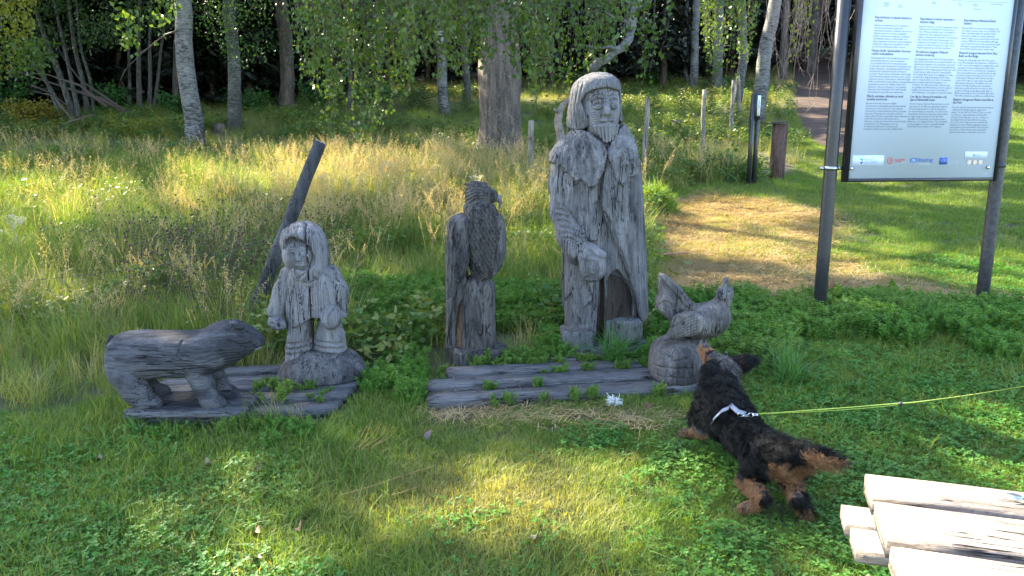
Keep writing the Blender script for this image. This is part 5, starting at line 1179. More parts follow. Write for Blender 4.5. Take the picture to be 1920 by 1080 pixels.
    for o, dirv, tip in ((ears[0], np.array((.2, -.5, -1.)), 0), (ears[1], np.array((1., 0, .15)), 1)):
        q, nn = sample(o.data, 3800); fur('ear_fur', FUR_B, q, nn, np.full(len(q), .026), np.tile(dirv, (len(q), 1)), np.full((len(q), 1, 1), .10))
        if tip: q, nn = sample(o.data, 900); m2 = (nn[:, 1] < 0) & (nn[:, 2] > -.3) & (q[:, 0] < q[:, 0].mean() + .005); fur('ear_fur', FUR_T, q[m2], nn[m2], np.full(m2.sum(), .02), np.tile(dirv, (m2.sum(), 1)), np.full((m2.sum(), 1, 1), .08))
    return O
make_dog()
# leash: doubled yellow-green cord to the right
M_CORD = plain('lime_cord', (.20, .30, .03), .5, 0, .1, 200, .1)
a = onY(1420, 776, 2.86); bq = onY(1692, 747, 2.55); e = onY(1985, 714, 2.2)
ls = thing('dog_leash', 'doubled lime green cord leash running from the dog to the right edge', 'leash', tuple(a))
for dz in (.004, -.004):
    mb = MB(); ks = np.linspace(0, 1, 16); base = [(a + (bq - a) * (k / .5) if k < .5 else bq + (e - bq) * ((k - .5) / .5)) for k in ks]
    mb.tube([q - a + np.array((0, 0, dz * min(1, 4 * k) * (1 if k < .45 else max(0, (.55 - k) * 10)) - .02 * math.sin(math.pi * k))) for q, k in zip(base, ks)], .0017, 6); mb.build('cord', M_CORD, ls, smooth=True)
MB().tube([bq - a + np.array((-.012, .0, -.021)), bq - a + np.array((-.004, 0, -.020)), bq - a + np.array((.008, 0, -.019)), bq - a + np.array((.014, 0, -.018))], [.004, .008, .007, .003], 8).build('slider', M_BLACK, ls)
statue_man(); statue_child(); statue_eagle(); statue_bear(); statue_hen()
# ------------------------------------------------------------------ trees
def barkmat(name, white, dark, amt, brown=None, vert=False, tex=1.0):
    m, nt, p, out = newmat(name); L = nt.links
    tc = N(nt, 'ShaderNodeTexCoord').outputs['Object']
    if vert:
        v1 = noise(nt, mapped(nt, tc, (1, 1, .16)), 16 * tex, 6, .72); v2 = noise(nt, tc, 5, 4, .6); v3 = noise(nt, mapped(nt, tc, (1, 1, .5)), 55, 4, .7)
        c = ramp(nt, v1, [(.36, dark), (.50, tuple((a + b) / 2 for a, b in zip(white, dark))), (.62, white)]); c = mixc(nt, c, brown or dark, ramp(nt, v2, [(.5, (0, 0, 0)), (.68, (.7, .7, .7))])); c = mixc(nt, c, (.34, .35, .30), math_(nt, 'MULTIPLY', ramp(nt, v3, [(.55, (0, 0, 0)), (.66, (1, 1, 1))]), .4))
        h = math_(nt, 'ADD', v1, math_(nt, 'MULTIPLY', v3, .3)); L.new(bump(nt, h, 1.0, .05), p.inputs['Normal'])
    else:
        v1 = noise(nt, mapped(nt, tc, (1, 1, 3.6)), 9 * tex, 6, .75); v2 = noise(nt, tc, 2.6, 4, .65); v3 = noise(nt, mapped(nt, tc, (1, 1, 6)), 30, 3, .6)
        sep = N(nt, 'ShaderNodeSeparateXYZ'); L.new(tc, sep.inputs[0])
        low = ramp(nt, sep.outputs['Z'], [(.0, (.16, .16, .16)), (.9, (.05, .05, .05)), (1, (.0, .0, .0))])
        f = math_(nt, 'ADD', v1, math_(nt, 'MULTIPLY', math_(nt, 'SUBTRACT', v2, .5), .45)); f = math_(nt, 'ADD', f, low)
        c = ramp(nt, f, [(.40, white), (amt, tuple(q * .5 for q in white)), (amt + .06, dark)]); c = mixc(nt, c, dark, math_(nt, 'MULTIPLY', ramp(nt, v3, [(.60, (0, 0, 0)), (.66, (1, 1, 1))]), .7))
        L.new(bump(nt, math_(nt, 'SUBTRACT', 1.0, f), .8, .03), p.inputs['Normal'])
    L.new(c, p.inputs['Base Color']); p.inputs['Roughness'].default_value = .85; return m
BK_BIRCH = barkmat('birch_bark', (.20, .195, .185), (.03, .028, .026), .56); BK_GREYB = barkmat('lichened_birch_bark', (.14, .14, .12), (.035, .033, .03), .53)
BK_OLD = barkmat('old_birch_bark', (.15, .112, .085), (.022, .018, .015), .5, (.12, .085, .065), True, .8); BK_PINE = barkmat('pine_bark', (.13, .095, .08), (.02, .015, .013), .5, (.09, .055, .04), True, .7)
BK_DARK = barkmat('dark_stem_bark', (.13, .125, .11), (.018, .015, .013), .5, (.05, .04, .03), True, 1.5)
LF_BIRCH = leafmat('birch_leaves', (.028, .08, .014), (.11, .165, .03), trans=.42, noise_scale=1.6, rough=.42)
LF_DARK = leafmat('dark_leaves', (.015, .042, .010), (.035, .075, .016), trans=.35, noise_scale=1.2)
LF_YEL = leafmat('sunlit_yellow_leaves', (.13, .17, .025), (.24, .25, .04), trans=.5, noise_scale=2)  # yellow sunlight put into the leaf colour itself
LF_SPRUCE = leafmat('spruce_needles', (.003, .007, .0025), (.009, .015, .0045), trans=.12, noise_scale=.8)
LF_SAPL = leafmat('young_spruce_needles', (.04, .075, .02), (.10, .14, .035), trans=.25, noise_scale=3)
TWIG = plain('twig_bark', (.07, .05, .04), .8, 0, .3, 30, 0); TWIGD = plain('dead_twig', (.22, .16, .13), .9, 0, .25, 30, 0); LICHEN = plain('lichen_crust', (.10, .095, .08), .95, 0, .4, 30, .6)

def leaves(P, size, hang=.5, wid=.75, rng=RNG, dirs=None):
    """one folded rhombic leaf of 4 triangles-worth (2 quads sharing the midrib) at each point"""
    n = len(P); size = np.broadcast_to(np.asarray(size, float), (n,))[:, None]
    d = rng.normal(0, 1, (n, 3)); d[:, 2] -= hang * 2.2
    if dirs is not None: d = d * .4 + dirs
    d /= np.linalg.norm(d, axis=1)[:, None]
    s = np.cross(d, rng.normal(0, 1, (n, 3))); s /= np.linalg.norm(s, axis=1)[:, None] + 1e-9; nn = np.cross(d, s)
    w = size * wid * .5
    V = np.stack([P, P + d * size * .38 + s * w + nn * w * .25, P + d * size, P + d * size * .38 - s * w + nn * w * .25], 1).reshape(-1, 3)
    i = np.arange(n)[:, None] * 4
    return V, np.concatenate([i + np.array([[0, 1, 2]]), i + np.array([[0, 2, 3]])])
def tpath(base, top, bend=.1, n=14, H_=None, seed=0):
    r = np.random.default_rng(seed); base, top = np.array(base, float), np.array(top, float); k = np.linspace(0, 1, n)[:, None]
    o = np.cumsum(r.normal(0, 1, (n, 3)), axis=0); o -= o[0] + (o[-1] - o[0]) * k; o[:, 2] = 0
    return base + (top - base) * k + o * bend / max(1, n ** .5)
def tree(name, label, basepx, toppx, w, mat, Ht=11, Yoff=0, seg=16, rough=.07, nf=2.5, limbs=6, group=None, taper=.35, flare=1.35, base=None, cat='tree', seed=None, crown=None, crown_mat=None, bend=.18):
    b = at(*basepx) if base is None else np.array(base); Y = b[1]; seed = seed or int(basepx[0])
    r = w / 2 / (FPX / ((b - CC) @ CF)); tp = onY(toppx[0], toppx[1], Y)
    dirv = (tp - b) / (tp[2] - b[2])
    t = thing(name, label, cat, tuple(b), 0, group)
    P_ = tpath(np.array((0, 0, 0)) - dirv * .25, dirv * Ht + np.array((0, 0, 0)), bend, 26, seed=seed)
    z = P_[:, 2]; vis = tp[2] - b[2]
    rad = r * np.interp(z, [-.25, 0, .22, .6, vis, Ht], [flare * 1.15, flare, 1.12, 1.0, .86, .12])
    MB().tube(P_, rad, seg, noise=rough, nf=nf, seed=seed).build('trunk', mat, t, smooth=True)
    rg = np.random.default_rng(seed + 5)
    ends = []
    for k in range(limbs):
        zz = rg.uniform(max(3.6, vis * 1.02), Ht * .85); i = int(np.argmin(abs(z - zz))); a = rg.uniform(0, 6.28); L_ = rg.uniform(1.2, 2.8) * (1 - .5 * zz / Ht); c = P_[i]
        q = [c, c + (math.cos(a) * L_ * .45, math.sin(a) * L_ * .45, L_ * .38), c + (math.cos(a) * L_, math.sin(a) * L_, L_ * .42)]
        MB().tube(q, [rad[i] * .45, rad[i] * .28, rad[i] * .08], 6).build('limb', mat, t, smooth=True); ends.append(q[-1])
    return t, b, P_, ends
def crown(t, P, size, mat, name='crown', **k):
    P = np.asarray(P) - np.array(t.location); me = mesh_np(name, *leaves(P, size, **k)); return obj(name, me, mat, t)
TREES = {}
def T_(key, *a, **k): TREES[key] = tree(*a, **k); return TREES[key][0]
T_('A', 'birch_tree', 'white mottled birch trunk standing in the meadow at left', (367, 288), (345, 0), 33, BK_BIRCH, 12, limbs=5)
T_('B', 'birch_tree', 'lichen-grey birch trunk behind and right of the white mottled one', (440, 248), (437, 0), 24, BK_GREYB, 12, limbs=5)
T_('C', 'pine_tree', 'dark straight pine trunk at the wood edge left of the leaning pole', (541, 206), (528, 0), 26, BK_PINE, 13, limbs=4, flare=1.5)
T_('D', 'birch_tree', 'thick old birch with rough furrowed bark between the eagle and the bearded man', (938, 305), (940, 0), 78, BK_OLD, 11, seg=40, rough=.12, nf=5, flare=1.16, limbs=5, bend=.05)
T_('E', 'birch_tree', 'slender white birch left of the thick old trunk, carrying a small box', (839, 224), (829, 0), 19, BK_BIRCH, 11, limbs=4)
T_('F', 'birch_tree', 'thin grey birch close behind the one with the box', (876, 196), (873, 0), 13, BK_GREYB, 10, limbs=3)
T_('G', 'birch_tree', 'very thin birch stem within the hanging leaves right of the dark pine', (655, 212), (655, 0), 8, BK_GREYB, 9, limbs=3)
T_('H', 'birch_tree', 'clean white birch trunk behind the thin fence posts at right', (1297, 170), (1310, 0), 15, BK_BIRCH, 11, limbs=3)
T_('I', 'birch_tree', 'thin reddish white birch touching the cleaner white trunk', (1288, 162), (1283, 0), 7.5, BK_BIRCH, 10, limbs=2)
T_('J', 'birch_tree', 'grey birch trunk left of the leaf strands at right', (1343, 178), (1350, 0), 19, BK_GREYB, 11, limbs=3)
T_('K2', 'birch_tree', 'grey birch half hidden by strands of leaves', (1378, 205), (1385, 0), 17, BK_GREYB, 11, limbs=3)
T_('K', 'birch_tree', 'leaning white birch beside the slim black double post', (1420, 240), (1452, 0), 26, BK_BIRCH, 11, limbs=5, flare=1.3)
# bare dark trunks deeper in the wood
dk = [(1190, 150, 1195, 0, 14), (1240, 148, 1243, 0, 11), (995, 150, 990, 0, 14), (1030, 150, 1036, 0, 10), (1110, 152, 1106, 0, 13), (600, 172, 604, 0, 12), (480, 190, 478, 0, 13), (765, 150, 762, 0, 12), (1470, 150, 1478, 0, 14), (1520, 140, 1528, 0, 16), (1640, 140, 1650, 0, 15), (1915, 140, 1925, 0, 14), (330, 215, 328, 0, 11), (400, 205, 398, 0, 9), (580, 175, 577, 0, 9)]
dl = ['directly above the bearded man to the right of his cap', 'behind the thin pale fence post', 'just right of the thick old birch', 'between the thick old birch and the gnarled limb', 'behind the gnarled lichen limb', 'within the left part of the hanging leaf curtain', 'between the lichen-grey birch and the dark straight pine', 'left of the birch with the box', 'right of the leaning white birch, behind the dead twigs', 'at the left side of the earth path', 'seen beside the left board post over the path', 'at the far right edge behind the board post', 'just left of the white mottled birch', 'between the white mottled and the lichen-grey birches', 'right of the dark straight pine, at the leaf curtain edge']
for i, (x, y, x2, y2, w) in enumerate(dk):
    tree('spruce_tree', 'bare dark conifer trunk ' + dl[i], (x, y), (x2, y2), w, BK_PINE, 11, limbs=0, group='shaded conifer trunks at the wood edge', seg=9, base=at(x, y))
# stems of the thicket at left: each clump is a tree of several stems
def clump(label, stems, mat, foliage=None, fmat=None, dead=()):
    bs = at(*stems[0][0]); t = thing('multi_stemmed_tree', label, 'tree', tuple(bs))
    for k, (pts, w) in enumerate([(s[:-1], s[-1]) for s in stems]):
        b = at(*pts[0]); Y = b[1]; r = w / 2 / (FPX / Y); Q = [onY(px, py, Y + .25 * j * (1 if k % 2 else -1)) - bs for j, (px, py) in enumerate(pts)]; Q[0][2] -= .2
        up = Q[-1] + (Q[-1] - Q[-2]) / max(.3, (Q[-1] - Q[-2])[2]) * 3.0; Q.append(up); Q = np.array(Q); tt = np.linspace(0, len(Q) - 1, 18); QQ = np.stack([np.interp(tt, range(len(Q)), Q[:, i]) for i in range(3)], -1)
        for _ in range(2): QQ[1:-1] = (QQ[:-2] + QQ[1:-1] * 2 + QQ[2:]) / 4
        MB().tube(QQ, np.linspace(r * 1.15, r * .35, 18), 9, noise=.1, nf=3, seed=k + w).build('stem', mat, t, smooth=True)
    for k, (pts, w, Y) in enumerate(dead):
        Q = np.array([onY(px, py, Y + .3 * j) - bs for j, (px, py) in enumerate(pts)]); MB().tube(Q, np.linspace(w / 2 / (FPX / Y), .004, len(Q)), 6).build('dead_branch', TWIG, t)
    return t, bs
c1, b1 = clump('fan of dark leaning stems with low dead branches at the far left', [((142, 231), (128, 185), (105, 120), (80, 60), (62, 0), 11), ((152, 226), (138, 170), (128, 120), (112, 50), (100, 0), 8), ((165, 218), (158, 160), (140, 95), (128, 0), 9), ((178, 216), (170, 150), (150, 90), (143, 0), 6), ((130, 228), (105, 180), (70, 130), (20, 70), 6), ((120, 225), (85, 150), (60, 60), (40, 0), 5)], BK_DARK,
               dead=[([(240, 212), (190, 185), (140, 170), (80, 150), (10, 128)], 9, 20), ([(200, 200), (150, 160), (90, 140), (30, 135)], 6, 19.5), ([(60, 160), (90, 172), (130, 200), (150, 225)], 4, 19), ([(175, 215), (120, 232), (95, 242)], 4, 17.5), ([(140, 228), (120, 205), (100, 180), (60, 170)], 4, 18), ([(230, 205), (180, 170), (150, 150), (120, 110), (110, 90)], 5, 20)])
c2, b2 = clump('cluster of upright thin stems left of the white mottled birch', [((262, 214), (260, 150), (260, 90), (262, 0), 9), ((278, 213), (282, 150), (280, 80), (284, 0), 7.5), ((284, 212), (296, 150), (302, 90), (316, 0), 6), ((242, 208), (243, 130), (240, 70), (241, 0), 6), ((233, 206), (222, 150), (208, 100), (196, 0), 7), ((212, 196), (200, 150), (180, 110), (172, 60), (168, 0), 6)], BK_DARK,
               dead=[([(335, 57), (310, 65), (290, 80), (265, 102), (240, 125), (228, 145)], 3.5, 14), ([(262, 100), (285, 85), (305, 82)], 2, 14), ([(235, 130), (226, 150), (236, 170)], 2, 14)])
# ---------------- leaf masses seen at the top edge
def px_cloud(n, x0, x1, y0, y1, Y0, Y1, env=None, rng=RNG, clumpy=.5, cs=60):
    """points spread through a volume of leaves: area read from the photograph, real depth Y0..Y1"""
    out = []; 
    while len(out) < n:
        m = 4000; px = rng.uniform(x0, x1, m); py = rng.uniform(y0, y1, m); Y = rng.uniform(Y0, Y1, m)
        keep = vnoise(px / cs, py / cs * 1.1, Y / 1.3, seed=8) + .4 * vnoise(px / cs * 3, py / cs * 3, Y, seed=9) > rng.uniform(-1, 1, m) * .6 + (clumpy - .5)
        if env is not None: keep &= py < np.interp(px, env[0], env[1]) - 25 * rng.random(m) * 1.5
        for a, b, c in zip(px[keep], py[keep], Y[keep]): out.append(onY(a, b, c))
    return np.array(out[:n])
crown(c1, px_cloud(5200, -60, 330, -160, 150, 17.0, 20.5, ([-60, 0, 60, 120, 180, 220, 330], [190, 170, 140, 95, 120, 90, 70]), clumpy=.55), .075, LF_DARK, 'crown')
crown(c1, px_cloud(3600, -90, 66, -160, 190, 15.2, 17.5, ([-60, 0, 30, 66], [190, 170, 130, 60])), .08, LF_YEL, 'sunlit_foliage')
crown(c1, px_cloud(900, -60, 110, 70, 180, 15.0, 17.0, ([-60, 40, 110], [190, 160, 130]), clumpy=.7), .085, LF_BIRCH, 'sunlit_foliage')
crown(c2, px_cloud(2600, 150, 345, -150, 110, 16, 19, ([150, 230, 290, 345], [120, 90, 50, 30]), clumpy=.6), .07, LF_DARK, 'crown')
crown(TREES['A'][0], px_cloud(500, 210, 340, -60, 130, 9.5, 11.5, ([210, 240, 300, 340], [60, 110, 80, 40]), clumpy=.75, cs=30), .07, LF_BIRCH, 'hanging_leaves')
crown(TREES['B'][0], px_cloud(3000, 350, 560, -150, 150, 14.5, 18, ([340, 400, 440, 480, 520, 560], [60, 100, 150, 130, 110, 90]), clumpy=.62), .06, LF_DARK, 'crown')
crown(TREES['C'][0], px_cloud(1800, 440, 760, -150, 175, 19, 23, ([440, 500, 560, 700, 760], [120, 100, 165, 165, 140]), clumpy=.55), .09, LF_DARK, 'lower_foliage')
# ---------------- weeping strands of the old birch
def strands(t, n, xs, env, Yr, leaf, mat, name='hanging_leaves', twmat=TWIG, step=.032, top=-90, seed=1, lens=(.35, 1.0), nolf=False, sway=.10):
    rg = np.random.default_rng(seed); Pl, Dl = [], []; tw = MB(); base = np.array(t.location)
    for k in range(n):
        px = rg.uniform(*xs); Y = rg.uniform(*Yr); bot = np.interp(px, env[0], env[1]); frac = rg.uniform(*lens); py = top + (bot - top) * frac
        a = onY(px, top, Y); b = onY(px, py, Y); L_ = a[2] - b[2]
        if L_ < .15: continue
        m = max(4, int(L_ / .12)); kk = np.linspace(0, 1, m); ph = rg.uniform(0, 6.28); dr = rg.normal(0, sway, 2) * L_
        Q = np.stack([a[0] + dr[0] * (kk ** 2 - 1) + .012 * np.sin(kk * L_ * 9 + ph), a[1] + dr[1] * (kk ** 2 - 1) + .012 * np.cos(kk * L_ * 8 + ph), a[2] - L_ * kk], -1)
        tw.tube(Q - base, np.linspace(.0032, .0012, m) * (1.6 if nolf else 1), 3, cap=False)
        if nolf:
            for s in range(int(L_ / .13)):
                q = Q[rg.integers(0, m)]; e = q + np.array((rg.normal(0, .07), rg.normal(0, .07), -rg.uniform(.05, .25))); tw.tube(np.array([q, (q + e) / 2 + rg.normal(0, .012, 3), e]) - base, [.0028, .002, .001], 3, cap=False)
            continue
        cnt = int(L_ / step); u = rg.random(cnt) ** .8 * (m - 1); i0 = np.floor(u).astype(int).clip(0, m - 2); f = (u - i0)[:, None]
        q = Q[i0] * (1 - f) + Q[i0 + 1] * f + rg.normal(0, .022, (cnt, 3)); Pl.append(q)
    tw.build('twigs', twmat, t)['kind'] = 'stuff'
    if nolf: return
    Pl = np.concatenate(Pl) - base; me = mesh_np(name, *leaves(Pl, rg.uniform(.65, 1.2, len(Pl)) * leaf, hang=.55, wid=.8)); o = obj(name, me, mat, t); o['kind'] = 'stuff'; return o
tD = TREES['D'][0]
ENV = ([540, 570, 600, 640, 680, 715, 750, 800, 850, 890, 930, 985, 1020, 1060, 1100, 1150, 1200, 1250], [90, 190, 250, 290, 280, 225, 190, 150, 150, 120, 130, 185, 215, 190, 150, 120, 100, 70])
strands(tD, 145, (545, 760), ENV, (6.2, 8.6), .046, LF_BIRCH, seed=3)
strands(tD, 150, (740, 900), ENV, (5.6, 8.2), .046, LF_BIRCH, seed=4, lens=(.3, 1.0))
strands(tD, 150, (960, 1215), ENV, (5.8, 8.2), .046, LF_BIRCH, seed=5, lens=(.3, 1.0))
strands(tD, 34, (880, 975), ENV, (5.8, 7.2), .046, LF_BIRCH, seed=6, lens=(.3, 1.0))
strands(tD, 7, (1205, 1240), ([1200, 1240], [150, 165]), (6.0, 6.8), .05, LF_BIRCH, seed=7, lens=(.7, 1.0))
strands(TREES['K'][0], 60, (1325, 1425), ([1325, 1370, 1400, 1425], [120, 185, 170, 90]), (11.5, 14), .06, LF_BIRCH, seed=8, step=.05)
strands(TREES['K'][0], 46, (1450, 1600), ([1450, 1490, 1530, 1570, 1600], [150, 215, 240, 190, 150]), (9.5, 12), .05, LF_BIRCH, 'x', TWIGD, seed=9, nolf=True, lens=(.35, 1.0))
strands(TREES['K'][0], 14, (1490, 1530), ([1450, 1530], [215, 220]), (9.5, 11), .05, LF_YEL, seed=10, lens=(.3, .7), step=.09)
# limbs that carry them, gnarled lichen branch behind the bearded man's cap
for k, (a, Lx, Ly) in enumerate(((5.0, -3.0, -2.2), (5.4, -1.6, -3.0), (5.2, 1.8, -2.6), (5.8, -2.8, -.6), (5.6, .2, -3.1))):
    c = np.array((0, 0, a)); MB().tube([c, c + (Lx * .4, Ly * .4, .55), c + (Lx * .8, Ly * .8, .5), c + (Lx, Ly, .1)], [.11, .08, .05, .02], 8).build('limb', BK_OLD, tD, smooth=True)
bD = np.array(tD.location)
Q = np.array([onY(x, y, Y) - bD for x, y, Y in ((1108, 133, 6.6), (1122, 117, 6.7), (1138, 112, 6.8), (1152, 98, 6.9), (1168, 90, 7.0), (1180, 74, 7.2), (1184, 50, 7.4), (1190, 20, 7.6), (1196, -30, 7.8), (1150, -160, 8.3), (1030, -330, 9.0))])
MB().tube(Q, [.034, .038, .033, .036, .032, .035, .04, .042, .048, .055, .09], 12, noise=.3, nf=4, seed=2).build('gnarled_limb', LICHEN, tD, smooth=True)
for q in (((1160, 95, 6.95), (1140, 88, 6.8), (1118, 92, 6.7), (1095, 84, 6.6)), ((1184, 60, 7.3), (1172, 40, 7.1), (1150, 34, 7.0), (1130, 20, 6.9)), ((1190, 20, 7.6), (1212, 10, 7.4), (1230, -10, 7.3))):
    MB().tube(np.array([onY(*p_) - bD for p_ in q]), [.022, .016, .012, .006], 6, noise=.25, nf=4).build('branchlet', LICHEN, tD, smooth=True)
# ---------------- unseen high crowns: leaves added to cast shade, gaps shaped for sun patches
LIT = []   # (x, y, rx, ry) sunlit patches on the ground
def lit_px(px, py, rx, ry_, s=1.0, dz=0):
    g = at(px, py); rX = rx / (FPX / g[1]); g2 = at(px, max(150, py - ry_)); g1 = at(px, min(1075, py + ry_)); LIT.append((g[0], (g2[1] + g1[1]) / 2, rX, max(.18, (g2[1] - g1[1]) / 2), s))
for a in ((900, 1020, 420, 105), (1080, 910, 320, 60, .9), (330, 1040, 260, 50, .7), (1120, 960, 260, 60, .8), (560, 960, 160, 30, .6), (1820, 860, 200, 60, .6), (640, 1060, 150, 40), (820, 850, 260, 35, .35), (1250, 1040, 200, 60, .75), (90, 408, 260, 34), (300, 440, 240, 40, .7), (560, 390, 260, 70), (720, 350, 230, 80, .95), (850, 310, 120, 60, .9), (150, 243, 260, 14, .9), (640, 262, 140, 14, .8), (820, 250, 90, 12, .9), (1090, 300, 90, 40, .7), (1260, 250, 120, 26, .6),
          (1390, 405, 190, 28), (1400, 470, 260, 42, .95), (1350, 540, 200, 26, .8), (1640, 440, 120, 16, .7), (1540, 520, 120, 16, .8), (1850, 500, 110, 40, .8), (1720, 372, 90, 8, .9), (1700, 395, 160, 8, .8), (1480, 350, 60, 10, .7), (1150, 165, 260, 12, 1), (700, 160, 160, 12, 1), (1330, 160, 120, 14, .9), (1450, 270, 50, 30, .8), (30, 540, 90, 60, .5), (1800, 800, 140, 50, .55), (1560, 690, 260, 40, .4), (470, 330, 60, 14, .5), (1560, 800, 100, 40, .35), (200, 520, 200, 60, .35), (1560, 230, 50, 30, .35)):
    lit_px(*a)
LIT.append((1.9, 1.0, 1.5, .75, 1.0)); LIT.append((1.0, 2.0, 1.2, .35, .8)); LIT.append((1.5, 1.7, .9, .5, 1.0))
def lightmask(x, y):
    f = np.zeros_like(x)
    for cx, cy, rx, ry, s in LIT:
        d = np.sqrt(((x - cx) / rx) ** 2 + ((y - cy) / ry) ** 2) + .22 * fbm(x * 1.6, y * 1.6, seed=21, oct=2)
        f = np.maximum(f, s * np.clip((1.15 - d) / .35, 0, 1))
    g_ = fbm(x * 1.25, y * 1.05, seed=61, oct=3); ex = np.sqrt(((x + .1) / 3.1) ** 2 + ((y - 4.25) / .95) ** 2); lo_ = np.where(x < -1.2, .24, .04)
    ex = np.minimum(ex, np.sqrt(((x - 1.0) / .75) ** 2 + ((y - 2.95) / .5) ** 2)); return np.maximum(f, np.where((ex > 1), .92, .0) * np.clip((g_ - lo_) / .22, 0, 1))
S_ = np.array(SUN)
rg = np.random.default_rng(77); n = 150000
gx = rg.uniform(-13, 12, n * 3); gy = rg.uniform(-1.5, 22, n * 3); keep = rg.random(n * 3) > lightmask(gx, gy) * 1.02; keep &= ((gx > -1.05 * gy * .75 - 2.5) & (gx < gy * .8 + 3.0)); gx, gy = gx[keep], gy[keep]
hh = rg.uniform(6.2, 12.5, len(gx)); P_ = np.stack([gx, gy, height(gx, gy)], -1) + S_ * (hh / S_[2])[:, None]
# leaves gather in sprays so the shade breaks up, and no leaf hangs in the field of view
cl = vnoise(P_[:, 0] / .8, P_[:, 1] / .8, P_[:, 2] / .8, seed=31); keep = cl > -.42; P_ = P_[keep]
keep = P_[:, 2] > 1.6 + np.maximum(P_[:, 1], 1) * .235 + .3; P_ = P_[keep][:n]
TREES['V'] = (thing('birch_tree', 'tall unseen birch whose crown spreads over the left meadow beside the leaning stems', 'tree', tuple(at(-60, 300))),)  # out of view; trunk for part of the shade-casting leaves
tv = TREES['V'][0]; MB().tube([(0, 0, -.2), (.1, .1, 3), (.3, .2, 7), (.6, .3, 11)], [.2, .17, .12, .04], 14, noise=.08).build('trunk', BK_BIRCH, tv, smooth=True)
cent = {k: np.array(TREES[k][0].location) + (0, 0, 8) for k in ('A', 'B', 'C', 'D', 'V')}; cent['c1'] = b1 + (0, 0, 7); keys = list(cent); C_ = np.array([cent[k] for k in keys])
own = ((P_[:, None, :2] - C_[None, :, :2]) ** 2).sum(-1).argmin(1)
for i, k in enumerate(keys):
    q = P_[own == i]
    if len(q): crown(TREES[k][0] if k != 'c1' else c1, q, rg.uniform(.09, .17, len(q)), LF_BIRCH, 'crown', hang=.1, wid=.9)  # leaves shaped by the light mask, shared out among the trees
# ---------------- conifers of the wood, sharing three meshes
def spruce_meshes(H_, seed, low=1.2, dens=1.0, spread=1.7):
    r = np.random.default_rng(seed); V, F, n0 = [], [], 0
    tr = MB().tube([(0, 0, -.3), (0, 0, H_ * .5), (r.normal(0, .05), r.normal(0, .05), H_)], [.15, .11, .015], 8, noise=.05)
    P, D = [], []
    z = low
    while z < H_ - .1:
        L_ = spread * (1 - (z - low) / (H_ - low)) ** .8 * r.uniform(.75, 1.1) + .15
        for b in range(int(6 * dens)):
            a = r.uniform(0, 6.28); m = int(9 * dens * (L_ / 1.6 + .3)) + 2; u = np.linspace(.1, 1, m)
            px = np.cos(a) * u * L_; py = np.sin(a) * u * L_; pz = z - .30 * L_ * u + .12 * L_ * u ** 2 + r.normal(0, .03, m)
            for s in range(2):
                P.append(np.stack([px, py, pz], -1) + r.normal(0, .03, (m, 3))); sd = np.array((np.cos(a + (1.1 if s else -1.1)), np.sin(a + (1.1 if s else -1.1)), -.55)); D.append(np.tile(sd, (m, 1)))
        z += r.uniform(.22, .34) / dens
    P = np.concatenate(P); D = np.concatenate(D); 
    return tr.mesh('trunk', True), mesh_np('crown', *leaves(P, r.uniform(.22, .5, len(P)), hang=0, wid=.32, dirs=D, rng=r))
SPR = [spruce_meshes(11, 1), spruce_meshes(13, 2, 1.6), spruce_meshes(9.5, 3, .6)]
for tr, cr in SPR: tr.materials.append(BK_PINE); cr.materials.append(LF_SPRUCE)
rs = random.Random(5); cnt = 0
for row, Y in enumerate((27, 30, 33.5, 37.5, 42)):
    x = -Y * .95
    while x < Y * .95:
        x += rs.uniform(1.5, 2.7) * (1 + row * .12); y = Y + rs.uniform(-1.3, 1.3); xx = x + rs.uniform(-.5, .5)
        u = xx / y
        if row == 0 and -.32 < u < .30: continue            # open sunny strip behind the meadow
        if row == 1 and -.16 < u < .16: continue
        if u > .28 and u < .5 and row < 2 and abs(xx - np.interp(y, PY, PX)) < 1.9: continue
        tr, cr = SPR[rs.randrange(3)]; o = thing('spruce_tree', 'dark spruce in the shade of the wood behind the meadow', 'tree', (xx, y, H(xx, y)), rs.uniform(0, 6.28), 'dark spruces of the wood')
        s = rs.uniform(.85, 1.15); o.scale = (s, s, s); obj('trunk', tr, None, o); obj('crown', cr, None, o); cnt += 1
# left side: spruces closer, behind the thicket
for (px, Y) in ((-40, 23), (20, 24), (75, 25), (120, 23.5), (185, 25), (235, 24.5), (300, 26), (350, 25), (410, 26.5), (470, 26), (590, 27.5), (-110, 22), (-180, 21)):
    q = onY(px, 240, Y); tr, cr = SPR[rs.randrange(3)]; o = thing('spruce_tree', 'dark spruce in the shade of the wood behind the meadow', 'tree', (q[0], Y, H(q[0], Y)), rs.uniform(0, 6.28), 'dark spruces of the wood'); s = rs.uniform(.7, .95); o.scale = (s, s, s); obj('trunk', tr, None, o); obj('crown', cr, None, o)
# far wood: one mass
n = 60000; fx = RNG.uniform(-75, 75, n); fy = 47 + RNG.uniform(0, 9, n) + np.abs(fx) * .03; fz = height(fx, fy) + RNG.uniform(-.3, 15, n) * (.9 + .2 * vnoise(fx / 3, fy / 3, seed=4)); P_ = np.stack([fx, fy, fz], -1)
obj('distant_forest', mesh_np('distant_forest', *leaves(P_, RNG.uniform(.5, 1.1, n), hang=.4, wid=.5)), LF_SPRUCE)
tag(bpy.data.objects['distant_forest'], 'dark mass of the wood far behind the trunks', 'forest', kind='stuff')
fl = MB(); 
for k in range(260):
    x = RNG.uniform(-70, 70); y = RNG.uniform(46, 56); z = H(x, y); fl.tube([(x, y, z - .3), (x + RNG.normal(0, .2), y, z + 14)], [RNG.uniform(.09, .2), .06], 6, cap=False)
tag(fl.build('distant_trunks', BK_PINE), 'trunks of the far wood', 'forest', kind='stuff')
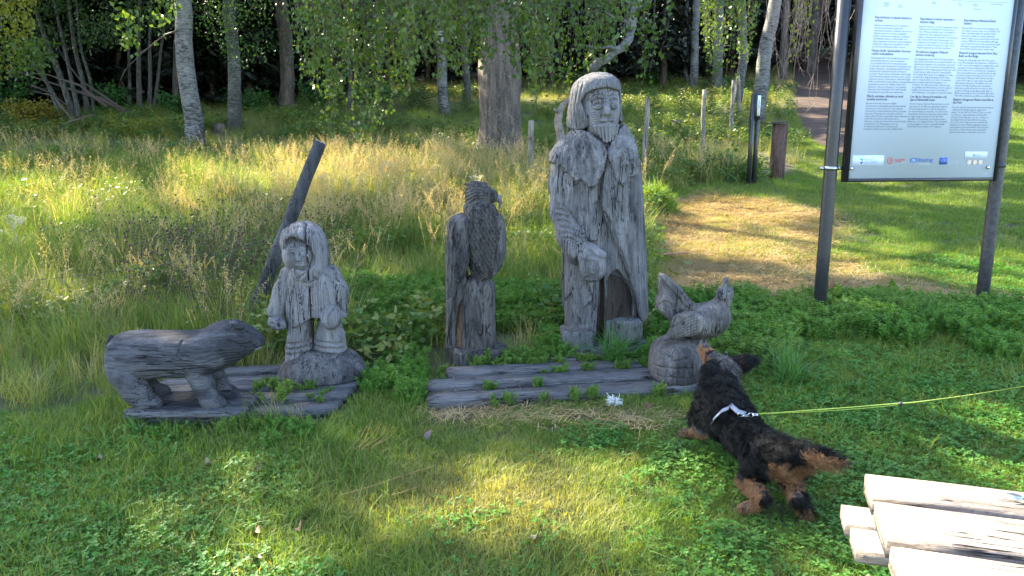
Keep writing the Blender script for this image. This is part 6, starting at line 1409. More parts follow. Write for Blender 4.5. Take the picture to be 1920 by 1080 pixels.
# ---------------- young spruces and small bushes in the meadow edge
def sapling_mesh(h, seed):
    r = np.random.default_rng(seed); P, D = [], []; z = .05
    while z < h:
        L_ = .55 * h * (1 - z / h) + .04
        for b in range(7):
            a = r.uniform(0, 6.28); m = max(3, int(L_ / .028)); u = np.linspace(.05, 1, m)
            for s in (-1, 1): P.append(np.stack([np.cos(a) * u * L_, np.sin(a) * u * L_, z + .25 * L_ * u + r.normal(0, .004, m)], -1)); D.append(np.tile(np.array((np.cos(a + s * .8), np.sin(a + s * .8), .25)), (m, 1)))
        z += .075
    P = np.concatenate(P); return mesh_np('needles', *leaves(P, r.uniform(.05, .09, len(P)), hang=0, wid=.28, dirs=np.concatenate(D) * 1.6, rng=r)), MB().tube([(0, 0, -.05), (0, 0, h)], [.012, .003], 6).mesh('stem')
SAP = [sapling_mesh(.9, 1), sapling_mesh(.65, 2)]
for i, (px, py, hpx, bright, lab) in enumerate(((300, 262, 46, 1, 'bright young spruce left of the white mottled birch'), (215, 250, 36, 1, 'low pale green spruce seedling before the upright stems'), (320, 272, 30, 1, 'smallest spruce seedling at the foot of the white birch'), (722, 246, 62, 0, 'young spruce with layered branches in the middle of the meadow edge'), (772, 208, 50, 0, 'dark young spruce left of the birch with the box'), (795, 206, 44, 0, 'dark young spruce touching the birch with the box'), (874, 216, 44, 0, 'dark young spruce between the two slender birches'),
                                               (1372, 258, 56, 0, 'dark young spruce at the foot of the leaning birch'), (1330, 228, 46, 0, 'young spruce between the fence posts'), (1275, 206, 36, 0, 'young spruce beside the small mossy stump'), (1226, 216, 40, 0, 'young spruce behind the thin pale fence post'), (570, 222, 40, 0, 'dark young spruce under the hanging birch leaves'), (620, 226, 40, 0, 'low spruce right beneath the long leaf strands'), (820, 288, 44, 0, 'small dark spruce in the tall dry grass'), (392, 262, 22, 1, 'tiny bright spruce by the small stump'))):
    g = at(px, py); s = hpx / (FPX / g[1]); m = SAP[i % 2]; hgt_ = (.9, .65)[i % 2]; o = thing('young_spruce', lab, 'spruce', tuple(g), i * 1.3); o.scale = (s / hgt_,) * 3
    n_ = obj('needles', m[0].copy() if bright else m[0], None, o); 
    if bright: n_.data.materials.clear(); n_.data.materials.append(LF_YEL)  # lit green look put into these needles' colour
    elif not m[0].materials: m[0].materials.append(LF_SAPL)
    if not m[1].materials: m[1].materials.append(TWIG)
    obj('stem', m[1], None, o)
def bush(name, label, px, py, wpx, hpx, mat, leaf, n, seed, cat='bush', depth=.8, stems=7):
    g = at(px, py); s = FPX / g[1]; R_ = wpx / s / 2; h_ = hpx / s; r = np.random.default_rng(seed); t = thing(name, label, cat, tuple(g)); P = []; mb = MB()
    for k in range(stems):
        a = r.uniform(0, 6.28); q = np.array([(0, 0, -.03), (math.cos(a) * R_ * .35, math.sin(a) * R_ * .35 * depth, h_ * .5), (math.cos(a) * R_ * r.uniform(.5, 1), math.sin(a) * R_ * depth * r.uniform(.5, 1), h_ * r.uniform(.7, 1))]); mb.tube(q, [.007, .005, .002], 5)
        m = n // stems; u = r.uniform(.25, 2, m); i0 = np.minimum(u.astype(int), 1); f = (u - i0)[:, None]; P.append(q[i0] * (1 - f) + q[i0 + 1] * f + r.normal(0, .09 * R_ + .02, (m, 3)))
    mb.build('stems', TWIG, t); P = np.concatenate(P); P[:, 2] = np.maximum(P[:, 2], .02); o = obj('leaves', mesh_np('leaves', *leaves(P, r.uniform(.7, 1.2, len(P)) * leaf, hang=.1, wid=.7)), mat, t); return t
LF_SHRUB = leafmat('sapling_leaves', (.03, .10, .025), (.07, .17, .04), trans=.35); LF_AUT = leafmat('yellowing_leaves', (.14, .13, .02), (.24, .20, .03), trans=.45)
bush('sapling', 'leafy green sapling in front of the thin fence post, right of the bearded man', 1345, 335, 90, 56, LF_SHRUB, .075, 150, 3, 'sapling', stems=9)
bush('bush', 'yellowing bush under the leaning stems at the far left edge', 50, 236, 100, 46, LF_AUT, .07, 1500, 4, stems=16)
bush('bush', 'small yellowing bush at the base of the leaning stems', 105, 234, 60, 34, LF_AUT, .06, 600, 5, stems=10)
bush('bush', 'bright green bush under the upright stems', 255, 262, 90, 34, LF_YEL, .05, 900, 6, stems=12)
for i, (px, py, w_, h_, lab) in enumerate(((20, 214, 120, 70, 'dark leafy shrub at the far left edge under the yellow foliage'), (205, 214, 80, 52, 'dark leafy shrub between the leaning and the upright stems'), (330, 222, 60, 46, 'dark leafy shrub behind the white mottled birch'), (470, 214, 90, 44, 'low leafy shrub between the lichen-grey birch and the dark pine'), (600, 205, 90, 50, 'leafy shrub behind the hanging leaf curtain'), (700, 200, 100, 46, 'leafy shrub left of the birch with the box'), (1100, 170, 110, 40, 'low leafy shrub at the wood edge behind the gnarled limb'), (1230, 165, 80, 34, 'low leafy shrub at the wood edge left of the clean white birch'))):
    bush('bush', lab, px, py, w_, h_, LF_SHRUB, .085, 1300, 30 + i, stems=14)
# ---------------- stumps, snag, nest box, rail fence in the wood
def stump(label, px, py, wpx, hpx, mat):
    g = at(px, py); s = FPX / g[1]; t = thing('tree_stump', label, 'stump', tuple(g)); r = wpx / s / 2; h_ = hpx / s
    MB().tube([(0, 0, -.1), (0, 0, h_ * .3), (0, 0, h_)], [r * 1.25, r * 1.02, r * .95], 18, noise=.14, nf=3, seed=px).build('side', mat, t, smooth=True); MB().tube([(0, 0, h_ - .004), (0, 0, h_ + .006)], [r * .86, r * .84], 18).build('cut_top', plain('stump_top', (.22, .15, .10), .9, 0, .3, 40, .4), t)
stump('small brown stump left of the lichen-grey birch', 413, 248, 20, 15, BK_PINE); stump('mossy stump in the grass between the thin fence posts', 1269, 246, 20, 20, BK_DARK)
sb = at(1052, 262); sn = thing('dead_snag', 'twisted pale broken branch standing behind the bearded man', 'branch', tuple(onY(1050, 262, 6.4)))
o_ = np.array(sn.location); MB().tube(np.array([onY(x, y, Y) - o_ for x, y, Y in ((1052, 300, 6.4), (1050, 255, 6.4), (1046, 228, 6.42), (1050, 206, 6.45), (1058, 194, 6.5), (1068, 186, 6.5), (1082, 178, 6.55))]), [.04, .036, .034, .03, .026, .022, .014], 12, noise=.28, nf=4, seed=5).build('stem', plain('bare_pale_wood', (.17, .135, .11), .85, 0, .35, 18, .5), sn, smooth=True)
MB().tube(np.array([onY(x, y, 6.42) - o_ for x, y in ((1048, 212), (1040, 205), (1041, 198))]), [.018, .012, .004], 7, noise=.2).build('stub', plain('bare_pale_wood', (.17, .135, .11), .85, 0, .35, 18, .5), sn)
E = TREES['E'][1]; q = onY(825, 72, E[1] - .22); bx = thing('nest_box', 'small grey wooden box fixed to the slender white birch', 'nest box', tuple(q)); s = FPX / E[1]; W_BOX = plain('grey_box_wood', (.36, .36, .38), .8, 0, .15, 20, .2)
w_, h_ = 13 / s, 19 / s; MB().box((-w_ / 2, -.07, -h_ / 2), (w_ / 2, .09, h_ / 2)).build('box_body', W_BOX, bx); MB().box((-w_ / 2 - .02, -.11, h_ / 2 + .002), (w_ / 2 + .02, .10, h_ / 2 + .025)).build('lid', W_BOX, bx); MB().tube([(0, -.0712, h_ * .15), (0, -.0735, h_ * .15)], [.024, .024], 14).build('entrance_hole', plain('hole_dark', (.01, .01, .01), .9), bx)
rf = at(480, 185); rl = thing('rail_fence', 'low wooden rail fence in the shade at the wood edge behind the pine', 'fence', tuple(rf)); ro = np.array(rf)
for k, (x0, y0, x1, y1) in enumerate(((470, 158, 610, 160), (472, 168, 640, 171), (300, 168, 345, 170))):
    a, b = onY(x0, y0, rf[1] + .5), onY(x1, y1, rf[1] + .2); MB().tube([a - ro, (a + b) / 2 - ro, b - ro], [.045, .04, .035], 8, noise=.1).build('rail', W_POST, rl, smooth=True)
for x in (482, 545, 606): a = onY(x, 150, rf[1] + .35); MB().tube([(a[0] - ro[0], a[1] - ro[1], H(a[0], a[1]) - ro[2] - .1), (a[0] - ro[0], a[1] - ro[1], a[2] - ro[2] + .05)], .05, 8).build('rail_post', BK_DARK, rl)
# ------------------------------------------------------------------ ground cover: instanced clumps, one object per kind of growth
def blades(n, R_, h, w, bend, seed, segs=4, flat_=0., h0=.4, hexp=1):
    r = np.random.default_rng(seed); a = r.uniform(0, 6.28, n); rr = R_ * np.sqrt(r.random(n)); b = np.stack([rr * np.cos(a), rr * np.sin(a), 0 * a], -1)
    H_ = h * (h0 + (1 - h0) * r.random(n)); da = r.uniform(0, 6.28, n); lean = r.uniform(.02, 1, n) * bend; d = np.stack([np.cos(da), np.sin(da), 0 * da], -1); tw = da + np.pi / 2 + r.normal(0, .5, n); s = np.stack([np.cos(tw), np.sin(tw), 0 * tw], -1)
    V = []; 
    for k in range(segs + 1):
        t = k / segs; c = b + d * (lean * H_ * (t ** 1.8))[:, None] + np.array((0, 0, 1.)) * (H_ * (t - .35 * lean * t ** 2.2) * (1 - flat_) + .01 * flat_)[:, None]
        ww = (w * (1 - .93 * t ** 1.6) * r.uniform(.7, 1.1, n))[:, None] / 2 if k else np.full((n, 1), w * .42); V += [c - s * ww, c + s * ww]
    V = np.stack(V, 1); m = 2 * (segs + 1); i = np.arange(n)[:, None] * m; F = np.concatenate([i + np.array([[2 * k, 2 * k + 1, 2 * k + 3, 2 * k + 2]]) for k in range(segs)])
    return V.reshape(-1, 3), F
def clover(n, R_, h, rl, seed):
    r = np.random.default_rng(seed); mb = MB()
    for k in range(n):
        a = r.uniform(0, 6.28); q = R_ * math.sqrt(r.random()); z = h * r.uniform(.45, 1); c = np.array((q * math.cos(a), q * math.sin(a), z)); s0 = r.uniform(.7, 1.2) * rl; tilt = r.normal(0, .28, 2); ph = r.uniform(0, 6.28)
        for j in range(3):
            t = ph + j * 2.094; d = np.array((math.cos(t), math.sin(t), .12 + tilt[0] * math.cos(t) + tilt[1] * math.sin(t))); s = np.array((-math.sin(t), math.cos(t), 0)); up = np.array((0, 0, 1.))
            V = [c, c + d * s0 * .55 + s * s0 * .42 + up * s0 * .12, c + d * s0 * 1.05 + s * s0 * .28 + up * s0 * .08, c + d * s0 * .98, c + d * s0 * 1.05 - s * s0 * .28 + up * s0 * .08, c + d * s0 * .55 - s * s0 * .42 + up * s0 * .12]
            mb.add(V, np.array([(0, 1, 2, 3), (0, 3, 4, 5)]))
        if k % 2 == 0: mb.add([c * (1, 1, 0), c * (1, 1, 0) + (.0012, 0, 0), c + (.0008, 0, 0), c], np.array([(0, 1, 2, 3)]))
    return mb
def stalks(n, R_, h, seed, kind):
    """stems with seed heads / whorls / dark knapweed heads"""
    r = np.random.default_rng(seed); mb = MB()
    for k in range(n):
        a = r.uniform(0, 6.28); q = R_ * math.sqrt(r.random()); b = np.array((q * math.cos(a), q * math.sin(a), 0)); H_ = h * r.uniform(.6, 1.05); da = r.uniform(0, 6.28); ln = r.uniform(.05, .45); d = np.array((math.cos(da), math.sin(da), 0)); pt = lambda t: b + d * ln * H_ * t ** 2 + np.array((0, 0, 1.)) * H_ * (t - .12 * ln * t * t)
        mb.tube([pt(0), pt(.35), pt(.7), pt(1)], [.0016, .0014, .0011, .0006], 3, cap=False)
        if kind == 'seed':
            m = r.integers(26, 44); u = r.uniform(.68, 1.0, m); P = np.array([pt(x) for x in u]) + r.normal(0, 1, (m, 3)) * (.020 * (1.02 - u) / .3 + .002)[:, None] * (1, 1, .6); mb.add(*leaves(P, .014, hang=-.4, wid=.45, rng=r))
        elif kind == 'spike':
            m = 26; u = np.linspace(.78, 1.0, m); P = np.array([pt(x) for x in u]) + r.normal(0, .002, (m, 3)); mb.add(*leaves(P, .016, hang=-.8, wid=.4, rng=r))
        elif kind == 'whorl':
            for z in np.arange(.12, 1.0, .085):
                c = pt(z); m = 6; ph = r.uniform(0, 6.28); L_ = (.026 if z < .9 else .014) * r.uniform(.8, 1.15); th = ph + np.arange(m) * 2 * np.pi / m; D = np.stack([np.cos(th), np.sin(th), .35 + 0 * th], -1) * 3; mb.add(*leaves(np.tile(c, (m, 1)), L_, hang=0, wid=.34, dirs=D, rng=r))
        elif kind == 'broad':
            m = r.integers(7, 12); u = r.uniform(.2, 1, m); P = np.array([pt(x) for x in u]); th = r.uniform(0, 6.28, m); D = np.stack([np.cos(th), np.sin(th), .1 + 0 * th], -1) * 2.5; mb.add(*leaves(P, r.uniform(.03, .06, m), hang=0, wid=.55, dirs=D, rng=r))
        elif kind == 'knap':
            for z in (1.0, .9, .82)[:r.integers(1, 4)]:
                c = pt(z) + (r.normal(0, .03, 3) if z < 1 else 0); mb.tube([c - (0, 0, .007), c, c + (0, 0, .008)], [.003, .008, .003], 6)
        elif kind == 'umbel':
            c = pt(1.0)
            for j in range(10): e = c + np.array((r.normal(0, .025), r.normal(0, .025), r.uniform(.01, .03))); mb.tube([pt(.93), e], .0008, 3, cap=False); mb.add(*leaves(np.tile(e, (5, 1)) + r.normal(0, .006, (5, 3)), .010, hang=0, wid=.8, rng=r))
    return mb
def proto(name, meshes, mat):
    c = bpy.data.collections.new(name)
    for i, me in enumerate(meshes):
        if isinstance(me, MB): me = me.mesh(name)
        elif isinstance(me, tuple): me = mesh_np(name, *me)
        me.materials.append(mat); c.objects.link(bpy.data.objects.new(name, me))
    return c
def scatter(name, label, cat, coll, P, rz, sc, dry, tilt=.12, rng=RNG):
    n = len(P); me = bpy.data.meshes.new(name); me.vertices.add(n); me.vertices.foreach_set('co', P.astype(np.float32).ravel())
    ro = np.stack([rng.normal(0, tilt, n), rng.normal(0, tilt, n), rz], -1)
    for nm, ty, arr, fld in (('rot', 'FLOAT_VECTOR', ro, 'vector'), ('sc', 'FLOAT', sc, 'value'), ('dry', 'FLOAT', dry, 'value'), ('pick', 'INT', rng.integers(0, 99, n), 'value')):
        a = me.attributes.new(nm, ty, 'POINT'); a.data.foreach_set(fld, np.asarray(arr).astype(np.int32 if ty == 'INT' else np.float32).ravel())
    o = link(bpy.data.objects.new(name, me)); tag(o, label, cat, kind='stuff')
    ng = bpy.data.node_groups.new(name, 'GeometryNodeTree'); ng.interface.new_socket('Geometry', in_out='INPUT', socket_type='NodeSocketGeometry'); ng.interface.new_socket('Geometry', in_out='OUTPUT', socket_type='NodeSocketGeometry')
    gi, go = ng.nodes.new('NodeGroupInput'), ng.nodes.new('NodeGroupOutput'); iop = ng.nodes.new('GeometryNodeInstanceOnPoints'); ci = ng.nodes.new('GeometryNodeCollectionInfo')
    ci.inputs['Collection'].default_value = coll; ci.inputs['Separate Children'].default_value = True; ci.inputs['Reset Children'].default_value = True
    def na(nm, ty): q = ng.nodes.new('GeometryNodeInputNamedAttribute'); q.data_type = ty; q.inputs['Name'].default_value = nm; return q.outputs['Attribute']
    L = ng.links.new; L(gi.outputs[0], iop.inputs['Points']); L(ci.outputs[0], iop.inputs['Instance']); iop.inputs['Pick Instance'].default_value = True; L(na('pick', 'INT'), iop.inputs['Instance Index'])
    e2r = ng.nodes.new('FunctionNodeEulerToRotation'); L(na('rot', 'FLOAT_VECTOR'), e2r.inputs[0]); L(e2r.outputs[0], iop.inputs['Rotation'])
    cx = ng.nodes.new('ShaderNodeCombineXYZ'); s_ = na('sc', 'FLOAT'); [L(s_, cx.inputs[i]) for i in range(3)]; L(cx.outputs[0], iop.inputs['Scale']); L(iop.outputs[0], go.inputs[0])
    md = o.modifiers.new('growth', 'NODES'); md.node_group = ng; return o
def proj(P):
    d = P - CC; z = d @ CF; return 960 + FPX * d[:, 0] / z, 540 - FPX * (d @ CU) / z
def inpoly(px, py, poly_):
    s = np.zeros(len(px), bool); n = len(poly_)
    for i in range(n):
        x1, y1 = poly_[i]; x2, y2 = poly_[i - 1]; c = ((y1 > py) != (y2 > py)) & (px < (x2 - x1) * (py - y1) / (y2 - y1 + 1e-9) + x1); s ^= c
    return s
def sample(n, x0, x1, y0, y1, margin=.9):
    x = RNG.uniform(x0, x1, n); y = RNG.uniform(y0, y1, n); k = np.abs(x) < y * .78 + 1.1 + margin; x, y = x[k], y[k]
    P = np.stack([x, y, height(x, y)], -1); px, py = proj(P); return P, px, py
_inp = inpoly
def inpoly(px, py, poly_):
    if poly_ is STRAW or poly_ is WEEDS:
        a = vnoise(px / 55., py / 16., seed=81); b = vnoise(px / 55. + 9, py / 16., seed=82); c = RNG.normal(0, 1, (2, len(px))); return _inp(px + 48 * a + 16 * c[0], py + 13 * b + 4 * c[1], poly_)
    return _inp(px, py, poly_)
# ground footprints kept clear of growth
def clear(P):
    k = np.ones(len(P), bool)
    for (o, L_, W_) in ((A, LB, .70), (A2, LB2, .66)):
        pass
    def plat(a, b, x0, x1, w):
        d = (b - a)[:2]; L_ = np.linalg.norm(d); d = d / L_; q = P[:, :2] - a[:2]; u = q @ d; v = q @ np.array((-d[1], d[0])); return (u > x0) & (u < L_ * x1) & (v > -.01) & (v < w)
    k &= ~plat(A, B, -.04, 1.10, .70); k &= ~plat(A2, B2, .02, .99, .33)
    k &= ~plat(A2, B2, .02, .62, .50)
    for (bx, by, Y, r) in ((1127, 655, 4.62, .24), (897, 690, 4.38, .17), (1268, 720, 4.02, .17), (597, 722, 4.02, .2)):
        c = onY(bx, by, Y); k &= np.hypot(P[:, 0] - c[0], P[:, 1] - c[1]) > r
    k &= ~on_path(P[:, 0], P[:, 1])
    return k
def low(P):
    px, py = proj(P); f = 1 - .62 * np.exp(-((px - 1450) / 90) ** 2 - ((py - 960) / 32) ** 2) - .62 * np.exp(-((px - 1297) / 40) ** 2 - ((py - 830) / 16) ** 2); return f
GR_LAWN = leafmat('lawn_grass', (.066, .16, .022), (.18, .28, .045), dry=(.36, .30, .12), trans=.5, noise_scale=1.5)
GR_MEAD = leafmat('meadow_grass', (.08, .16, .03), (.21, .27, .06), dry=(.52, .42, .20), trans=.5, noise_scale=.9)
GR_SEED = leafmat('seed_heads', (.36, .28, .13), (.55, .44, .25), dry=(.55, .38, .18), trans=.35)
GR_CLOV = leafmat('clover_leaves', (.04, .16, .022), (.10, .26, .04), dry=(.16, .24, .05), trans=.48, noise_scale=2)
GR_WEED = leafmat('bedstraw', (.06, .17, .022), (.12, .26, .04), dry=(.20, .24, .06), trans=.4)
GR_BROAD = leafmat('meadow_herbs', (.04, .11, .025), (.09, .18, .04), dry=(.22, .20, .05), trans=.4)
GR_STRAW = leafmat('cut_straw', (.36, .27, .13), (.52, .40, .22), dry=(.45, .30, .14), trans=.3)
GR_KNAP = leafmat('withered_knapweed', (.035, .022, .016), (.08, .05, .035), dry=(.06, .04, .03), trans=.05)
GR_UMB = leafmat('pale_flower_heads', (.42, .42, .34), (.60, .60, .50), dry=(.45, .36, .2), trans=.3)
c_lawn = proto('lawn_clump', [blades(46, .08, .058, .0034, 1.2, s) for s in (1, 2, 3, 4)], GR_LAWN)
c_fine = proto('fine_clump', [blades(30, .085, .10, .0036, 1.5, s) for s in (11, 12, 13)], GR_LAWN)
c_clov = proto('clover_clump', [clover(10, .07, .040, .0125, s) for s in (1, 2, 3)], GR_CLOV)
c_mead = proto('meadow_clump', [blades(46, .15, .50, .0050, .95, s, 5, h0=.3) for s in (21, 22, 23, 24)], GR_MEAD)
c_seed = proto('seed_clump', [stalks(9, .16, .68, s, 'seed') for s in (31, 32)] + [stalks(9, .16, .62, 33, 'spike')], GR_SEED)
c_weed = proto('weed_clump', [stalks(16, .09, .17, s, 'whorl') for s in (41, 42, 43)], GR_WEED)
c_broad = proto('herb_clump', [stalks(10, .13, .30, s, 'broad') for s in (51, 52, 53)], GR_BROAD)
c_straw = proto('straw_clump', [blades(48, .16, .16, .0042, 1.6, s, 3, flat_=.86) for s in (61, 62, 63)], GR_STRAW)
c_knap = proto('knapweed', [stalks(6, .14, .62, s, 'knap') for s in (71, 72)], GR_KNAP)
c_umb = proto('umbels', [stalks(4, .10, .42, s, 'umbel') for s in (81,)], GR_UMB)
# region outlines on the ground
LAWN = [(-900, 1500), (-900, 790), (120, 780), (215, 750), (240, 800), (430, 825), (640, 800), (690, 730), (790, 720), (820, 700), (870, 690), (1000, 680), (1210, 640), (1215, 560), (1205, 420), (1240, 372), (1300, 350), (1400, 345), (1480, 330), (1500, 300), (1475, 230), (1500, 160), (2900, 160), (2900, 1500)]
STRAW = [(1200, 560), (1205, 420), (1250, 385), (1330, 365), (1440, 372), (1560, 400), (1560, 470), (1640, 520), (1760, 540), (2000, 560), (2000, 610), (1640, 590), (1440, 590), (1360, 585)]
WEEDS = [(1370, 600), (1480, 585), (1620, 570), (1760, 580), (2050, 600), (2050, 690), (1800, 670), (1560, 712), (1400, 690)]
# lawn
P, px, py = sample(95000, -6, 9, 1.0, 7.5); k = inpoly(px, py, LAWN) & clear(P) & (RNG.random(len(P)) < np.clip(1.25 - P[:, 1] / 9, .3, 1)); st_ = inpoly(px, py, STRAW); litter = (px > 800) & (px < 1310) & (py > 764) & (py < 792)
k &= ~(st_ & (RNG.random(len(P)) < .72 + .35 * fbm(P[:, 0] * 1.5, P[:, 1] * 1.5, seed=51))) & ~(litter & (RNG.random(len(P)) < .7)); P, px, py = P[k], px[k], py[k]
dn = .02 + .35 * np.clip(fbm(P[:, 0] * 1.1, P[:, 1] * 1.1, seed=14), 0, 1) + .35 * (inpoly(px, py, STRAW)); dn += .22 * np.exp(-((px - 1000) / 260) ** 2 - ((py - 940) / 60) ** 2)
dn = np.where(RNG.random(len(P)) < .07, .9, dn); sc = RNG.uniform(.65, 1.15, len(P)) * low(P) * (1 + .35 * np.clip(fbm(P[:, 0] * .9, P[:, 1] * .9, seed=15), -.6, 1)); print('lawn', len(P))
scatter('lawn_grass', 'short mixed green lawn grass of the foreground', 'grass', c_lawn, P, RNG.uniform(0, 6.28, len(P)), sc, dn)
P, px, py = sample(17000, -6, 9, 1.0, 7.5); k = inpoly(px, py, LAWN) & clear(P) & ~inpoly(px, py, STRAW) & (fbm(P[:, 0] * .8, P[:, 1] * .8, seed=16) > -.1) & ~((px > 800) & (px < 1310) & (py > 750) & (py < 800)); P = P[k]; P = P[low(P) > .75]; sc = RNG.uniform(.6, 1.25, len(P))
scatter('longer_lawn_grass', 'longer bent blades among the lawn', 'grass', c_fine, P, RNG.uniform(0, 6.28, len(P)), sc, np.full(len(P), .12), .3)
P, px, py = sample(34000, -6, 9, 1.0, 7.0); cn = fbm(P[:, 0] * .75, P[:, 1] * .75, seed=17); k = inpoly(px, py, LAWN) & clear(P) & ~inpoly(px, py, STRAW) & ~((px > 640) & (px < 1200) & (py > 850) & (RNG.random(len(P)) < .7)) & (cn + .5 * fbm(P[:, 0] * 3, P[:, 1] * 3, seed=44) > -.05) & ~((px > 800) & (px < 1310) & (py > 752) & (py < 805)); P, px, py = P[k], px[k], py[k]; sc = RNG.uniform(.7, 1.35, len(P)) * low(P)
scatter('clover', 'clover leaves spread through the lawn', 'clover', c_clov, P, RNG.uniform(0, 6.28, len(P)), sc, np.clip(.05 + .3 * fbm(P[:, 0], P[:, 1], seed=3), 0, .5)); print('clover', len(P))
# right-hand mown lawn further back
P, px, py = sample(60000, -1, 19, 6.8, 28, 3); k = inpoly(px, py, LAWN) & ~on_path(P[:, 0], P[:, 1]); s_ = inpoly(px, py, STRAW); k &= ~(s_ & (RNG.random(len(P)) < .66 + .4 * fbm(P[:, 0] * 1.2, P[:, 1] * 1.2, seed=52))); P, px, py = P[k], px[k], py[k]; print('right', len(P))
scatter('mown_grass', 'mown green grass beyond the information board', 'grass', c_lawn, P, RNG.uniform(0, 6.28, len(P)), RNG.uniform(.9, 1.7, len(P)), .12 + .5 * inpoly(px, py, STRAW) + .15 * fbm(P[:, 0] * .5, P[:, 1] * .5, seed=19))
P, px, py = sample(30000, 0, 9, 4.5, 12); k = inpoly(px, py, STRAW) & clear(P); k |= (px > 800) & (px < 1320) & (py > 764) & (py < 792) & (RNG.random(len(P)) < .10); P, px, py = P[k], px[k], py[k]
P2, p2, q2 = sample(9000, -1, 3, 3.2, 5); k2 = (p2 > 800) & (p2 < 1320) & (q2 > 764) & (q2 < 792) & (RNG.random(len(P2)) < .10); P = np.vstack([P, P2[k2]])
scatter('cut_straw', 'dry yellow mown straw lying on the ground', 'straw', c_straw, P, RNG.uniform(0, 6.28, len(P)), RNG.uniform(.7, 1.3, len(P)), RNG.uniform(0, .6, len(P)), .10)
# weeds
P, px, py = sample(24000, -3, 8, 3.0, 8); wk = inpoly(px, py, WEEDS) | ((px > 900) & (px < 1060) & (py > 665) & (py < 712) & (RNG.random(len(P)) < .5)) | ((px > 655) & (px < 800) & (py > 590) & (py < 760)) | ((px > 400) & (px < 640) & (py > 800) & (py < 840) & (RNG.random(len(P)) < .3)) | ((px > 800) & (px < 1240) & (py > 560) & (py < 660)) | ((px > 1205) & (px < 1420) & (py > 570) & (py < 700) & (RNG.random(len(P)) < .6)) | ((px > 560) & (px < 860) & (py > 540) & (py < 640) & (RNG.random(len(P)) < .5))
k = wk & clear(P) & (fbm(P[:, 0] * 2, P[:, 1] * 2, seed=23) > -.35); P, px, py = P[k], px[k], py[k]; print('weeds', len(P))
scatter('bright_green_weeds', 'bright green bedstraw weeds by the board posts and around the carvings', 'weeds', c_weed, P, RNG.uniform(0, 6.28, len(P)), RNG.uniform(.5, 1.15, len(P)) * np.where((py > 780), .5, 1) * np.where((py > 600) & (px > 640) & (px < 860), .7, 1) * np.where((px > 860) & (px < 1240) & (py > 600), .75, 1), np.clip(.1 + .3 * fbm(P[:, 0] * 1.5, P[:, 1] * 1.5, seed=5), 0, .6), .15)
# sprigs between the boards
r_ = []
for k in range(110):
    u = RNG.uniform(.05, .95) * LB2; v = RNG.choice([.165, .335, .50, -.02, .5, .48]); d = (B2 - A2)[:2] / LB2; x = A2[0] + d[0] * u - d[1] * v; y = A2[1] + d[1] * u + d[0] * v
    if fbm(np.array(u * 2.3), np.array(v * 5), seed=4) > -.1: r_.append((x, y, H(x, y) + .03))
for k in range(22):
    u = RNG.uniform(.5, .95) * LB; v = RNG.uniform(.1, .4); d = (B - A)[:2] / LB; x = A[0] + d[0] * u - d[1] * v; y = A[1] + d[1] * u + d[0] * v; r_.append((x, y, H(x, y) + .045))
r_ = np.array(r_); scatter('sprigs_between_boards', 'small green sprigs growing up between the platform boards', 'weeds', c_weed, r_, RNG.uniform(0, 6.28, len(r_)), RNG.uniform(.2, .42, len(r_)), np.full(len(r_), .3))
# meadow
def meadow(P, px, py):
    return ~inpoly(px, py, LAWN) & clear(P)
HSC = lambda P: np.interp(P[:, 1], [3.4, 4.2, 5, 8, 13, 18, 30], [.45, .62, .85, 1.0, .95, .8, .7])
P, px, py = sample(15500, -13, 3.5, 3.3, 13.5); k = meadow(P, px, py); P, px, py = P[k], px[k], py[k]; keep = RNG.random(len(P)) < np.interp(P[:, 1], [3, 9, 14], [1, .8, .6]); front = (px > 640) & (px < 1230) & (py > 560); keep &= ~(front & (RNG.random(len(P)) < .75)); P, px, py = P[keep], px[keep], py[keep]
gold = np.exp(-((px - 740) / 250) ** 2 - ((py - 400) / 110) ** 2); dry = -.16 + .34 * gold + .38 * fbm(P[:, 0] * .9, P[:, 1] * .9, seed=25); dry = np.where(py > 520, dry * .5, dry); dry = np.where(RNG.random(len(P)) < .10, .8, dry); near = np.where((px > 640) & (px < 1230) & (py > 560), .55, 1)
scatter('meadow_grass', 'tall tangled meadow grass behind the carvings', 'grass', c_mead, P, RNG.uniform(0, 6.28, len(P)), RNG.uniform(.65, 1.15, len(P)) * HSC(P) * near * (1 + .38 * fbm(P[:, 0] * 1.1, P[:, 1] * 1.1, seed=71)), dry, .22); print('meadow', len(P))
P, px, py = sample(4700, -13, 3.5, 3.8, 14); k = meadow(P, px, py) & ~((px > 640) & (py > 540)); gold = np.exp(-((px - 740) / 300) ** 2 - ((py - 390) / 110) ** 2); k &= RNG.random(len(P)) < .06 + .6 * gold + .15 * (fbm(P[:, 0] * .6, P[:, 1] * .6, seed=28) > .3); P = P[k]
scatter('seed_grass', 'golden grass panicles catching the sun behind the leaning pole and eagle', 'grass', c_seed, P, RNG.uniform(0, 6.28, len(P)), RNG.uniform(.75, 1.1, len(P)) * HSC(P), RNG.uniform(0, .8, len(P)), .12)
P, px, py = sample(9000, -13, 4, 3.5, 14); k = meadow(P, px, py) & ~((px > 430) & (px < 700) & (py > 670)) & (fbm(P[:, 0] * .8, P[:, 1] * .8, seed=29) > -.05); P = P[k]
scatter('meadow_herbs', 'leafy herbs growing through the meadow grass', 'herbs', c_broad, P, RNG.uniform(0, 6.28, len(P)), RNG.uniform(.6, 1.35, len(P)), RNG.uniform(-.1, .5, len(P)), .2)
P, px, py = sample(2600, -4, 0, 4.2, 7.5); k = meadow(P, px, py) & (RNG.random(len(P)) < .16 * np.exp(-((px - 400) / 150) ** 2 - ((py - 560) / 80) ** 2)); P = P[k]
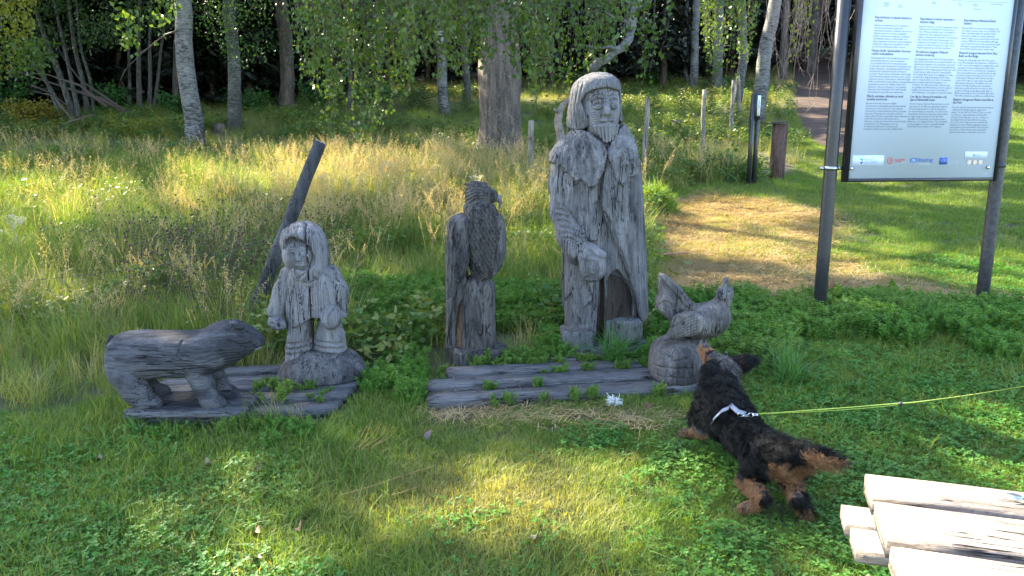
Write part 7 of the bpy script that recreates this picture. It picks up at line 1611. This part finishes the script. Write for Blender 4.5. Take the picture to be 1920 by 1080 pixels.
scatter('withered_knapweed', 'withered dark knapweed heads left of the hooded child', 'weeds', c_knap, P, RNG.uniform(0, 6.28, len(P)), RNG.uniform(.8, 1.15, len(P)), np.zeros(len(P)), .3)
P, px, py = sample(500, -7, 1, 5, 11); k = meadow(P, px, py) & (RNG.random(len(P)) < .012); P = P[k]
scatter('pale_umbels', 'scattered pale flower heads in the meadow', 'flowers', c_umb, P, RNG.uniform(0, 6.28, len(P)), RNG.uniform(.8, 1.3, len(P)), RNG.uniform(0, .5, len(P)), .1)
# far meadow and wood edge
P, px, py = sample(15000, -26, 14, 13, 36, 3); k = meadow(P, px, py) & (py < 330) & ~on_path(P[:, 0], P[:, 1]); P, px, py = P[k], px[k], py[k]; dry = .02 + .34 * fbm(P[:, 0] * .45, P[:, 1] * .45, seed=33) + .3 * (py < 200)
sc = RNG.uniform(.45, .85, len(P)) * (1 + .2 * fbm(P[:, 0] * .5, P[:, 1] * .5, seed=31)); scatter('far_meadow_grass', 'low grass running up to the wood edge', 'grass', c_mead, P, RNG.uniform(0, 6.28, len(P)), sc, dry, .25); print('far', len(P))
P, px, py = sample(5000, -20, 12, 12, 30, 3); k = meadow(P, px, py) & (fbm(P[:, 0] * .5, P[:, 1] * .5, seed=35) > .05); P = P[k]
scatter('wood_edge_herbs', 'low leafy growth along the wood edge', 'herbs', c_broad, P, RNG.uniform(0, 6.28, len(P)), RNG.uniform(.9, 1.7, len(P)), RNG.uniform(0, .6, len(P)), .2)

# ------------------------------------------------------------------ single tufts, heaps, fallen things
def tuft(label, px, py, wpx, n, h, bend, seed, mat, w=.007):
    g = at(px, py); t = obj('grass_tuft', mesh_np('grass_tuft', *blades(n, .07, h, w, bend, seed, 7, h0=.55)), mat, None, tuple(g)); tag(t, label, 'grass tuft'); return t
GR_TUFT = leafmat('tuft_blades', (.05, .15, .03), (.11, .24, .06), trans=.4)
tuft('arching tuft of broad green blades at the feet of the bearded man', 1152, 690, 160, 150, .34, 1.5, 5, GR_TUFT, .008)
tuft('dense dark green grass tuft right of the dog', 1475, 722, 160, 170, .30, 1.5, 6, GR_TUFT, .006)
tuft('ragged grass tuft at the left board post', 1395, 668, 120, 90, .24, 1.3, 7, GR_TUFT, .006)
tuft('upright grass tuft between the two board posts', 1725, 622, 120, 110, .30, 1.1, 8, GR_TUFT, .005)
tuft('grass tuft at the base of the right board post', 1845, 612, 100, 90, .26, 1.1, 9, GR_TUFT, .005)
tuft('grass tuft in front of the bear', 262, 812, 90, 80, .14, 1.2, 10, GR_TUFT, .005)
def heap(name, label, px, py, wpx, hpx, mat, n, seed):
    g = at(px, py); s = FPX / g[1]; R_ = wpx / s / 2; h_ = hpx / s; r = np.random.default_rng(seed)
    a = r.uniform(0, 6.28, n); q = np.sqrt(r.random(n)); c = np.stack([R_ * q * np.cos(a), R_ * q * np.sin(a) * .8, h_ * (1 - q ** 2) * r.uniform(.75, 1.05, n)], -1); V, F = leaves(c, r.uniform(.08, .2, n), hang=.15, wid=.05, rng=r)
    core = MB().tube([(0, 0, -.02), (0, 0, h_ * .45), (0, 0, h_ * .85)], [R_ * .92, R_ * .62, R_ * .15], 16, noise=.1); t = thing(name, label, 'heap', tuple(g)); core.build('core', gm, t); b = obj('cut_stalks', mesh_np('cut_stalks', V, F), mat, t); b['kind'] = 'stuff'
heap('grass_heap', 'heap of cut green grass behind the bearded man at his right side', 1224, 402, 84, 50, GR_LAWN, 3200, 2)
heap('dry_grass_heap', 'reddish brown heap of dry cuttings behind the left board post', 1562, 575, 70, 30, plain('brown_cuttings', (.20, .10, .05), .9, 0, .4, 30, 0), 900, 3)
heap('dry_grass_heap', 'small flat heap of reddish litter right of the hen', 1425, 585, 60, 10, plain('brown_litter', (.17, .09, .05), .9, 0, .4, 30, 0), 350, 4)
def fallen(label, px, py, size, col, seed):
    g = at(px, py); r = random.Random(seed); mb = MB(); L_ = size * .85; a = r.uniform(0, 6.28)
    V = [(L_ * .5 * math.cos(t) * (1 + .15 * math.sin(3 * t + seed)), L_ * .34 * math.sin(t), .012 * math.cos(2 * t) + .010 * math.sin(t + seed)) for t in np.linspace(0, 2 * np.pi, 14, endpoint=False)]; V.append((0, 0, -.003))
    mb.add(V, np.array([(i, (i + 1) % 14, 14) for i in range(14)])); mb.tube([(-L_ * .5, 0, .01), (-L_ * .8, .004, .012)], .0012, 4)
    o = mb.build('fallen_leaf', plain('fallen_leaf_' + ('a', 'b', 'c', 'd')[seed % 4], tuple(q_ * .28 for q_ in col), .75, 0, .2, 60, .3), None, (g[0], g[1], g[2] + .045)); o.rotation_euler = (r.uniform(-.3, .3), r.uniform(-.3, .3), a); tag(o, label, 'leaf')
fallen('pale pinkish fallen leaf on the lawn below the gap between platforms', 800, 832, .055, (.42, .27, .24), 1); fallen('pale square-ish fallen leaf in the sunlit lawn at bottom centre', 1003, 1024, .045, (.62, .46, .30), 2); fallen('orange fallen leaf at lower left of the lawn', 482, 1018, .045, (.55, .27, .12), 3)
fallen('brown fallen leaf at the very bottom edge', 484, 1068, .05, (.30, .22, .14), 4); fallen('curled rusty leaf just right of the orange one', 560, 1010, .04, (.40, .20, .09), 5); fallen('small tan leaf farthest left on the lawn', 188, 878, .045, (.42, .28, .16), 6); fallen('narrow yellowish leaf on the lawn below the bear platform', 392, 885, .05, (.52, .42, .20), 7)
fallen('small rusty leaf right of the yellowish one', 486, 897, .04, (.34, .15, .07), 8); fallen('reddish leaf on the bare litter before the right platform', 1215, 774, .045, (.38, .14, .08), 9); fallen('pink brown leaf between the eagle and the bearded man', 1032, 632, .05, (.40, .24, .20), 10)
lt = MB(); g = at(1152, 762); r = np.random.default_rng(4)
for k in range(60):
    d = r.normal(0, 1, 3); d[2] = abs(d[2]) * .7; d /= np.linalg.norm(d); L_ = r.uniform(.02, .05); m = d * L_ * .6 + r.normal(0, .006, 3); lt.tube([(0, 0, 0), m, d * L_ + r.normal(0, .01, 3)], [.003, .0028, .0012], 4); lt.tube([m, m + r.normal(0, .012, 3)], [.002, .001], 4)
o = lt.build('lichen_tuft', plain('pale_lichen', (.55, .56, .54), .9, 0, .15, 40, .2), None, (g[0], g[1], g[2] + .02)); tag(o, 'whitish branching lichen tuft lying before the right platform', 'lichen')
def stick(label, pts, r_, mat, lift=.03):
    P = np.array([at(*p_) + (0, 0, lift) for p_ in pts]); o0 = P[0].copy(); o = MB().tube(P - o0, np.linspace(r_, r_ * .6, len(P)), 6, noise=.15).build('fallen_stick' if r_ > .004 else 'straw', mat, None, tuple(o0)); tag(o, label, 'stick' if r_ > .004 else 'straw')
stick('thin reddish stick lying on the mown straw right of the bearded man', ((1215, 492), (1250, 488), (1290, 486)), .014, plain('red_stick', (.30, .15, .10), .8, 0, .2), .06)
M_STR = plain('orange_straw', (.26, .16, .05), .7, 0, .15)
stick('long orange straw crossing the lawn at bottom centre', ((815, 898), (760, 916), (690, 940), (640, 955)), .0016, M_STR, .06); stick('second shorter orange straw below the long one', ((790, 934), (750, 948), (735, 952)), .0014, M_STR, .055)
for k in range(7):
    x = 668 + 9 * k; stick(('leftmost', 'second', 'third', 'middle', 'fifth', 'sixth', 'rightmost')[k] + ' bent orange straw of the dry bunch at the gap between the platforms', ((x + random.uniform(-20, 10), 850 + random.uniform(0, 22)), (x + 10, 838), (x + 22 + random.uniform(-6, 6), 808 + random.uniform(-4, 10))), .0014, M_STR, .05); bpy.data.objects[-1] if False else None
# wire running from the leaning pole into the meadow
wv = [onY(x, y, Y) for x, y, Y in ((-40, 536, 5.0), (120, 520, 5.05), (300, 498, 5.1), (430, 466, 5.2), (524, 452, 5.27))]; w0 = np.array(wv[0]); o = MB().tube(np.array(wv) - w0, .0018, 5).build('fence_wire', TWIG, None, tuple(w0)); tag(o, 'thin rusty wire stretched from the leaning pole to the left', 'wire')
